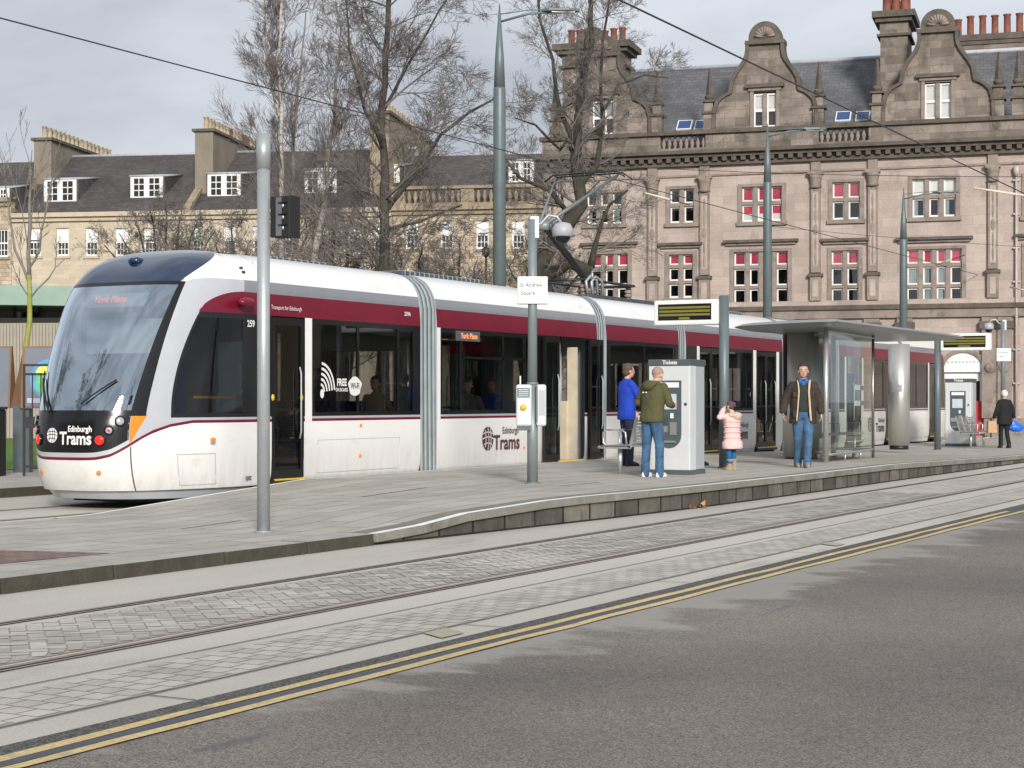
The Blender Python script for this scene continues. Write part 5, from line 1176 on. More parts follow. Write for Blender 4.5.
# gables
G = [(2.06, 0), (2.05, .70), (1.93, 1.09), (1.78, 1.25), (1.6, 1.38), (1.38, 1.47), (1.34, 1.63), (1.28, 2.0), (1.14, 2.26), (.98, 2.48), (.80, 2.74), (.70, 2.96), (.66, 3.2), (.66, 3.45)]
def gable(px, k, pyb, wpx, wpy, lights=2, hasshell=True, name='gable'):
    x = A.s(px); z0 = zp1+.16; out = [(x+a*k, z0+h*k) for a, h in G]; inn = [(x-a*k, z0+h*k) for a, h in reversed(G)]
    ww, wh = wpx/F*A.D_(x), wpy/F*A.D_(x); wz = z0+.06
    b = MB()
    # wall of the gable in columns round the window
    prof = lambda h: table([(hh, a) for a, hh in G], h)
    n = 28; hs = [3.45*k*i/n for i in range(n+1)]
    for h0, h1 in zip(hs, hs[1:]):
        a0, a1 = prof(h0/k)*k, prof(h1/k)*k; zz0, zz1 = z0+h0, z0+h1
        if zz0 < wz+wh and zz1 > wz: segs = [(-1, -ww/2), (ww/2, 1)]
        else: segs = [(-1, 1)]
        for s0, s1 in segs:
            l0, l1 = (-a0, -a1) if s0 == -1 else (s0, s0); r0, r1 = (a0, a1) if s1 == 1 else (s1, s1)
            b.quad((x+l0, 0, zz0), (x+r0, 0, zz0), (x+r1, 0, zz1), (x+l1, 0, zz1), M['sootstone']); b.quad((x+r0, .45, zz0), (x+l0, .45, zz0), (x+l1, .45, zz1), (x+r1, .45, zz1), M['sootstone'])
    for s in (-1, 1):
        b.quad((x+s*ww/2, 0, wz), (x+s*ww/2, 0, wz+wh), (x+s*ww/2, .3, wz+wh), (x+s*ww/2, .3, wz), M['trimstone'])
    g = b.build(name, RB)
    b = MB()                                                          # raised coping that follows the curve
    for pts in (out, inn[::-1]):
        s = 1 if pts is out else -1
        for (x0, q0), (x1, q1) in zip(pts, pts[1:]): b.prism([(x0, q0), (x0+s*.14, q0+.05), (x1+s*.14, q1+.05), (x1, q1)], -.14, .55, M['darktrim'])
    zt = z0+3.45*k; b.box(x-.82*k, x+.82*k, -.16, .58, zt, zt+.16*k, M['darktrim'])
    b.prism([(x-.68*k*math.cos(math.pi*i/18), zt+.16*k+.1+.68*k*math.sin(math.pi*i/18)) for i in range(19)]+[(x+.68*k, zt+.16*k), (x-.68*k, zt+.16*k)], -.06, .5, M['darktrim'])
    b.build('coping', g)
    b = MB(); zc_ = zt+.16*k+.12
    for i in range(9):
        a = R(10+20*i); b.tube([(x+.1*k*math.cos(a), -.08, zc_+.1*k*math.sin(a)), (x+.42*k*math.cos(a), -.10, zc_+.42*k*math.sin(a))], [.03, .075*k], M['trimstone'], 6)
    b.build('shell_ornament', g)
    b = MB(); e = .13
    b.box(x-ww/2-e, x-ww/2+.002, -.06, .1, wz-.08, wz+wh+.1, M['trimstone']); b.box(x+ww/2-.002, x+ww/2+e, -.06, .1, wz-.08, wz+wh+.1, M['trimstone']); b.box(x-ww/2-.32, x+ww/2+.32, -.2, .02, wz+wh+.22, wz+wh+.36, M['darktrim']); b.box(x-ww/2-.2, x+ww/2+.2, -.1, .02, wz+wh+.1, wz+wh+.22, M['trimstone'])
    b.box(x-.07, x+.07, -.02, .2, wz, wz+wh, M['trimstone']); wo = b.build('window', RB)
    return x, wz, ww, wh, wo, g
for px, k, wpx, wpy in ((603, .94, 22, 33), (765, .97, 23, 33), (938, .98, 26, 35)):
    x, wz, ww, wh, wo, g = gable(px, k, 0, wpx, wpy)
    f = MB()
    for s in (-1, 1):
        a, c = (x-ww/2, x-.07) if s < 0 else (x+.07, x+ww/2)
        for d, e2 in ((wz, wz+wh*.5), (wz+wh*.5, wz+wh)):
            f.box(a, a+.06, .1, .15, d, e2, M['sash']); f.box(c-.06, c, .1, .15, d, e2, M['sash']); f.box(a+.06, c-.06, .1, .15, e2-.06, e2, M['sash']); f.box(a+.06, c-.06, .1, .15, d, d+.05, M['sash'])
        f.quad((a, .13, wz), (c, .13, wz), (c, .13, wz+wh), (a, .13, wz+wh), M['pane']); f.box(a+.06, c-.06, .17, .18, wz+(0 if px > 900 else wh*.55), wz+wh, M['whiteblind'] if px > 700 else M['curtain'])
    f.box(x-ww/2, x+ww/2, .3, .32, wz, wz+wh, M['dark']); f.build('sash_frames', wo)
# finials
def finial(px, k=1.0):
    x = A.s(px); z0 = zp1+.16; b = MB(); w = .24*k
    b.box(x-w, x+w, -.1, .38, z0, z0+.75*k, M['sootstone']); b.box(x-w-.08, x+w+.08, -.18, .46, z0+.75*k, z0+.86*k, M['darktrim']); b.box(x-w*.85, x+w*.85, -.06, .34, z0+.86*k, z0+1.3*k, M['sootstone']); b.box(x-w-.05, x+w+.05, -.15, .43, z0+1.3*k, z0+1.4*k, M['darktrim'])
    h = z0+1.4*k; b.lathe(x, .14, [(.15*k, h), (.24*k, h+.12), (.22*k, h+.2), (.11*k, h+.28)], M['darktrim'], 10); b.tube([(x, .14, h+.26), (x, .14, h+1.5*k)], [.19*k, .035], M['darktrim'], 4, smooth=False); b.build('finial', RB)
for px in (555, 657, 709, 818.5, 877, 998.5, 1018): finial(px, .87)
# roof
zr0 = zp0+.2; dr = 5.0; zrg = A.z(790, 63.5, dr)
b = MB(); yo = .5; yb = 2*dr-yo
b.quad((XL+.3, yo, zr0), (XR, yo, zr0), (XR, dr, zrg), (XL+.3, dr, zrg), M['slate']); b.quad((XR, yb, zr0), (XL+.3, yb, zr0), (XL+.3, dr, zrg), (XR, dr, zrg), M['slate'])
b.add([(XL+.3, yo, zr0), (XL+.3, dr, zrg), (XL+.3, yb, zr0)], [(0, 1, 2)], M['sootstone']); b.add([(XR, yo, zr0), (XR, yb, zr0), (XR, dr, zrg)], [(0, 1, 2)], M['sootstone'])
b.tube([(XL+.3, dr, zrg+.03), (XR, dr, zrg+.03)], .10, M['lead'], 6); rf = b.build('roof', RB)
for px in (603, 765, 938):                                       # roofs running back from each gable
    x = A.s(px); k = 1.6; zt = zr0+2.9; b = MB()
    b.quad((x-k-.3, .5, zr0-.3), (x-k-.3, dr, zr0-.3), (x, dr, zt), (x, .45, zt), M['slate']); b.quad((x+k+.3, .5, zr0-.3), (x, .45, zt), (x, dr, zt), (x+k+.3, dr, zr0-.3), M['slate']); b.tube([(x, .45, zt), (x, dr-.8, zt)], .07, M['lead'], 6); b.build('gable_roof', rf)
sl = (zrg-zr0)/(dr-yo)
for px0, px1, py0, py1 in ((678.5, 691, 120.5, 131), (696, 704, 120.5, 131), (837, 850, 111, 123), (857, 869, 111, 123)):
    # find depth where roof meets the row
    best = min((abs(A.z((px0+px1)/2, (py0+py1)/2, d)-(zr0+sl*(d-yo))), d) for d in [yo+.02*i for i in range(230)])[1]
    x0, x1 = A.s(px0, best), A.s(px1, best); hh = .62; b = MB()
    def rp(x, t, o): d = best+t*hh/math.hypot(1, sl)*.9; return (x, d-o*sl/math.hypot(1, sl), zr0+sl*(d-yo)+o/math.hypot(1, sl))
    b.add([rp(x0-.05, -.6, .06), rp(x1+.05, -.6, .06), rp(x1+.05, .6, .06), rp(x0-.05, .6, .06), rp(x0-.05, -.6, -.05), rp(x1+.05, -.6, -.05), rp(x1+.05, .6, -.05), rp(x0-.05, .6, -.05)], [(0, 1, 2, 3), (0, 4, 5, 1), (1, 5, 6, 2), (2, 6, 7, 3), (3, 7, 4, 0)], M['plainwhite'])
    so = b.build('skylight', RB); b = MB(); b.add([rp(x0, -.5, .07), rp(x1, -.5, .07), rp(x1, .5, .07), rp(x0, .5, .07)], [(0, 1, 2, 3)], mat('skylight_blue', (.01, .055, .2), .12, coat=.6)); b.build('pane', so)
# chimneys
def pots(par, x0, x1, y, z, n, m, h=.6, r=.14):
    for k in range(n):
        mb = MB(); x = lerp(x0, x1, k/(n-1) if n > 1 else .5); hh = h*random.uniform(.9, 1.1); mb.lathe(x, y+random.uniform(-.03, .03), [(r*1.1, z), (r*1.1, z+.07), (r*.85, z+.1), (r*.8, z+hh-.08), (r, z+hh-.05), (r, z+hh)], m, 10); mb.build('chimney_pot', par)
def stack(x0, x1, y0, y1, z0, z1, m, name='chimney', parent=None, npots=0, pm=None, ph=.6, two=False, fl=.18, potr=.14):
    b = MB(); b.box(x0, x1, y0, y1, z0, z1-.9, m)
    b.box(x0-.02, x1+.02, y0-.02, y1+.02, z1-.9, z1-.42, m)
    b.box(x0-fl*.7, x1+fl*.7, y0-fl*.7, y1+fl*.7, z1-.98, z1-.88, M['darktrim']); b.box(x0-fl, x1+fl, y0-fl, y1+fl, z1-.42, z1-.25, M['darktrim']); b.box(x0-fl*1.7, x1+fl*1.7, y0-fl*1.7, y1+fl*1.7, z1-.25, z1, M['darktrim'])
    c = b.build(name, parent)
    return c
x0, x1 = A.s(879, 1.9), A.s(911, 1.9); zt = A.z(893, 6.5)
c = stack(x0+.15, x1-.05, .9, 2.9, zr0, zt, M['sootstone'], parent=RB); pots(c, x0+.35, x1-.2, 1.4, zt, 3, M['redpot'], .75, .19); pots(c, x0+.35, x1-.2, 2.3, zt, 3, M['redpot'], .75, .19)
x0, x1 = A.s(567, 1.7), A.s(627, 1.7); zt = A.z(600, 46.5, 1.7)
c = stack(x0, x1, 1.0, 2.4, zr0, zt, M['sootstone'], parent=RB, fl=.22); pots(c, x0+.2, x1-.2, 1.7, zt, 7, M['redpot'], .7, .17)
b = MB(); b.box(x0+.4, x1-.4, .95, 1.05, zr0, zt-1.2, M['sandstone']); b.prism([((x0+x1)/2-.62*math.cos(math.pi*i/14), zt+.05+.62*math.sin(math.pi*i/14)) for i in range(15)], .8, 1.15, M['darktrim']); b.build('chimney_ornament', c)
x0, x1 = A.s(952, 6), A.s(1100, 6); zt = A.z(980, 36, 6)
c = stack(x0, x1, 5.7, 6.8, zr0+1, zt, M['sootstone'], parent=RB, fl=.08); pots(c, x0+.25, x1-.2, 6.2, zt, 12, M['redpot'], .82, .17)
# drainpipes, ledge plinths, right-hand pier
b = MB(); x = A.s(1016.5); b.tube([(x, -.14, .2), (x, -.14, zc-.6)], .05, M['whitepipe'] if 'whitepipe' in M else M.setdefault('whitepipe', mat('pale_drainpipe', (.42, .37, .34), .5)), 8); b.lathe(x, -.16, [(.05, zc-1.0), (.12, zc-.85), (.13, zc-.65), (.07, zc-.6)], M['whitepipe'], 8)
for k in range(8): b.box(x-.12, x+.12, -.16, 0, .8+k*1.3, .86+k*1.3, M['whitepipe'])
b.build('drainpipe', RB)
b = MB(); b.box(XL, arch[0]-.3, -.18, .02, 0, .8, M['trimstone']); b.box(arch[1]+.3, XR, -.18, .02, 0, .8, M['trimstone'])
b.build('plinth', RB)
for px in (990, 1004, 1040):
    b = MB(); x = A.s(px); b.box(x-.3, x+.3, -.22, .02, .8, zstr-.45, M['trimstone']); b.box(x-.38, x+.38, -.3, .02, zstr-.9, zstr-.6, M['darktrim']); b.ell((x, -.24, zstr-2.4), (.2, .06, .2), M['trimstone'], 10, 8); b.build('pier', RB)
for px in (655, 710, 808, 872, 905): b = MB(); x = A.s(px); b.box(x-.3, x+.3, -.2, .02, .8, zstr-.45, M['trimstone']); b.box(x-.38, x+.38, -.28, .02, zstr-.9, zstr-.6, M['darktrim']); b.build('pier', RB)

# ------------------------------------------------------------------ the terrace on the left
T = Facade(130, 120, 9)
def terrace_windows(root, pxs, py0, py1, wm, blind=True, wpx=13):
    hs = []
    for px in pxs: x = T.s(px); w = wpx/F*T.D_(x)/2; hs.append((x-w, x+w, T.z(px, py1), T.z(px, py0)))
    return hs
def sash(root, h, blind=.5, y=.12, cols=3, name='window', trim='creamtrim'):
    x0, x1, z0, z1 = h; b = MB(); w = .1
    b.box(x0-.15, x1+.15, -.12, .02, z0-.18, z0-.003, M[trim])
    b.box(x0, x0+w, y, y+.06, z0, z1, M['sash']); b.box(x1-w, x1, y, y+.06, z0, z1, M['sash']); b.box(x0+w, x1-w, y, y+.06, z1-w, z1, M['sash']); b.box(x0+w, x1-w, y, y+.06, z0, z0+w*1.3, M['sash'])
    zm = (z0+z1)/2; b.box(x0+w, x1-w, y-.01, y+.055, zm-.05, zm+.05, M['sash'])
    for k in range(1, cols): x = lerp(x0+w, x1-w, k/cols); b.box(x-.022, x+.022, y+.01, y+.05, z0, zm if blind else z1, M['sash'])
    for zz in ((z0+zm)/2,): b.box(x0+w, x1-w, y+.012, y+.048, zz-.022, zz+.022, M['sash'])
    o = b.build(name, root)
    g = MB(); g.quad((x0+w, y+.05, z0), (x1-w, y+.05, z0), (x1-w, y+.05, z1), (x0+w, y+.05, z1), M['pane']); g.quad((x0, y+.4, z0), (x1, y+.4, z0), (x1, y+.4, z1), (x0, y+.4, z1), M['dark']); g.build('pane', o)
    if blind: g = MB(); g.box(x0+w, x1-w, y+.0, y+.03, max(zm+.02, lerp(z1, z0, blind)), z1-.05, M['whiteblind']); g.build('blind', o)
def ridge_house(name, label, px0, px1, stone, rows, eavepy, ridgepy, dep=8, extra=None, trim='creamtrim', group='terraced houses behind the square'):
    r = T.root(name, label, 'building', group); x0, x1 = T.s(px0), T.s(px1); pm = (px0+px1)/2
    ze = T.z(pm, eavepy); hs = []
    for (pxs, a, c, blind) in rows:
        sh = [0.0]
        for px in pxs: x = T.s(px); w = 13/F*T.D_(x)/2; hs.append(((x-w, x+w, T.z(px, c), T.z(px, a)), blind))
    b = MB(); wall_with_holes(b, x0, x1, 0, ze, [h for h, _ in hs], stone, depth=.2)
    D2 = dep*2; b.quad((x0, 0, 0), (x0, 0, ze), (x0, D2, ze), (x0, D2, 0), stone); b.quad((x1, 0, 0), (x1, D2, 0), (x1, D2, ze), (x1, 0, ze), stone); b.quad((x0, D2, 0), (x0, D2, ze), (x1, D2, ze), (x1, D2, 0), stone)
    b.build('wall', r)
    for h, bl in hs: sash(r, h, bl*random.uniform(.8, 1.15) if bl else 0, trim=trim)
    b = MB(); b.box(x0, x1, -.45, .02, ze-.02, ze+.28, M[trim]); b.box(x0, x1, -.22, .02, ze-.3, ze-.02, M[trim]); b.build('cornice', r)
    zr_ = T.z(pm, ridgepy, dep); b = MB(); zs = ze+.25
    b.quad((x0, .2, zs), (x1, .2, zs), (x1, dep, zr_), (x0, dep, zr_), M['slatebrown']); b.quad((x1, D2-.2, zs), (x0, D2-.2, zs), (x0, dep, zr_), (x1, dep, zr_), M['slatebrown']); b.tube([(x0, dep, zr_), (x1, dep, zr_)], .12, M['lead'], 6)
    for xx in (x0, x1): b.add([(xx, .2, zs), (xx, dep, zr_), (xx, D2-.2, zs)], [(0, 1, 2)], stone)
    rf = b.build('roof', r)
    return r, x0, x1, ze, zr_, zs, dep, rf
def dormer(r, info, px0, px1, py0, py1):
    _, x0, x1, ze, zr_, zs, dep, rf = info; sl = (zr_-zs)/(dep-.2); pm = (px0+px1)/2
    d = min((abs(T.z(pm, py1, d)-(zs+sl*(d-.2))), d) for d in [.2+.03*i for i in range(230)])[1]
    a, c = T.s(px0, d), T.s(px1, d); z0, z1 = T.z(pm, py1, d), T.z(pm, py0, d); dd = (z1-zs)/sl+.2+.5
    b = MB(); e = .25
    b.add([(a-e, d, z0-.2), (c+e, d, z0-.2), (c+e, d, z1+.15), (a-e, d, z1+.15), (a-e-.3, dd, z0-.2), (c+e+.3, dd, z0-.2), (c+e+.3, dd+.6, z1+.55), (a-e-.3, dd+.6, z1+.55)], [(0, 4, 7, 3), (1, 2, 6, 5), (3, 7, 6, 2), (0, 3, 2, 1)], M['slatebrown'])
    b.tube([(a-e, d-.03, z1+.18), (c+e, d-.03, z1+.18), (c+e+.3, dd+.6, z1+.6)], .09, M['lead'], 5)
    do = b.build('dormer', r)
    b = MB(); m = (a+c)/2
    b.box(a-.14, c+.14, d-.12, d-.01, z0-.12, z1+.1, M['sash']); 
    for q0, q1 in ((a+.12, m-.2), (m+.2, c-.12)):
        b.box(q0, q1, d-.125, d-.121, z0, z1, M['dark'])
        for k in range(1, 2): xx = lerp(q0, q1, k/2); b.box(xx-.03, xx+.03, d-.14, d-.125, z0, z1, M['sash'])
        for k in range(1, 3): zz = lerp(z0, z1, k/3); b.box(q0, q1, d-.138, d-.126, zz-.03, zz+.03, M['sash'])
    b.build('window', do)
def tchimney(r, px0, px1, pytop, dep0, dep1, n, pm_, zb_, mm='render', ph=.9):
    x0, x1 = T.s(px0, dep0), T.s(px0, dep0)+1.3; zt = T.z(px0, pytop, dep0)
    # long axis runs back from the street
    y1 = max(dep1, dep0+.5)
    b = MB(); b.box(x0, x1, dep0, y1, zb_, zt-.2, M[mm]); b.box(x0-.18, x1+.18, dep0-.18, y1+.18, zt-.2, zt, M['darktrim']); c = b.build('chimney', r)
    for k in range(n):
        b = MB(); y = lerp(dep0+.4, y1-.4, k/(n-1)); b.lathe((x0+x1)/2+random.uniform(-.05, .05), y, [(.24, zt), (.24, zt+.1), (.18, zt+.15), (.17, zt+ph-.1), (.22, zt+ph-.06), (.22, zt+ph)], M['buffpot'] if random.random() < pm_ else M['redpot'], 8); b.build('chimney_pot', c)
upper = ((228, 256),)
i0 = ridge_house('terraced_house', 'dark weathered stone house cut by the left edge of the view', -330, 11, M['rubble'], [((-300, -255, -210, -165, -120, -75, -30, 2), 229, 257, 0)], 205, 166, trim='mosstrim'); dormer(i0[0], i0, -10, 8, 190, 205)
i1 = ridge_house('terraced_house', 'cream stone terraced house with two white dormers, second from the left edge', 11.5, 186, M['creamstone'], [((34.5, 62.5, 91.5, 121.5, 150), 228, 256, .5), ((34.5, 62.5, 91.5, 121.5, 150), 300, 336, .3)], 216.5, 156)
dormer(i1[0], i1, 46.5, 75, 181.5, 200.5); dormer(i1[0], i1, 133, 161.5, 178.5, 196.5)
i2 = ridge_house('terraced_house', 'cream stone terraced house behind the birches with three dormers', 186.5, 392, M['creamstone'], [((198, 229.5, 259, 290, 322, 354, 380), 226, 254, .5), ((198, 229.5, 259, 290, 322, 354), 300, 334, .3)], 213.5, 151)
dormer(i2[0], i2, 210, 239, 176, 195); dormer(i2[0], i2, 307, 335, 172, 192); dormer(i2[0], i2, 384, 398, 168, 182)
i3 = ridge_house('terraced_house', 'buff stone terraced house with a mossy balustrade, between the mast and the mossy tree', 392.5, 620, M['rubble'], [((412, 447, 482.5, 518.5, 552), 220.5, 249, .5), ((412, 447, 482.5, 518.5), 290, 325, .3)], 209, 154, dep=7, trim='mosstrim')
dormer(i3[0], i3, 511, 532, 163, 181); dormer(i3[0], i3, 555, 575, 161, 180)
r, x0, x1, ze = i3[:4]; b = MB(); zt = T.z(460, 186)
x = x0; k = 0
while x < x1:
    b.box(x, x+.9, -.3, .2, ze+.28, zt, M['mosstrim']); k += 1
    for j in range(9): b.lathe(x+1.15+j*.42, -.05, [(.12, ze+.45), (.08, ze+.6), (.17, ze+.85), (.09, zt-.35), (.14, zt-.2)], M['mosstrim'], 6)
    x += 4.7
b.box(x0, x1, -.4, .3, zt-.2, zt, M['mosstrim']); b.box(x0, x1, -.35, .25, ze+.28, ze+.46, M['mosstrim']); b.build('balustrade', r)
tchimney(i1[0], 34, 74, 138, 4.2, 17, 16, .97, i1[3]); tchimney(i2[0], 195, 214, 129, 2.5, 15.0, 16, .75, i2[3]); tchimney(i3[0], 370, 400, 111, 1.8, 17.5, 16, .97, i3[3], mm='mosstrim')
b = MB(); r, x0, x1, ze, zr_, zs, dep, rf = i2
b.add([(x0-.25, .1, zs), (x0+.25, .1, zs), (x0+.25, dep, zr_+.25), (x0-.25, dep, zr_+.25), (x0-.25, .1, zs+.35), (x0+.25, .1, zs+.35), (x0+.25, dep, zr_+.5), (x0-.25, dep, zr_+.5)], [(0, 4, 7, 3), (1, 2, 6, 5), (4, 5, 6, 7), (0, 1, 5, 4)], M['mosstrim']); b.build('skew_coping', rf)
# ================================================================== TREES
def rnd_perp(d):
    v = Vector((random.gauss(0, 1), random.gauss(0, 1), random.gauss(0, 1))); v -= d*v.dot(d); return v.normalized()
def grow(mb, m, p, d, L_, r, lvl, P_):
    """one branch and everything it carries; P_: dict of habit"""
    n = max(2, min(7, int(L_/P_['seg'])+1)); pts = [p.copy()]; rad = [r]; q = p.copy(); dd = d.copy()
    for k in range(n):
        dd = (dd+rnd_perp(dd)*P_['wob']+Vector((0, 0, P_['up']))*(1 if lvl else .5)).normalized(); q = q+dd*(L_/n); pts.append(q.copy()); rad.append(max(P_['rmin'], r*(1-(k+1)/n*.78)))
    mb.tube(pts, rad, m, 5 if r > .03 else (4 if r > .014 else 3), caps=False, smooth=r > .02)
    if lvl >= P_['lv']: return
    c = P_['kids'][min(lvl, len(P_['kids'])-1)]; c = int(c*random.uniform(.75, 1.25)+.5)
    for k in range(c):
        f = random.uniform(P_['from'], .98); i = min(n-1, int(f*n)); pp = pts[i].lerp(pts[i+1], f*n-i); base = (pts[i+1]-pts[i]).normalized()
        ang = R(random.uniform(*P_['ang'])); nd = (base*math.cos(ang)+rnd_perp(base)*math.sin(ang)).normalized()
        grow(mb, m, pp, nd, L_*random.uniform(*P_['ls'])*(1-.35*f), max(P_['rmin'], rad[i]*random.uniform(.45, .62)), lvl+1, P_)
def tree(name, label, D, stems, P_, bark, twig, group=None, spawn=None, cat='tree', groundz=.12):
    """stems: polylines [(px, py, r, depth offset)...]; the first starts at the ground"""
    px0 = stems[0][0][0]; p0 = at(px0, D, groundz)
    t = empty(name, p0, 0, label, cat, group); tr = MB(); br = MB()
    for si, st in enumerate(stems):
        pts = []; rad = []
        for (px, py, r, dz) in [q_[:4] for q_ in st]:
            DD = D+dz; z = zat(py, DD); pts.append(at(px, DD, z)-p0); rad.append(r)
        if si == 0: pts[0].z = -.05
        # smooth and roughen the polyline
        fine = []; fr = []
        for i in range(len(pts)-1):
            k = max(2, int((pts[i+1]-pts[i]).length/.5))
            for j in range(k):
                f = j/k; v = pts[i].lerp(pts[i+1], f); v += Vector((random.gauss(0, .02), random.gauss(0, .03), 0)); fine.append(v); fr.append(lerp(rad[i], rad[i+1], f)*random.uniform(.94, 1.08))
        fine.append(pts[-1]); fr.append(rad[-1]); tr.tube(fine, fr, twig if (bark == M['limebark'] and si) else bark, 9)
        tot = len(fine)-1; s0, dens, L0, L1 = st[0][4] if len(st[0]) > 4 else (spawn or (.25, 3, 2.5, 1.0))
        length = sum((fine[i+1]-fine[i]).length for i in range(tot)); cnt = int(length*(1-s0)*dens)
        for k in range(cnt):
            f = s0+(1-s0)*(k+random.random())/cnt; i = min(tot-1, int(f*tot)); base = (fine[i+1]-fine[i]).normalized(); ang = R(random.uniform(*P_['ang0']))
            side = rnd_perp(base); nd = (base*math.cos(ang)+side*math.sin(ang)).normalized()
            grow(br, twig, fine[i], nd, lerp(L0, L1, (f-s0)/(1-s0))*random.uniform(.6, 1.25), max(P_['rmin']*2, fr[i]*random.uniform(.22, .42)), 0, P_)
    tr.build('trunk', t); br.build('branches', t); return t
random.seed(11)
birch = dict(seg=.3, wob=.10, up=.05, rmin=.0036, lv=3, kids=[7, 5, 4], ls=(.5, .85), ang=(15, 38), ang0=(25, 50)); birch['from'] = .2
big = dict(seg=.35, wob=.13, up=.05, rmin=.0042, lv=3, kids=[7, 5, 4], ls=(.5, .8), ang=(22, 48), ang0=(40, 75)); big['from'] = .2
bush = dict(seg=.3, wob=.16, up=.05, rmin=.005, lv=3, kids=[6, 5, 3], ls=(.45, .72), ang=(25, 65), ang0=(20, 60)); bush['from'] = .15
tree('birch_tree', 'bare birch with pale speckled trunk, leftmost of the birches', 46,
     [[(284, 470, .10, 0, (.3, 3.8, 1.9, 1.2)), (283, 250, .08, 0), (281, 150, .062, 0), (279, 60, .045, 0), (284, -50, .03, 0)], [(282, 130, .04, 0, (.1, 4, 1.2, .6)), (268, 60, .03, .4), (262, -20, .015, .6)]], birch, M['birchbark'], M['twigpurple'], 'birches in the square')
tree('birch_tree', 'bare leaning birch with a pale trunk, just left of the big brown tree', 44,
     [[(306, 470, .11, 0, (.3, 3.2, 1.7, 1.0)), (312, 290, .09, 0), (322, 210, .075, 0), (334, 120, .05, .3), (342, 20, .025, .5)], [(322, 205, .045, 0, (.1, 4, 1.3, .7)), (338, 150, .035, -.5), (352, 90, .015, -.8)]], birch, M['birchbark'], M['twigpurple'], 'birches in the square')
tree('birch_tree', 'bare thin birch with a darker trunk standing between the two paler birches', 48,
     [[(297, 470, .09, 0, (.3, 2.8, 1.7, 1.0)), (296, 260, .075, 0), (292, 150, .055, 0), (300, 70, .03, .3), (306, 10, .014, .5)]], birch, M['twiggrey'], M['twigpurple'], 'birches in the square')
tree('bare_tree', 'big bare straight-trunked tree with a long limb reaching towards the tall mast', 42,
     [[(384, 470, .19, 0, (.28, 5.0, 2.3, 1.5)), (384, 290, .135, 0), (385, 200, .115, 0), (383, 110, .09, 0), (388, 30, .065, 0), (392, -60, .05, 0)],
      [(386, 212, .07, 0, (.15, 3.0, 1.6, 1.0)), (402, 188, .062, .2), (424, 160, .05, .5), (440, 135, .042, .6), (470, 112, .035, .8), (505, 92, .02, 1)],
      [(384, 150, .045, 0, (.15, 3.2, 1.6, .9)), (366, 110, .036, -.6), (350, 50, .025, -1), (345, -20, .02, -1)], [(384, 110, .045, 0, (.15, 3.2, 1.7, 1)), (410, 60, .034, .5), (440, 10, .022, .8), (470, -30, .02, 1)],
      [(384, 230, .05, 0, (.15, 3.6, 1.5, .8)), (420, 222, .035, -.3), (462, 205, .02, -.4)]], big, M['bark'], M['twig'])
sp = (.08, 3.8, 1.7, .9)
tree('mossy_tree', 'dark mossy twisting tree in front of the left end of the stone building', 55,
     [[(528, 440, .40, 0, (.5, 2.4, 1.6, 1.0)), (531, 320, .36, 0), (536, 268, .31, 0), (556, 238, .24, 0), (582, 205, .21, 0), (576, 160, .18, 0), (579, 125, .155, 0), (583, 80, .115, 0), (592, 40, .09, 0), (590, -30, .06, 0)],
      [(590, 272, .2, -.5, (.1, 1.6, 1.5, .9)), (570, 262, .2, -.4), (548, 275, .2, -.2), (534, 292, .26, 0)],
      [(579, 150, .09, 0)+(sp,), (560, 112, .075, -.4), (553, 60, .055, -.6), (541, 20, .04, -.8), (536, -30, .04, -1)],
      [(580, 185, .10, 0)+(sp,), (596, 165, .085, .4), (604, 120, .07, .5), (600, 80, .05, .6), (606, 20, .035, .8), (612, -20, .03, 1)],
      [(572, 215, .07, 0)+(sp,), (548, 190, .055, -.5), (520, 178, .06, -.8), (498, 150, .035, -1)], [(590, 268, .13, -.5)+(sp,), (598, 235, .07, -.6), (610, 205, .05, -.8), (628, 190, .03, -1)],
      [(604, 110, .06, .5)+(sp,), (618, 85, .045, .7), (645, 75, .03, 1), (668, 78, .015, 1.2)], [(578, 125, .07, 0)+(sp,), (560, 150, .05, .8), (535, 125, .035, 1), (515, 118, .02, 1.2)]],
     big, M['barkmoss'], M['twig'])
young = dict(seg=.3, wob=.1, up=.12, rmin=.006, lv=2, kids=[5, 3], ls=(.4, .6), ang=(20, 40), ang0=(20, 40)); young['from'] = .25
tree('young_tree', 'slender young tree with a yellow-green lichen trunk at the far left', 42,
     [[(29, 470, .075, 0, (.85, 2.2, 1.4, 1.2)), (28.5, 345, .065, 0), (29, 275, .055, 0)], [(29, 280, .055, 0, (.2, 2.4, 2.0, 1.2)), (30, 225, .04, 0), (30, 185, .025, 0), (32, 150, .01, 0)],
      [(29, 285, .035, 0, (.2, 2, 1.2, .8)), (16, 250, .03, 0), (8, 205, .02, 0), (4, 165, .01, 0)], [(29, 270, .03, 0, (.2, 2, 1.2, .8)), (38, 250, .03, 0), (46, 215, .02, 0), (54, 170, .01, 0)], [(29, 300, .022, 0, (.3, 2, .8, .5)), (48, 278, .018, 0), (66, 258, .01, 0)]], young, M['limebark'], M['twiggrey'])
def shrubtree(px, D, top, spread, label, n=7, tw='twig'):
    st = []; 
    for k in range(n):
        a = lerp(-1, 1, k/(n-1)); st.append([(px+a*4, 455, .07, 0, (.3, 3.6, 1.8, .9)), (px+a*spread*.35, lerp(330, 300, abs(a)), .055, random.uniform(-.8, .8)), (px+a*spread*.8, lerp(top+15, top+60, abs(a)), .03, random.uniform(-1.2, 1.2)), (px+a*spread, lerp(top, top+45, abs(a)), .015, random.uniform(-1.5, 1.5))])
    tree('bare_shrub', label, D, st, bush, M['bark'], M[tw], 'bare shrubs and small trees behind the tram')
shrubtree(166, 62, 200, 62, 'low spreading bare tree above the tram nose, left of the birches', 9)
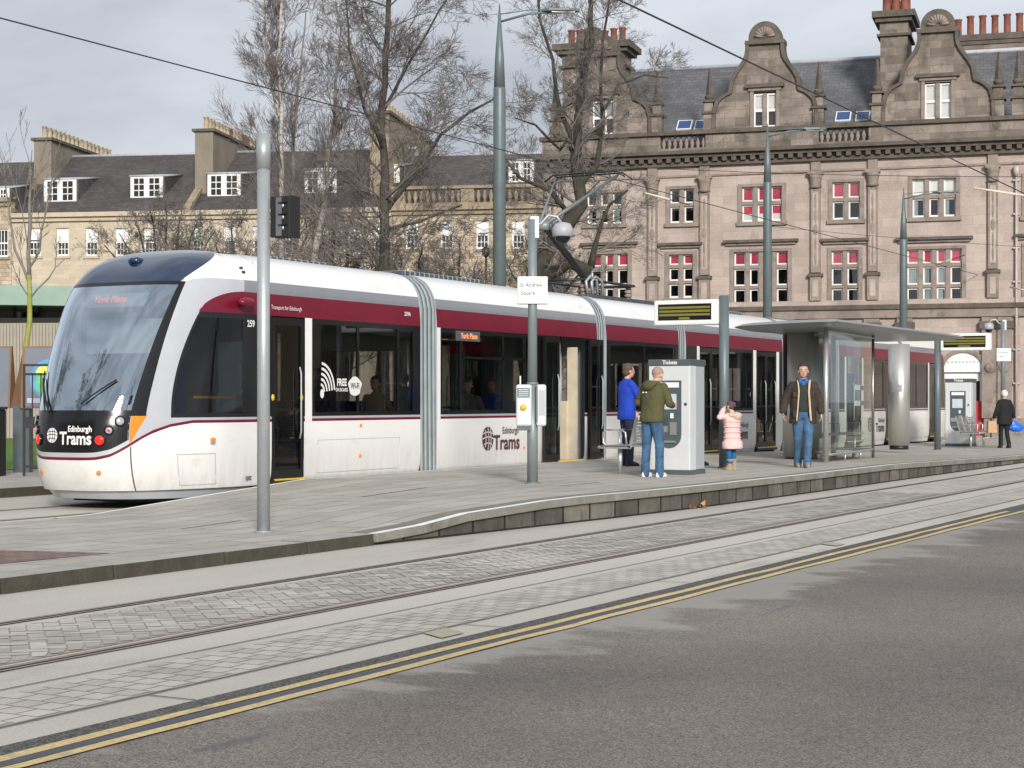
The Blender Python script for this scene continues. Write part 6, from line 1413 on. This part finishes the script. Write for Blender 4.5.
shrubtree(232, 50, 222, 32, 'tangle of bare shrub behind the tram roof, left of the tallest birch', 5, 'twiggrey')
shrubtree(340, 46, 215, 42, 'brown bare shrub between the birches and the big brown tree', 6)
shrubtree(410, 50, 230, 36, 'brown bare shrub just right of the big brown tree', 4)
shrubtree(460, 54, 238, 34, 'bare shrub left of the tallest mast', 5)
shrubtree(545, 60, 215, 40, 'bare shrub around the foot of the mossy tree', 5)

# trees of the garden behind the viewer's left, mirrored in the windscreen
src_ = bpy.data.objects['bare_tree']
for k_, (x_, y_, r_, s_, lb) in enumerate(((-11, -15, .7, 1.15, 'bare tree in the garden nearest the tram nose, mirrored in its windscreen'), (-19, -12, 2.1, 1.2, 'bare tree deeper in the garden behind the boards'), (-7, -26, 3.6, 1.1, 'bare tree at the garden corner before the tram'))):
    c_ = copy_tree(src_); c_.location = (x_, y_, .1); c_.rotation_euler = (0, 0, r_); c_.scale = (s_,)*3; c_['label'] = lb; c_['group'] = 'bare trees in the garden'
src_['group'] = 'bare trees in the garden'
fb = empty('facing_building', (-46, -58, 0), 0, 'grey stone building beyond the garden that the windscreen mirrors', 'building')
b = MB(); b.box(0, 44, 0, 12, 0, 19, M['render']); b.box(0, 44, 12, 12.4, 18.2, 19, M['darktrim']); b.build('wall', fb)
for k in range(12):
    for z_ in (1.2, 6, 10.6, 14.6): w_ = MB(); w_.box(1.4+k*3.6, 2.9+k*3.6, 12, 12.05, z_, z_+2.4, M['dark']); w_.box(1.2+k*3.6, 1.4+k*3.6, 12, 12.12, z_, z_+2.4, M['sash']); w_.build('window', fb)

# ================================================================== PEOPLE
def remesh(o, vox, smooth=6):
    r = o.modifiers.new('r', 'REMESH'); r.mode = 'VOXEL'; r.voxel_size = vox; r.use_smooth_shade = True
    s = o.modifiers.new('s', 'SMOOTH'); s.iterations = smooth; s.factor = .5
    dg = bpy.context.evaluated_depsgraph_get(); me = bpy.data.meshes.new_from_object(o.evaluated_get(dg)); o.modifiers.clear()
    old = o.data; m = list(old.materials); o.data = me
    me.materials.clear()
    for x in m: me.materials.append(x)
    me.polygons.foreach_set('use_smooth', [True]*len(me.polygons)); me.polygons.foreach_set('material_index', [0]*len(me.polygons)); bpy.data.meshes.remove(old)
    return o
def loft(b, rings, m, n=16):
    """rings: (centre, rx, ry) stacked, ends closed"""
    vs = []; fs = []
    for (c, rx, ry) in rings:
        for j in range(n): t = 2*math.pi*j/n; vs.append((c[0]+rx*math.cos(t), c[1]+ry*math.sin(t), c[2]))
    k = len(rings)
    for i in range(k-1):
        for j in range(n): fs.append((i*n+j, i*n+(j+1) % n, (i+1)*n+(j+1) % n, (i+1)*n+j))
    fs += [tuple(range(n-1, -1, -1)), tuple((k-1)*n+j for j in range(n))]; b.add(vs, fs, m)
def limb(b, pts, rad, m):
    """tapering limb with rounded ends"""
    b.tube(pts, rad, m, 12)
    for p, r in ((pts[0], rad[0]), (pts[-1], rad[-1])): b.ell(p, (r, r, r), m, 10, 8)
    for p, r in zip(pts[1:-1], rad[1:-1]): b.ell(p, (r, r, r), m, 10, 8)
def hand(b, wrist, d, palmn, m, k=1.0, curl=.5):
    """palm, four unequal bent fingers and a thumb off the side"""
    d = Vector(d).normalized(); nrm = Vector(palmn); nrm = (nrm-d*nrm.dot(d)).normalized(); side = d.cross(nrm); w = Vector(wrist)
    for f in (-.022, 0, .022): b.tube([w+side*f*k*.7, w+d*.085*k+side*f*k*1.25], [.017*k, .015*k], m, 8)
    b.ell(w, (.022*k,)*3, m, 8, 6)
    for i, (o, L_) in enumerate(((-.032, .060), (-.011, .072), (.011, .077), (.032, .07))):
        p = w+d*.08*k+side*o*k; q = p+(d+nrm*curl*.5).normalized()*L_*.5*k; r_ = q+(d+nrm*curl*1.6).normalized()*L_*.5*k
        b.tube([p, q, r_], [.0095*k, .0085*k, .007*k], m, 7); b.ell(r_, (.007*k,)*3, m, 6, 5)
    p = w+d*.03*k+side*.028*k; q = p+(d*.6+side*.8+nrm*.3).normalized()*.04*k; r_ = q+(d+nrm*.4+side*.15).normalized()*.03*k
    b.tube([p, q, r_], [.012*k, .010*k, .008*k], m, 7); b.ell(r_, (.008*k,)*3, m, 6, 5)
def person(loc, rz, label, H=1.76, skin='skin', hair=None, top=None, legs=None, shoes=None, pose=None, group=None, extra=None, fat=1.0, shoe_out=0):
    k = H/1.76; t = empty('person', loc, rz, label, 'person', group); t.scale = (k, k, k)
    P_ = dict(hip=(0, 0, .93), lean=0.0, head=(0, 0, 0), sh=.19,
              lf=(-.10, .02), rf=(.10, .02), lk=(-.10, .03, .50), rk=(.10, .03, .50), le=(-.27, -.02, 1.16), re=(.27, -.02, 1.16), lh=(-.27, .06, .92), rh=(.27, .06, .92), lhd=(0, .1, -1), rhd=(0, .1, -1))
    P_.update(pose or {}); ln = P_['lean']; SK = M[skin]
    nb = Vector((0, ln, 1.46)); hd = Vector((0, ln*1.25+.02, 1.64))+Vector(P_['head'])
    lsh = Vector((-P_['sh'], ln, 1.42)); rsh = Vector((P_['sh'], ln, 1.42)); le, re, lh, rh = (Vector(P_[q]) for q in ('le', 're', 'lh', 'rh'))
    AZ = P_.get('az', .09); la = Vector((P_['lf'][0], P_['lf'][1]-.02, AZ)); ra = Vector((P_['rf'][0], P_['rf'][1]-.02, AZ)); lk, rk = Vector(P_['lk']), Vector(P_['rk'])
    # body: one continuous surface under the clothes
    b = MB()
    loft(b, [((0, 0, .86), .13, .09), ((0, 0, .95), .15, .10), ((0, ln*.3, 1.10), .13, .09), ((0, ln*.7, 1.28), .155, .10), ((0, ln, 1.40), .16, .09), ((0, ln, 1.46), .08, .06)], SK)
    for a, kn, an in ((Vector((-.09, 0, .90)), lk, la), (Vector((.09, 0, .90)), rk, ra)): limb(b, [a, kn, an], [.08, .052, .038], SK); limb(b, [an+Vector((0, -.02, -.03)), an+Vector((0, .13, -.06))], [.035, .028], SK)
    for s, e, h in ((lsh, le, lh), (rsh, re, rh)): limb(b, [s, e, h], [.05, .037, .026], SK)
    limb(b, [nb, hd+Vector((0, -.015, -.06))], [.056, .05], SK)
    b.ell(hd+Vector((0, -.005, .03)), (.084, .10, .10), SK, 18, 14); b.ell(hd+Vector((0, .025, -.045)), (.064, .068, .07), SK, 14, 10); b.ell(hd+Vector((0, .06, -.085)), (.028, .025, .022), SK, 10, 8)
    b.tube([hd+Vector((0, .085, .02)), hd+Vector((0, .108, -.025))], [.009, .016], SK, 8); b.ell(hd+Vector((0, .10, -.025)), (.016, .014, .012), SK, 8, 6)
    b.ell(hd+Vector((0, .084, .028)), (.05, .016, .010), SK, 10, 6); b.ell(hd+Vector((0, .086, -.058)), (.022, .012, .012), SK, 10, 6)
    for s in (-1, 1): b.ell(hd+Vector((s*.085, -.005, -.005)), (.012, .022, .032), SK, 8, 8)
    hand(b, lh, P_['lhd'], (.9, .1, 0), SK, 1.05); hand(b, rh, P_['rhd'], (-.9, .1, 0), SK, 1.05)
    body = remesh(b.build('body', t), .0075, 3)
    b = MB()
    for s in (-1, 1): b.ell(hd+Vector((s*.030, .088, .008)), (.013, .007, .007), M['plainwhite'], 8, 6); b.ell(hd+Vector((s*.030, .094, .008)), (.006, .004, .006), M['ink'], 6, 5); b.ell(hd+Vector((s*.030, .094, .03)), (.018, .005, .0035), M[hair or 'hairbrown'], 8, 5)
    b.build('eyes', t)
    b = MB(); b.ell(hd+Vector((0, .098, -.058)), (.020, .006, .0045), M['lips'], 8, 5); b.build('mouth', t)
    if hair:
        b = MB(); b.ell(hd+Vector((0, -.012, .052)), (.094, .108, .098), M[hair], 18, 14); b.ell(hd+Vector((0, -.045, -.005)), (.082, .07, .085), M[hair], 14, 10)
        o = remesh(b.build('hair', t), .008, 2)
        # hairline: clear the face
        me = o.data; import bmesh as _b; bm = _b.new(); bm.from_mesh(me); dl = [f for f in bm.faces if f.calc_center_median().y > hd.y+.035 and f.calc_center_median().z < hd.z+.085]
        _b.ops.delete(bm, geom=dl, context='FACES'); bm.to_mesh(me); bm.free()
    # legs
    lm = M[legs[0]]; lr = legs[1] if len(legs) > 1 else 1.0; hem = legs[2] if len(legs) > 2 else .05
    b = MB(); loft(b, [((0, -.005, .84), .155*fat*lr, .115), ((0, -.01, .93), .165*fat*lr, .12), ((0, 0, 1.03), .15*fat, .105)], lm)
    for a, kn, an in ((Vector((-.085, 0, .86)), lk, la), (Vector((.085, 0, .86)), rk, ra)):
        mid = a.lerp(kn, .5); mid2 = kn.lerp(an, .5)
        e = an+Vector((0, 0, hem-.09+.0)); limb(b, [a, mid, kn, mid2, e], [.098*lr, .088*lr, .07*lr, .066*lr, .066*lr], lm)
        for q in range(3): zz = e.z+.04+q*.05; b.ell((e.x, e.y+.01*(q % 2), zz), (.071*lr, .073*lr, .014), lm, 12, 6)
        b.ell((kn.x, kn.y-.01, kn.z-.03), (.074*lr, .075*lr, .02), lm, 12, 6)
    remesh(b.build('trousers', t), .011, 2)
    for an, f in ((la, P_['lf']), (ra, P_['rf'])):
        b = MB(); c = Vector((an.x, an.y, AZ-.09)); s = 1 if an.x > 0 else -1
        loft(b, [(c+Vector((0, .055, .0)), .046, .135), (c+Vector((0, .055, .03)), .048, .138), (c+Vector((0, .045, .055)), .042, .12), (c+Vector((0, .0, .09)), .038, .065), (c+Vector((0, -.01, .13)), .04, .045)], M[shoes])
        remesh(b.build('shoe', t), .009, 1)
    # upper clothing
    tm, tr_, hemz, bulk = top
    tm = M[tm]; b = MB()
    rings = [((0, -.01, hemz), .185*bulk, .135*bulk), ((0, -.01, hemz+.06), .19*bulk, .14*bulk), ((0, ln*.3, 1.05), .178*bulk, .13*bulk), ((0, ln*.6, 1.20), .185*bulk, .135*bulk), ((0, ln*.9, 1.33), .20*bulk, .135*bulk), ((0, ln, 1.42), .185*bulk, .11*bulk), ((0, ln, 1.48), .10, .08), ((0, ln, 1.51), .07, .068)]
    loft(b, rings, tm, 20)
    for s, e, h in ((lsh, le, lh), (rsh, re, rh)):
        m1 = s.lerp(e, .5); m2 = e.lerp(h, .5); w = h.lerp(e, .06)
        s = s+Vector((-.012 if s.x > 0 else .012, 0, -.012)); limb(b, [s, m1, e, m2, w], [.064*bulk, .062*bulk, .056*bulk, .052*bulk, .046*bulk], tm)
        for q in (.35, .7): c = s.lerp(e, q); b.ell(c, (.071*bulk, .068*bulk, .018), tm, 10, 6)
        for q in (.3, .6): c = e.lerp(h, q); b.ell(c, (.061*bulk, .058*bulk, .016), tm, 10, 6)
    jk = remesh(b.build(tr_, t), .011, 2)
    return t, hd, jk
def cloth(name, col, var=.15, scale=14): M[name] = mat(name, col, .85, var=var, scale=scale, bump=1.0, bscale=11)
cloth('bluejacket', (.008, .045, .4)); cloth('olive', (.075, .07, .025)); cloth('jeans', (.042, .1, .185), .55, 5); cloth('darkjeans', (.02, .03, .06)); cloth('pinkcoat', (.75, .48, .46), .06)
cloth('brownwax', (.034, .024, .017), .35); cloth('creamlining', (.55, .42, .3)); cloth('darksweater', (.022, .027, .022)); cloth('blueshirt', (.02, .12, .35)); cloth('blackcoat', (.006, .006, .008)); cloth('leggings', (.01, .10, .25)); cloth('beige', (.33, .26, .19)); cloth('furtrim', (.55, .42, .36), .3, 30); cloth('greyfur', (.2, .16, .13), .3, 30); cloth('greycoat', (.2, .18, .17))
M['hairbrown'] = mat('hair_brown', (.09, .055, .035), .8, var=.3, scale=30); M['hairdark'] = mat('hair_dark', (.03, .022, .018), .8, var=.3, scale=30); M['hairgrey'] = mat('hair_greying', (.09, .08, .07), .8, var=.4, scale=40); M['hairwhite'] = mat('hair_white', (.62, .6, .55), .85, var=.15, scale=30); M['hairsparse'] = mat('hair_cropped', (.3, .22, .17), .8, var=.2, scale=50)
M['lips'] = mat('lips', (.38, .12, .1), .5); M['shoeblack'] = mat('shoe_black', (.015, .014, .014), .5); M['shoewhite'] = mat('shoe_white', (.68, .68, .66), .5); M['shoetan'] = mat('shoe_tan', (.3, .23, .16), .7); M['purple'] = mat('purple_bobble', (.35, .04, .5), .7)
face = lambda deg: TH+R(deg)         # 0 = looking straight away from the viewpoint, 180 = towards it
# man in the blue jacket
q = onplat(627, 466)
person(q, face(-68), 'man in a bright blue jacket standing between bench and ticket machine', 1.80, 'skin', 'hairbrown', ('bluejacket', 'jacket', .80, 1.08), ('darkjeans', 1.0, .07), 'shoeblack',
       dict(le=(-.26, .04, 1.17), re=(.24, .12, 1.18), lh=(-.20, .2, .98), rh=(.14, .30, 1.10), lhd=(.1, .6, -.8), rhd=(-.5, .8, -.1), lean=.0, head=(0, .01, -.005)))
# man in the olive hoodie
q = onplat(652, 477)
t, hd, jk = person(q, face(-42), 'cropped-haired man in an olive hoodie using the near ticket machine', 1.70, 'skinpale', None, ('olive', 'hoodie', .86, 1.12), ('jeans', 1.05, .05), 'shoewhite',
       dict(le=(-.30, .03, 1.17), re=(.28, .08, 1.15), lh=(-.16, .22, 1.05), rh=(.16, .32, 1.12), lhd=(.5, .8, 0), rhd=(0, 1, .1), lean=.06, head=(0, .06, -.045), lf=(-.12, .0), rf=(.13, .04), lk=(-.12, .02, .5), rk=(.12, .04, .5)), fat=1.08)
b = MB(); b.ell((0, -.055, 1.46), (.13, .09, .055), M['olive'], 14, 10); b.ell((0, -.10, 1.43), (.11, .06, .075), M['olive'], 14, 10); remesh(b.build('hood', t), .012, 3)
b = MB(); b.ell(hd+Vector((0, -.012, .045)), (.0865, .1015, .092), M['hairsparse'], 16, 12); b.build('cropped_hair', t)
b = MB(); text_on(b, 'ww', .05, lambda x, y: (x-.06, -.155, 1.33+y), M['plainwhite']) if 0 else [b.box(x-.075, x-.045, -.152, -.148, 1.315, 1.335, M['plainwhite']) for x in (0, .06)]; b.build('print_on_back', jk)
# the girl in the pink coat
q = onplat(732, 470)
t, hd, jk = person(q, face(48), 'little girl in a pale pink padded coat holding her hands to her head', 1.16, 'skinpale', 'hairbrown', ('pinkcoat', 'padded_coat', .62, 1.34), ('leggings', 1.0, .2), 'shoetan',
       dict(le=(-.38, .10, 1.40), re=(.36, .14, 1.38), lh=(-.16, .14, 1.60), rh=(.16, .16, 1.58), lhd=(.6, .2, .7), rhd=(-.6, .2, .7), lf=(-.11, 0), rf=(.11, .05), head=(0, .04, .04)), fat=1.2)
t.scale = (.68, .68, .63)
b = MB()
for k in range(15): a = R(200+140*k/14*1.0-0) ; a = 2*math.pi*k/15; b.ell((.19*math.cos(a), -.05+.14*math.sin(a), 1.46+.05*math.sin(a*3)*.3), (.055, .055, .05), M['furtrim'], 8, 6)
b.ell((0, -.14, 1.42), (.15, .10, .12), M['furtrim'], 12, 8); remesh(b.build('hood', t), .014, 2)
b = MB()
for z in (.72, .86, 1.0, 1.14, 1.28): 
    n = 26; b.tube([((.262 if z < 1.2 else .265)*math.cos(2*math.pi*k/n), -.005+.19*math.sin(2*math.pi*k/n), z) for k in range(n+1)], .012, M['pinkcoat'], 5, caps=False)
b.build('quilting', jk)
b = MB(); loft(b, [((0, -.01, .56), .285, .215), ((0, -.01, .60), .30, .23), ((0, -.01, .72), .30, .23), ((0, -.01, .78), .27, .2)], M['pinkcoat'], 20); remesh(b.build('coat_hem', jk), .014, 2)
b = MB(); b.ell(hd+Vector((.0, -.12, .02)), (.05, .05, .04), M['hairbrown'], 8, 6); b.ell(hd+Vector((.07, -.07, .08)), (.035, .035, .035), M['purple'], 8, 6); b.build('hair_bobble', t)
for s in (-1, 1):
    b = MB(); c = Vector((s*.11, .0 if s < 0 else .03, 0)); loft(b, [(c+Vector((0, .03, 0)), .07, .12), (c+Vector((0, .02, .08)), .06, .09), (c+Vector((0, -.01, .14)), .058, .06), (c+Vector((0, -.02, .26)), .066, .066)], M['beige']); 
    for k in range(9): b.ell((c.x+.062*math.cos(k*.7), c.y-.02+.062*math.sin(k*.7), .27), (.028, .028, .03), M['greyfur'], 6, 5)
    remesh(b.build('boot', t), .012, 1)
# walking man in the brown waxed jacket
q = onplat(803, 467.5)
t, hd, jk = person(q, face(176), 'man in an open brown jacket and blue jeans walking towards the viewer', 1.78, 'skin', 'hairdark', ('darksweater', 'jumper', .95, .98), ('jeans', 1.06, .04), 'shoetan',
       dict(le=(-.28, -.02, 1.16), re=(.30, -.03, 1.17), lh=(-.30, .06, .93), rh=(.345, .08, .94), lhd=(.05, .15, -1), rhd=(-.05, .2, -1), lf=(-.055, .20), rf=(.075, -.14), lk=(-.08, .13, .51), rk=(.085, .02, .50), head=(0, .01, .005)))
b = MB()
loft(b, [((0, -.01, .74), .235, .165), ((0, -.01, .80), .235, .17), ((0, 0, 1.0), .22, .165), ((0, 0, 1.2), .225, .165), ((0, 0, 1.35), .225, .155), ((0, 0, 1.43), .19, .13), ((0, -.01, 1.49), .125, .105), ((0, -.01, 1.53), .105, .095)], M['brownwax'], 22)
for s, e, h in ((Vector((-.18, 0, 1.40)), Vector((-.28, -.02, 1.16)), Vector((-.30, .06, .93))), (Vector((.18, 0, 1.40)), Vector((.30, -.03, 1.17)), Vector((.345, .08, .94)))):
    limb(b, [s, s.lerp(e, .5), e, e.lerp(h, .5), h+Vector((0, 0, .03))], [.078, .078, .074, .068, .062], M['brownwax'])
    for f in (.2, .45, .7): c = s.lerp(e, f); b.ell(c, (.093-.01*f, .09-.01*f, .016), M['brownwax'], 10, 6); c = e.lerp(h, f); b.ell(c, (.079-.012*f, .078, .014), M['brownwax'], 10, 6)
o = remesh(b.build('waxed_jacket', t), .012, 2)
import bmesh
bm = bmesh.new(); bm.from_mesh(o.data)
dl = [f for f in bm.faces if (c := f.calc_center_median()).y > .05 and abs(c.x+.01*(c.z-1.1)) < table([(.7, .12), (.95, .095), (1.3, .07), (1.45, .085), (1.6, .12)], c.z)] + [f for f in bm.faces if f.calc_center_median().z < .748] + [f for f in bm.faces if f.calc_center_median().z > 1.522]
bmesh.ops.delete(bm, geom=list(set(dl)), context='FACES'); bm.to_mesh(o.data); bm.free()
sd = o.modifiers.new('t', 'SOLIDIFY'); sd.thickness = .012; sd.offset = -1
for s in (-1, 1):
    b = MB(); pts = []
    for k in range(13):
        z = lerp(.80, 1.49, k/12); w = table([(.7, .12), (.95, .095), (1.3, .07), (1.45, .085), (1.6, .12)], z); pts.append((s*(w+.012), math.sqrt(max(.0, 1-(w/.23)**2))*.166+.002-max(0, z-1.4)*.6, z))
    b.tube(pts, .019 if s < 0 else .013, M['creamlining'], 7); b.build('lining_edge', o)
    b = MB(); b.box(s*.135-.05, s*.135+.05, .135, .152, .86, .98, M['brownwax']); b.box(s*.14-.045, s*.14+.045, .13, .150, 1.2, 1.29, M['brownwax']); b.build('pocket', o, bevel=.008)
b = MB(); b.ell((-.05, .075, 1.475), (.04, .03, .05), M['blueshirt'], 8, 6); b.ell((.05, .075, 1.475), (.04, .03, .05), M['blueshirt'], 8, 6); b.ell((0, .09, 1.43), (.035, .025, .05), M['blueshirt'], 8, 6); b.build('shirt_collar', t)
# woman in black with bags
q = onplat(1004.5, 448)
t, hd, jk = person(q, face(12), 'white-haired woman in a black coat and trousers walking away carrying shopping bags', 1.62, 'skinpale', 'hairwhite', ('blackcoat', 'coat', .72, 1.28), ('blackcoat', 1.0, .05), 'shoeblack',
       dict(sh=.165, le=(-.26, -.02, 1.17), re=(.26, .0, 1.17), lh=(-.33, .04, .93), rh=(.34, .06, .94), lf=(-.07, .13), rf=(.08, -.12), lk=(-.08, .09, .5), rk=(.08, 0, .48)), fat=1.1)
b = MB(); b.ell(hd+Vector((0, -.03, .02)), (.10, .105, .11), M['hairwhite'], 16, 12); b.build('hair_curls', t)
def wpt(t, v): return t.matrix_basis @ Vector(v)
bpy.context.view_layer.update()
p = wpt(t, (-.40, .06, .47)); tb = empty('shopping_bag', p, face(10), 'brown paper shopping bag in the left hand of the woman in black', 'bag', 'bags carried by the woman in black')
b = MB(); b.add([(-.13, -.07, 0), (.13, -.07, 0), (.13, .07, 0), (-.13, .07, 0), (-.12, -.06, .33), (.12, -.06, .33), (.12, .06, .33), (-.12, .06, .33)], [(0, 3, 2, 1), (0, 1, 5, 4), (1, 2, 6, 5), (2, 3, 7, 6), (3, 0, 4, 7)], mat('kraft_paper', (.45, .3, .17), .85, var=.15, scale=12, bump=.5)); b.build('bag_body', tb)
b = MB(); b.tube([(-.06, 0, .32), (-.05, 0, .43), (.05, 0, .43), (.06, 0, .32)], .008, M['beige'], 6); b.build('handle', tb)
p = wpt(t, (.42, .10, .50)); tb = empty('shopping_bag', p, face(10), 'bright blue plastic bag in the right hand of the woman in black', 'bag', 'bags carried by the woman in black')
b = MB(); b.ell((.02, 0, .12), (.24, .12, .13), mat('blue_plastic', (.01, .13, .6), .35, var=.3, scale=10, bump=.8, bscale=20), 14, 10); b.ell((-.06, 0, .22), (.13, .08, .10), M['jeans'] if 0 else bpy.data.materials['blue_plastic'], 12, 8); remesh(b.build('bag_body', tb), .014, 1)
b = MB(); b.tube([(-.08, 0, .28), (-.06, 0, .38), (-.04, 0, .28)], .01, bpy.data.materials['blue_plastic'], 6); b.tube([(.0, 0, .27), (-.04, 0, .38)], .01, bpy.data.materials['blue_plastic'], 6); b.build('handle', tb)
# half hidden person behind the ticket machine
q = onplat(700, 466)
person((q.x-.25, q.y+.1, q.z), face(-60), 'person in dark clothes almost hidden behind the near ticket machine', 1.68, 'skin', 'hairdark', ('blackcoat', 'jacket', .8, 1.05), ('darkjeans', 1.0, .05), 'shoeblack', dict(rf=(.09, .22), rk=(.10, .14, .5), lh=(-.25, .3, 1.05), le=(-.26, .08, 1.14), lhd=(0, 1, .1)))
# passenger behind the window
t, hd, jk = person((XC+.90, 5.75, .16), math.pi+R(4), 'smiling dark-haired passenger in a grey coat seated behind the tram window', 1.66, 'skinpale', 'hairdark', ('greycoat', 'coat', .85, 1.08), ('darkjeans',), 'shoeblack', dict(az=.5, lf=(-.1, .48), rf=(.1, .48), lk=(-.1, .42, .93), rk=(.1, .42, .93), lh=(-.18, .25, 1.0), rh=(.18, .25, 1.0)))
b = MB(); b.ell(hd+Vector((-.07, -.03, -.06)), (.035, .06, .12), M['hairdark'], 10, 8); b.ell(hd+Vector((.07, -.03, -.06)), (.035, .06, .12), M['hairdark'], 10, 8); b.build('long_hair', t)

def sitter(x, y, dz, rz, lb, hair, top): return person((x, y, dz), rz, lb, 1.7, 'skin', hair, (top, 'coat', .85, 1.08), ('darkjeans',), 'shoeblack', dict(az=.5, lf=(-.1, .48), rf=(.1, .48), lk=(-.1, .42, .93), rk=(.1, .42, .93), lh=(-.18, .25, 1.0), rh=(.18, .25, 1.0)))
sitter(XC+.90, 6.6, 0.14, math.pi+R(3), 'seated figure in blue added as the window reflection of the man in blue', 'hairbrown', 'bluejacket')  # added figure, imitates the blue-jacketed man reflected in the tram glass
sitter(XC+.88, 2.75, 0.14, math.pi+R(4), 'passenger in a beige coat seated behind the window nearest the bellows', 'hairdark', 'beige')

# ================================================================== SKY, SUN, CAMERA
w = bpy.data.worlds.new('World'); S.world = w; w.use_nodes = True; nt = w.node_tree; nt.nodes.clear(); L = nt.links.new
out = N(nt, 'ShaderNodeOutputWorld'); bg = N(nt, 'ShaderNodeBackground', Strength=.1); L(bg.outputs[0], out.inputs[0])
SUNEL = R(20)
# sun stands high behind the viewer, veiled by cloud
sdir = Vector((CT*(.16)-ST*(-.98), ST*(.16)+CT*(-.98), 0)).normalized(); az = math.atan2(sdir.x, sdir.y)
sky = N(nt, 'ShaderNodeTexSky'); sky.sky_type = 'NISHITA'; sky.sun_disc = False; sky.sun_elevation = SUNEL; sky.sun_rotation = az; sky.air_density = 1; sky.dust_density = 1.5
tc = N(nt, 'ShaderNodeTexCoord'); mp = N(nt, 'ShaderNodeMapping'); mp.inputs['Scale'].default_value = (1, 1, 2.6); L(tc.outputs['Generated'], mp.inputs[0])
n1 = N(nt, 'ShaderNodeTexNoise', Scale=3.6, Detail=7.0, Roughness=.5, Distortion=.4); L(mp.outputs[0], n1.inputs['Vector'])
cr = N(nt, 'ShaderNodeValToRGB'); cr.color_ramp.elements[0].position = .38; cr.color_ramp.elements[0].color = (3.9, 4.25, 4.8, 1); cr.color_ramp.elements[1].position = .62; cr.color_ramp.elements[1].color = (5.7, 6.05, 6.6, 1)
L(n1.outputs[0], cr.inputs[0])
n2 = N(nt, 'ShaderNodeTexNoise', Scale=2.3, Detail=5.0, Roughness=.55); L(mp.outputs[0], n2.inputs['Vector'])
mr = N(nt, 'ShaderNodeMapRange'); mr.inputs[1].default_value = .55; mr.inputs[2].default_value = .75; mr.inputs[3].default_value = .0; mr.inputs[4].default_value = .3; L(n2.outputs[0], mr.inputs[0])
mx = N(nt, 'ShaderNodeMix', data_type='RGBA'); L(mr.outputs[0], mx.inputs[0]); L(cr.outputs[0], mx.inputs[6]); L(sky.outputs[0], mx.inputs[7]); L(mx.outputs[2], bg.inputs[0])
ld = bpy.data.lights.new('sun', 'SUN'); ld.energy = 3.4; ld.angle = R(11); ld.color = (1, .95, .88); so = bpy.data.objects.new('sun', ld); COL.objects.link(so)
sv = Vector((sdir.x*math.cos(SUNEL), sdir.y*math.cos(SUNEL), math.sin(SUNEL))); so.rotation_euler = sv.to_track_quat('Z', 'Y').to_euler(); so.location = (0, -10, 40)
cd = bpy.data.cameras.new('camera'); cd.sensor_width = 36; cd.lens = F/1024*36; cd.shift_y = (HORIZ-384)/1024; cd.clip_end = 4000
co = bpy.data.objects.new('camera', cd); COL.objects.link(co); co.location = CAM; co.rotation_euler = (math.pi/2, 0, TH); S.camera = co
S.view_settings.view_transform = 'Standard'; S.view_settings.look = 'None'; S.view_settings.exposure = .35; S.view_settings.gamma = 1
S.render.engine = 'CYCLES'; S.cycles.max_bounces = 8; S.cycles.transparent_max_bounces = 24; S.cycles.sample_clamp_indirect = 8
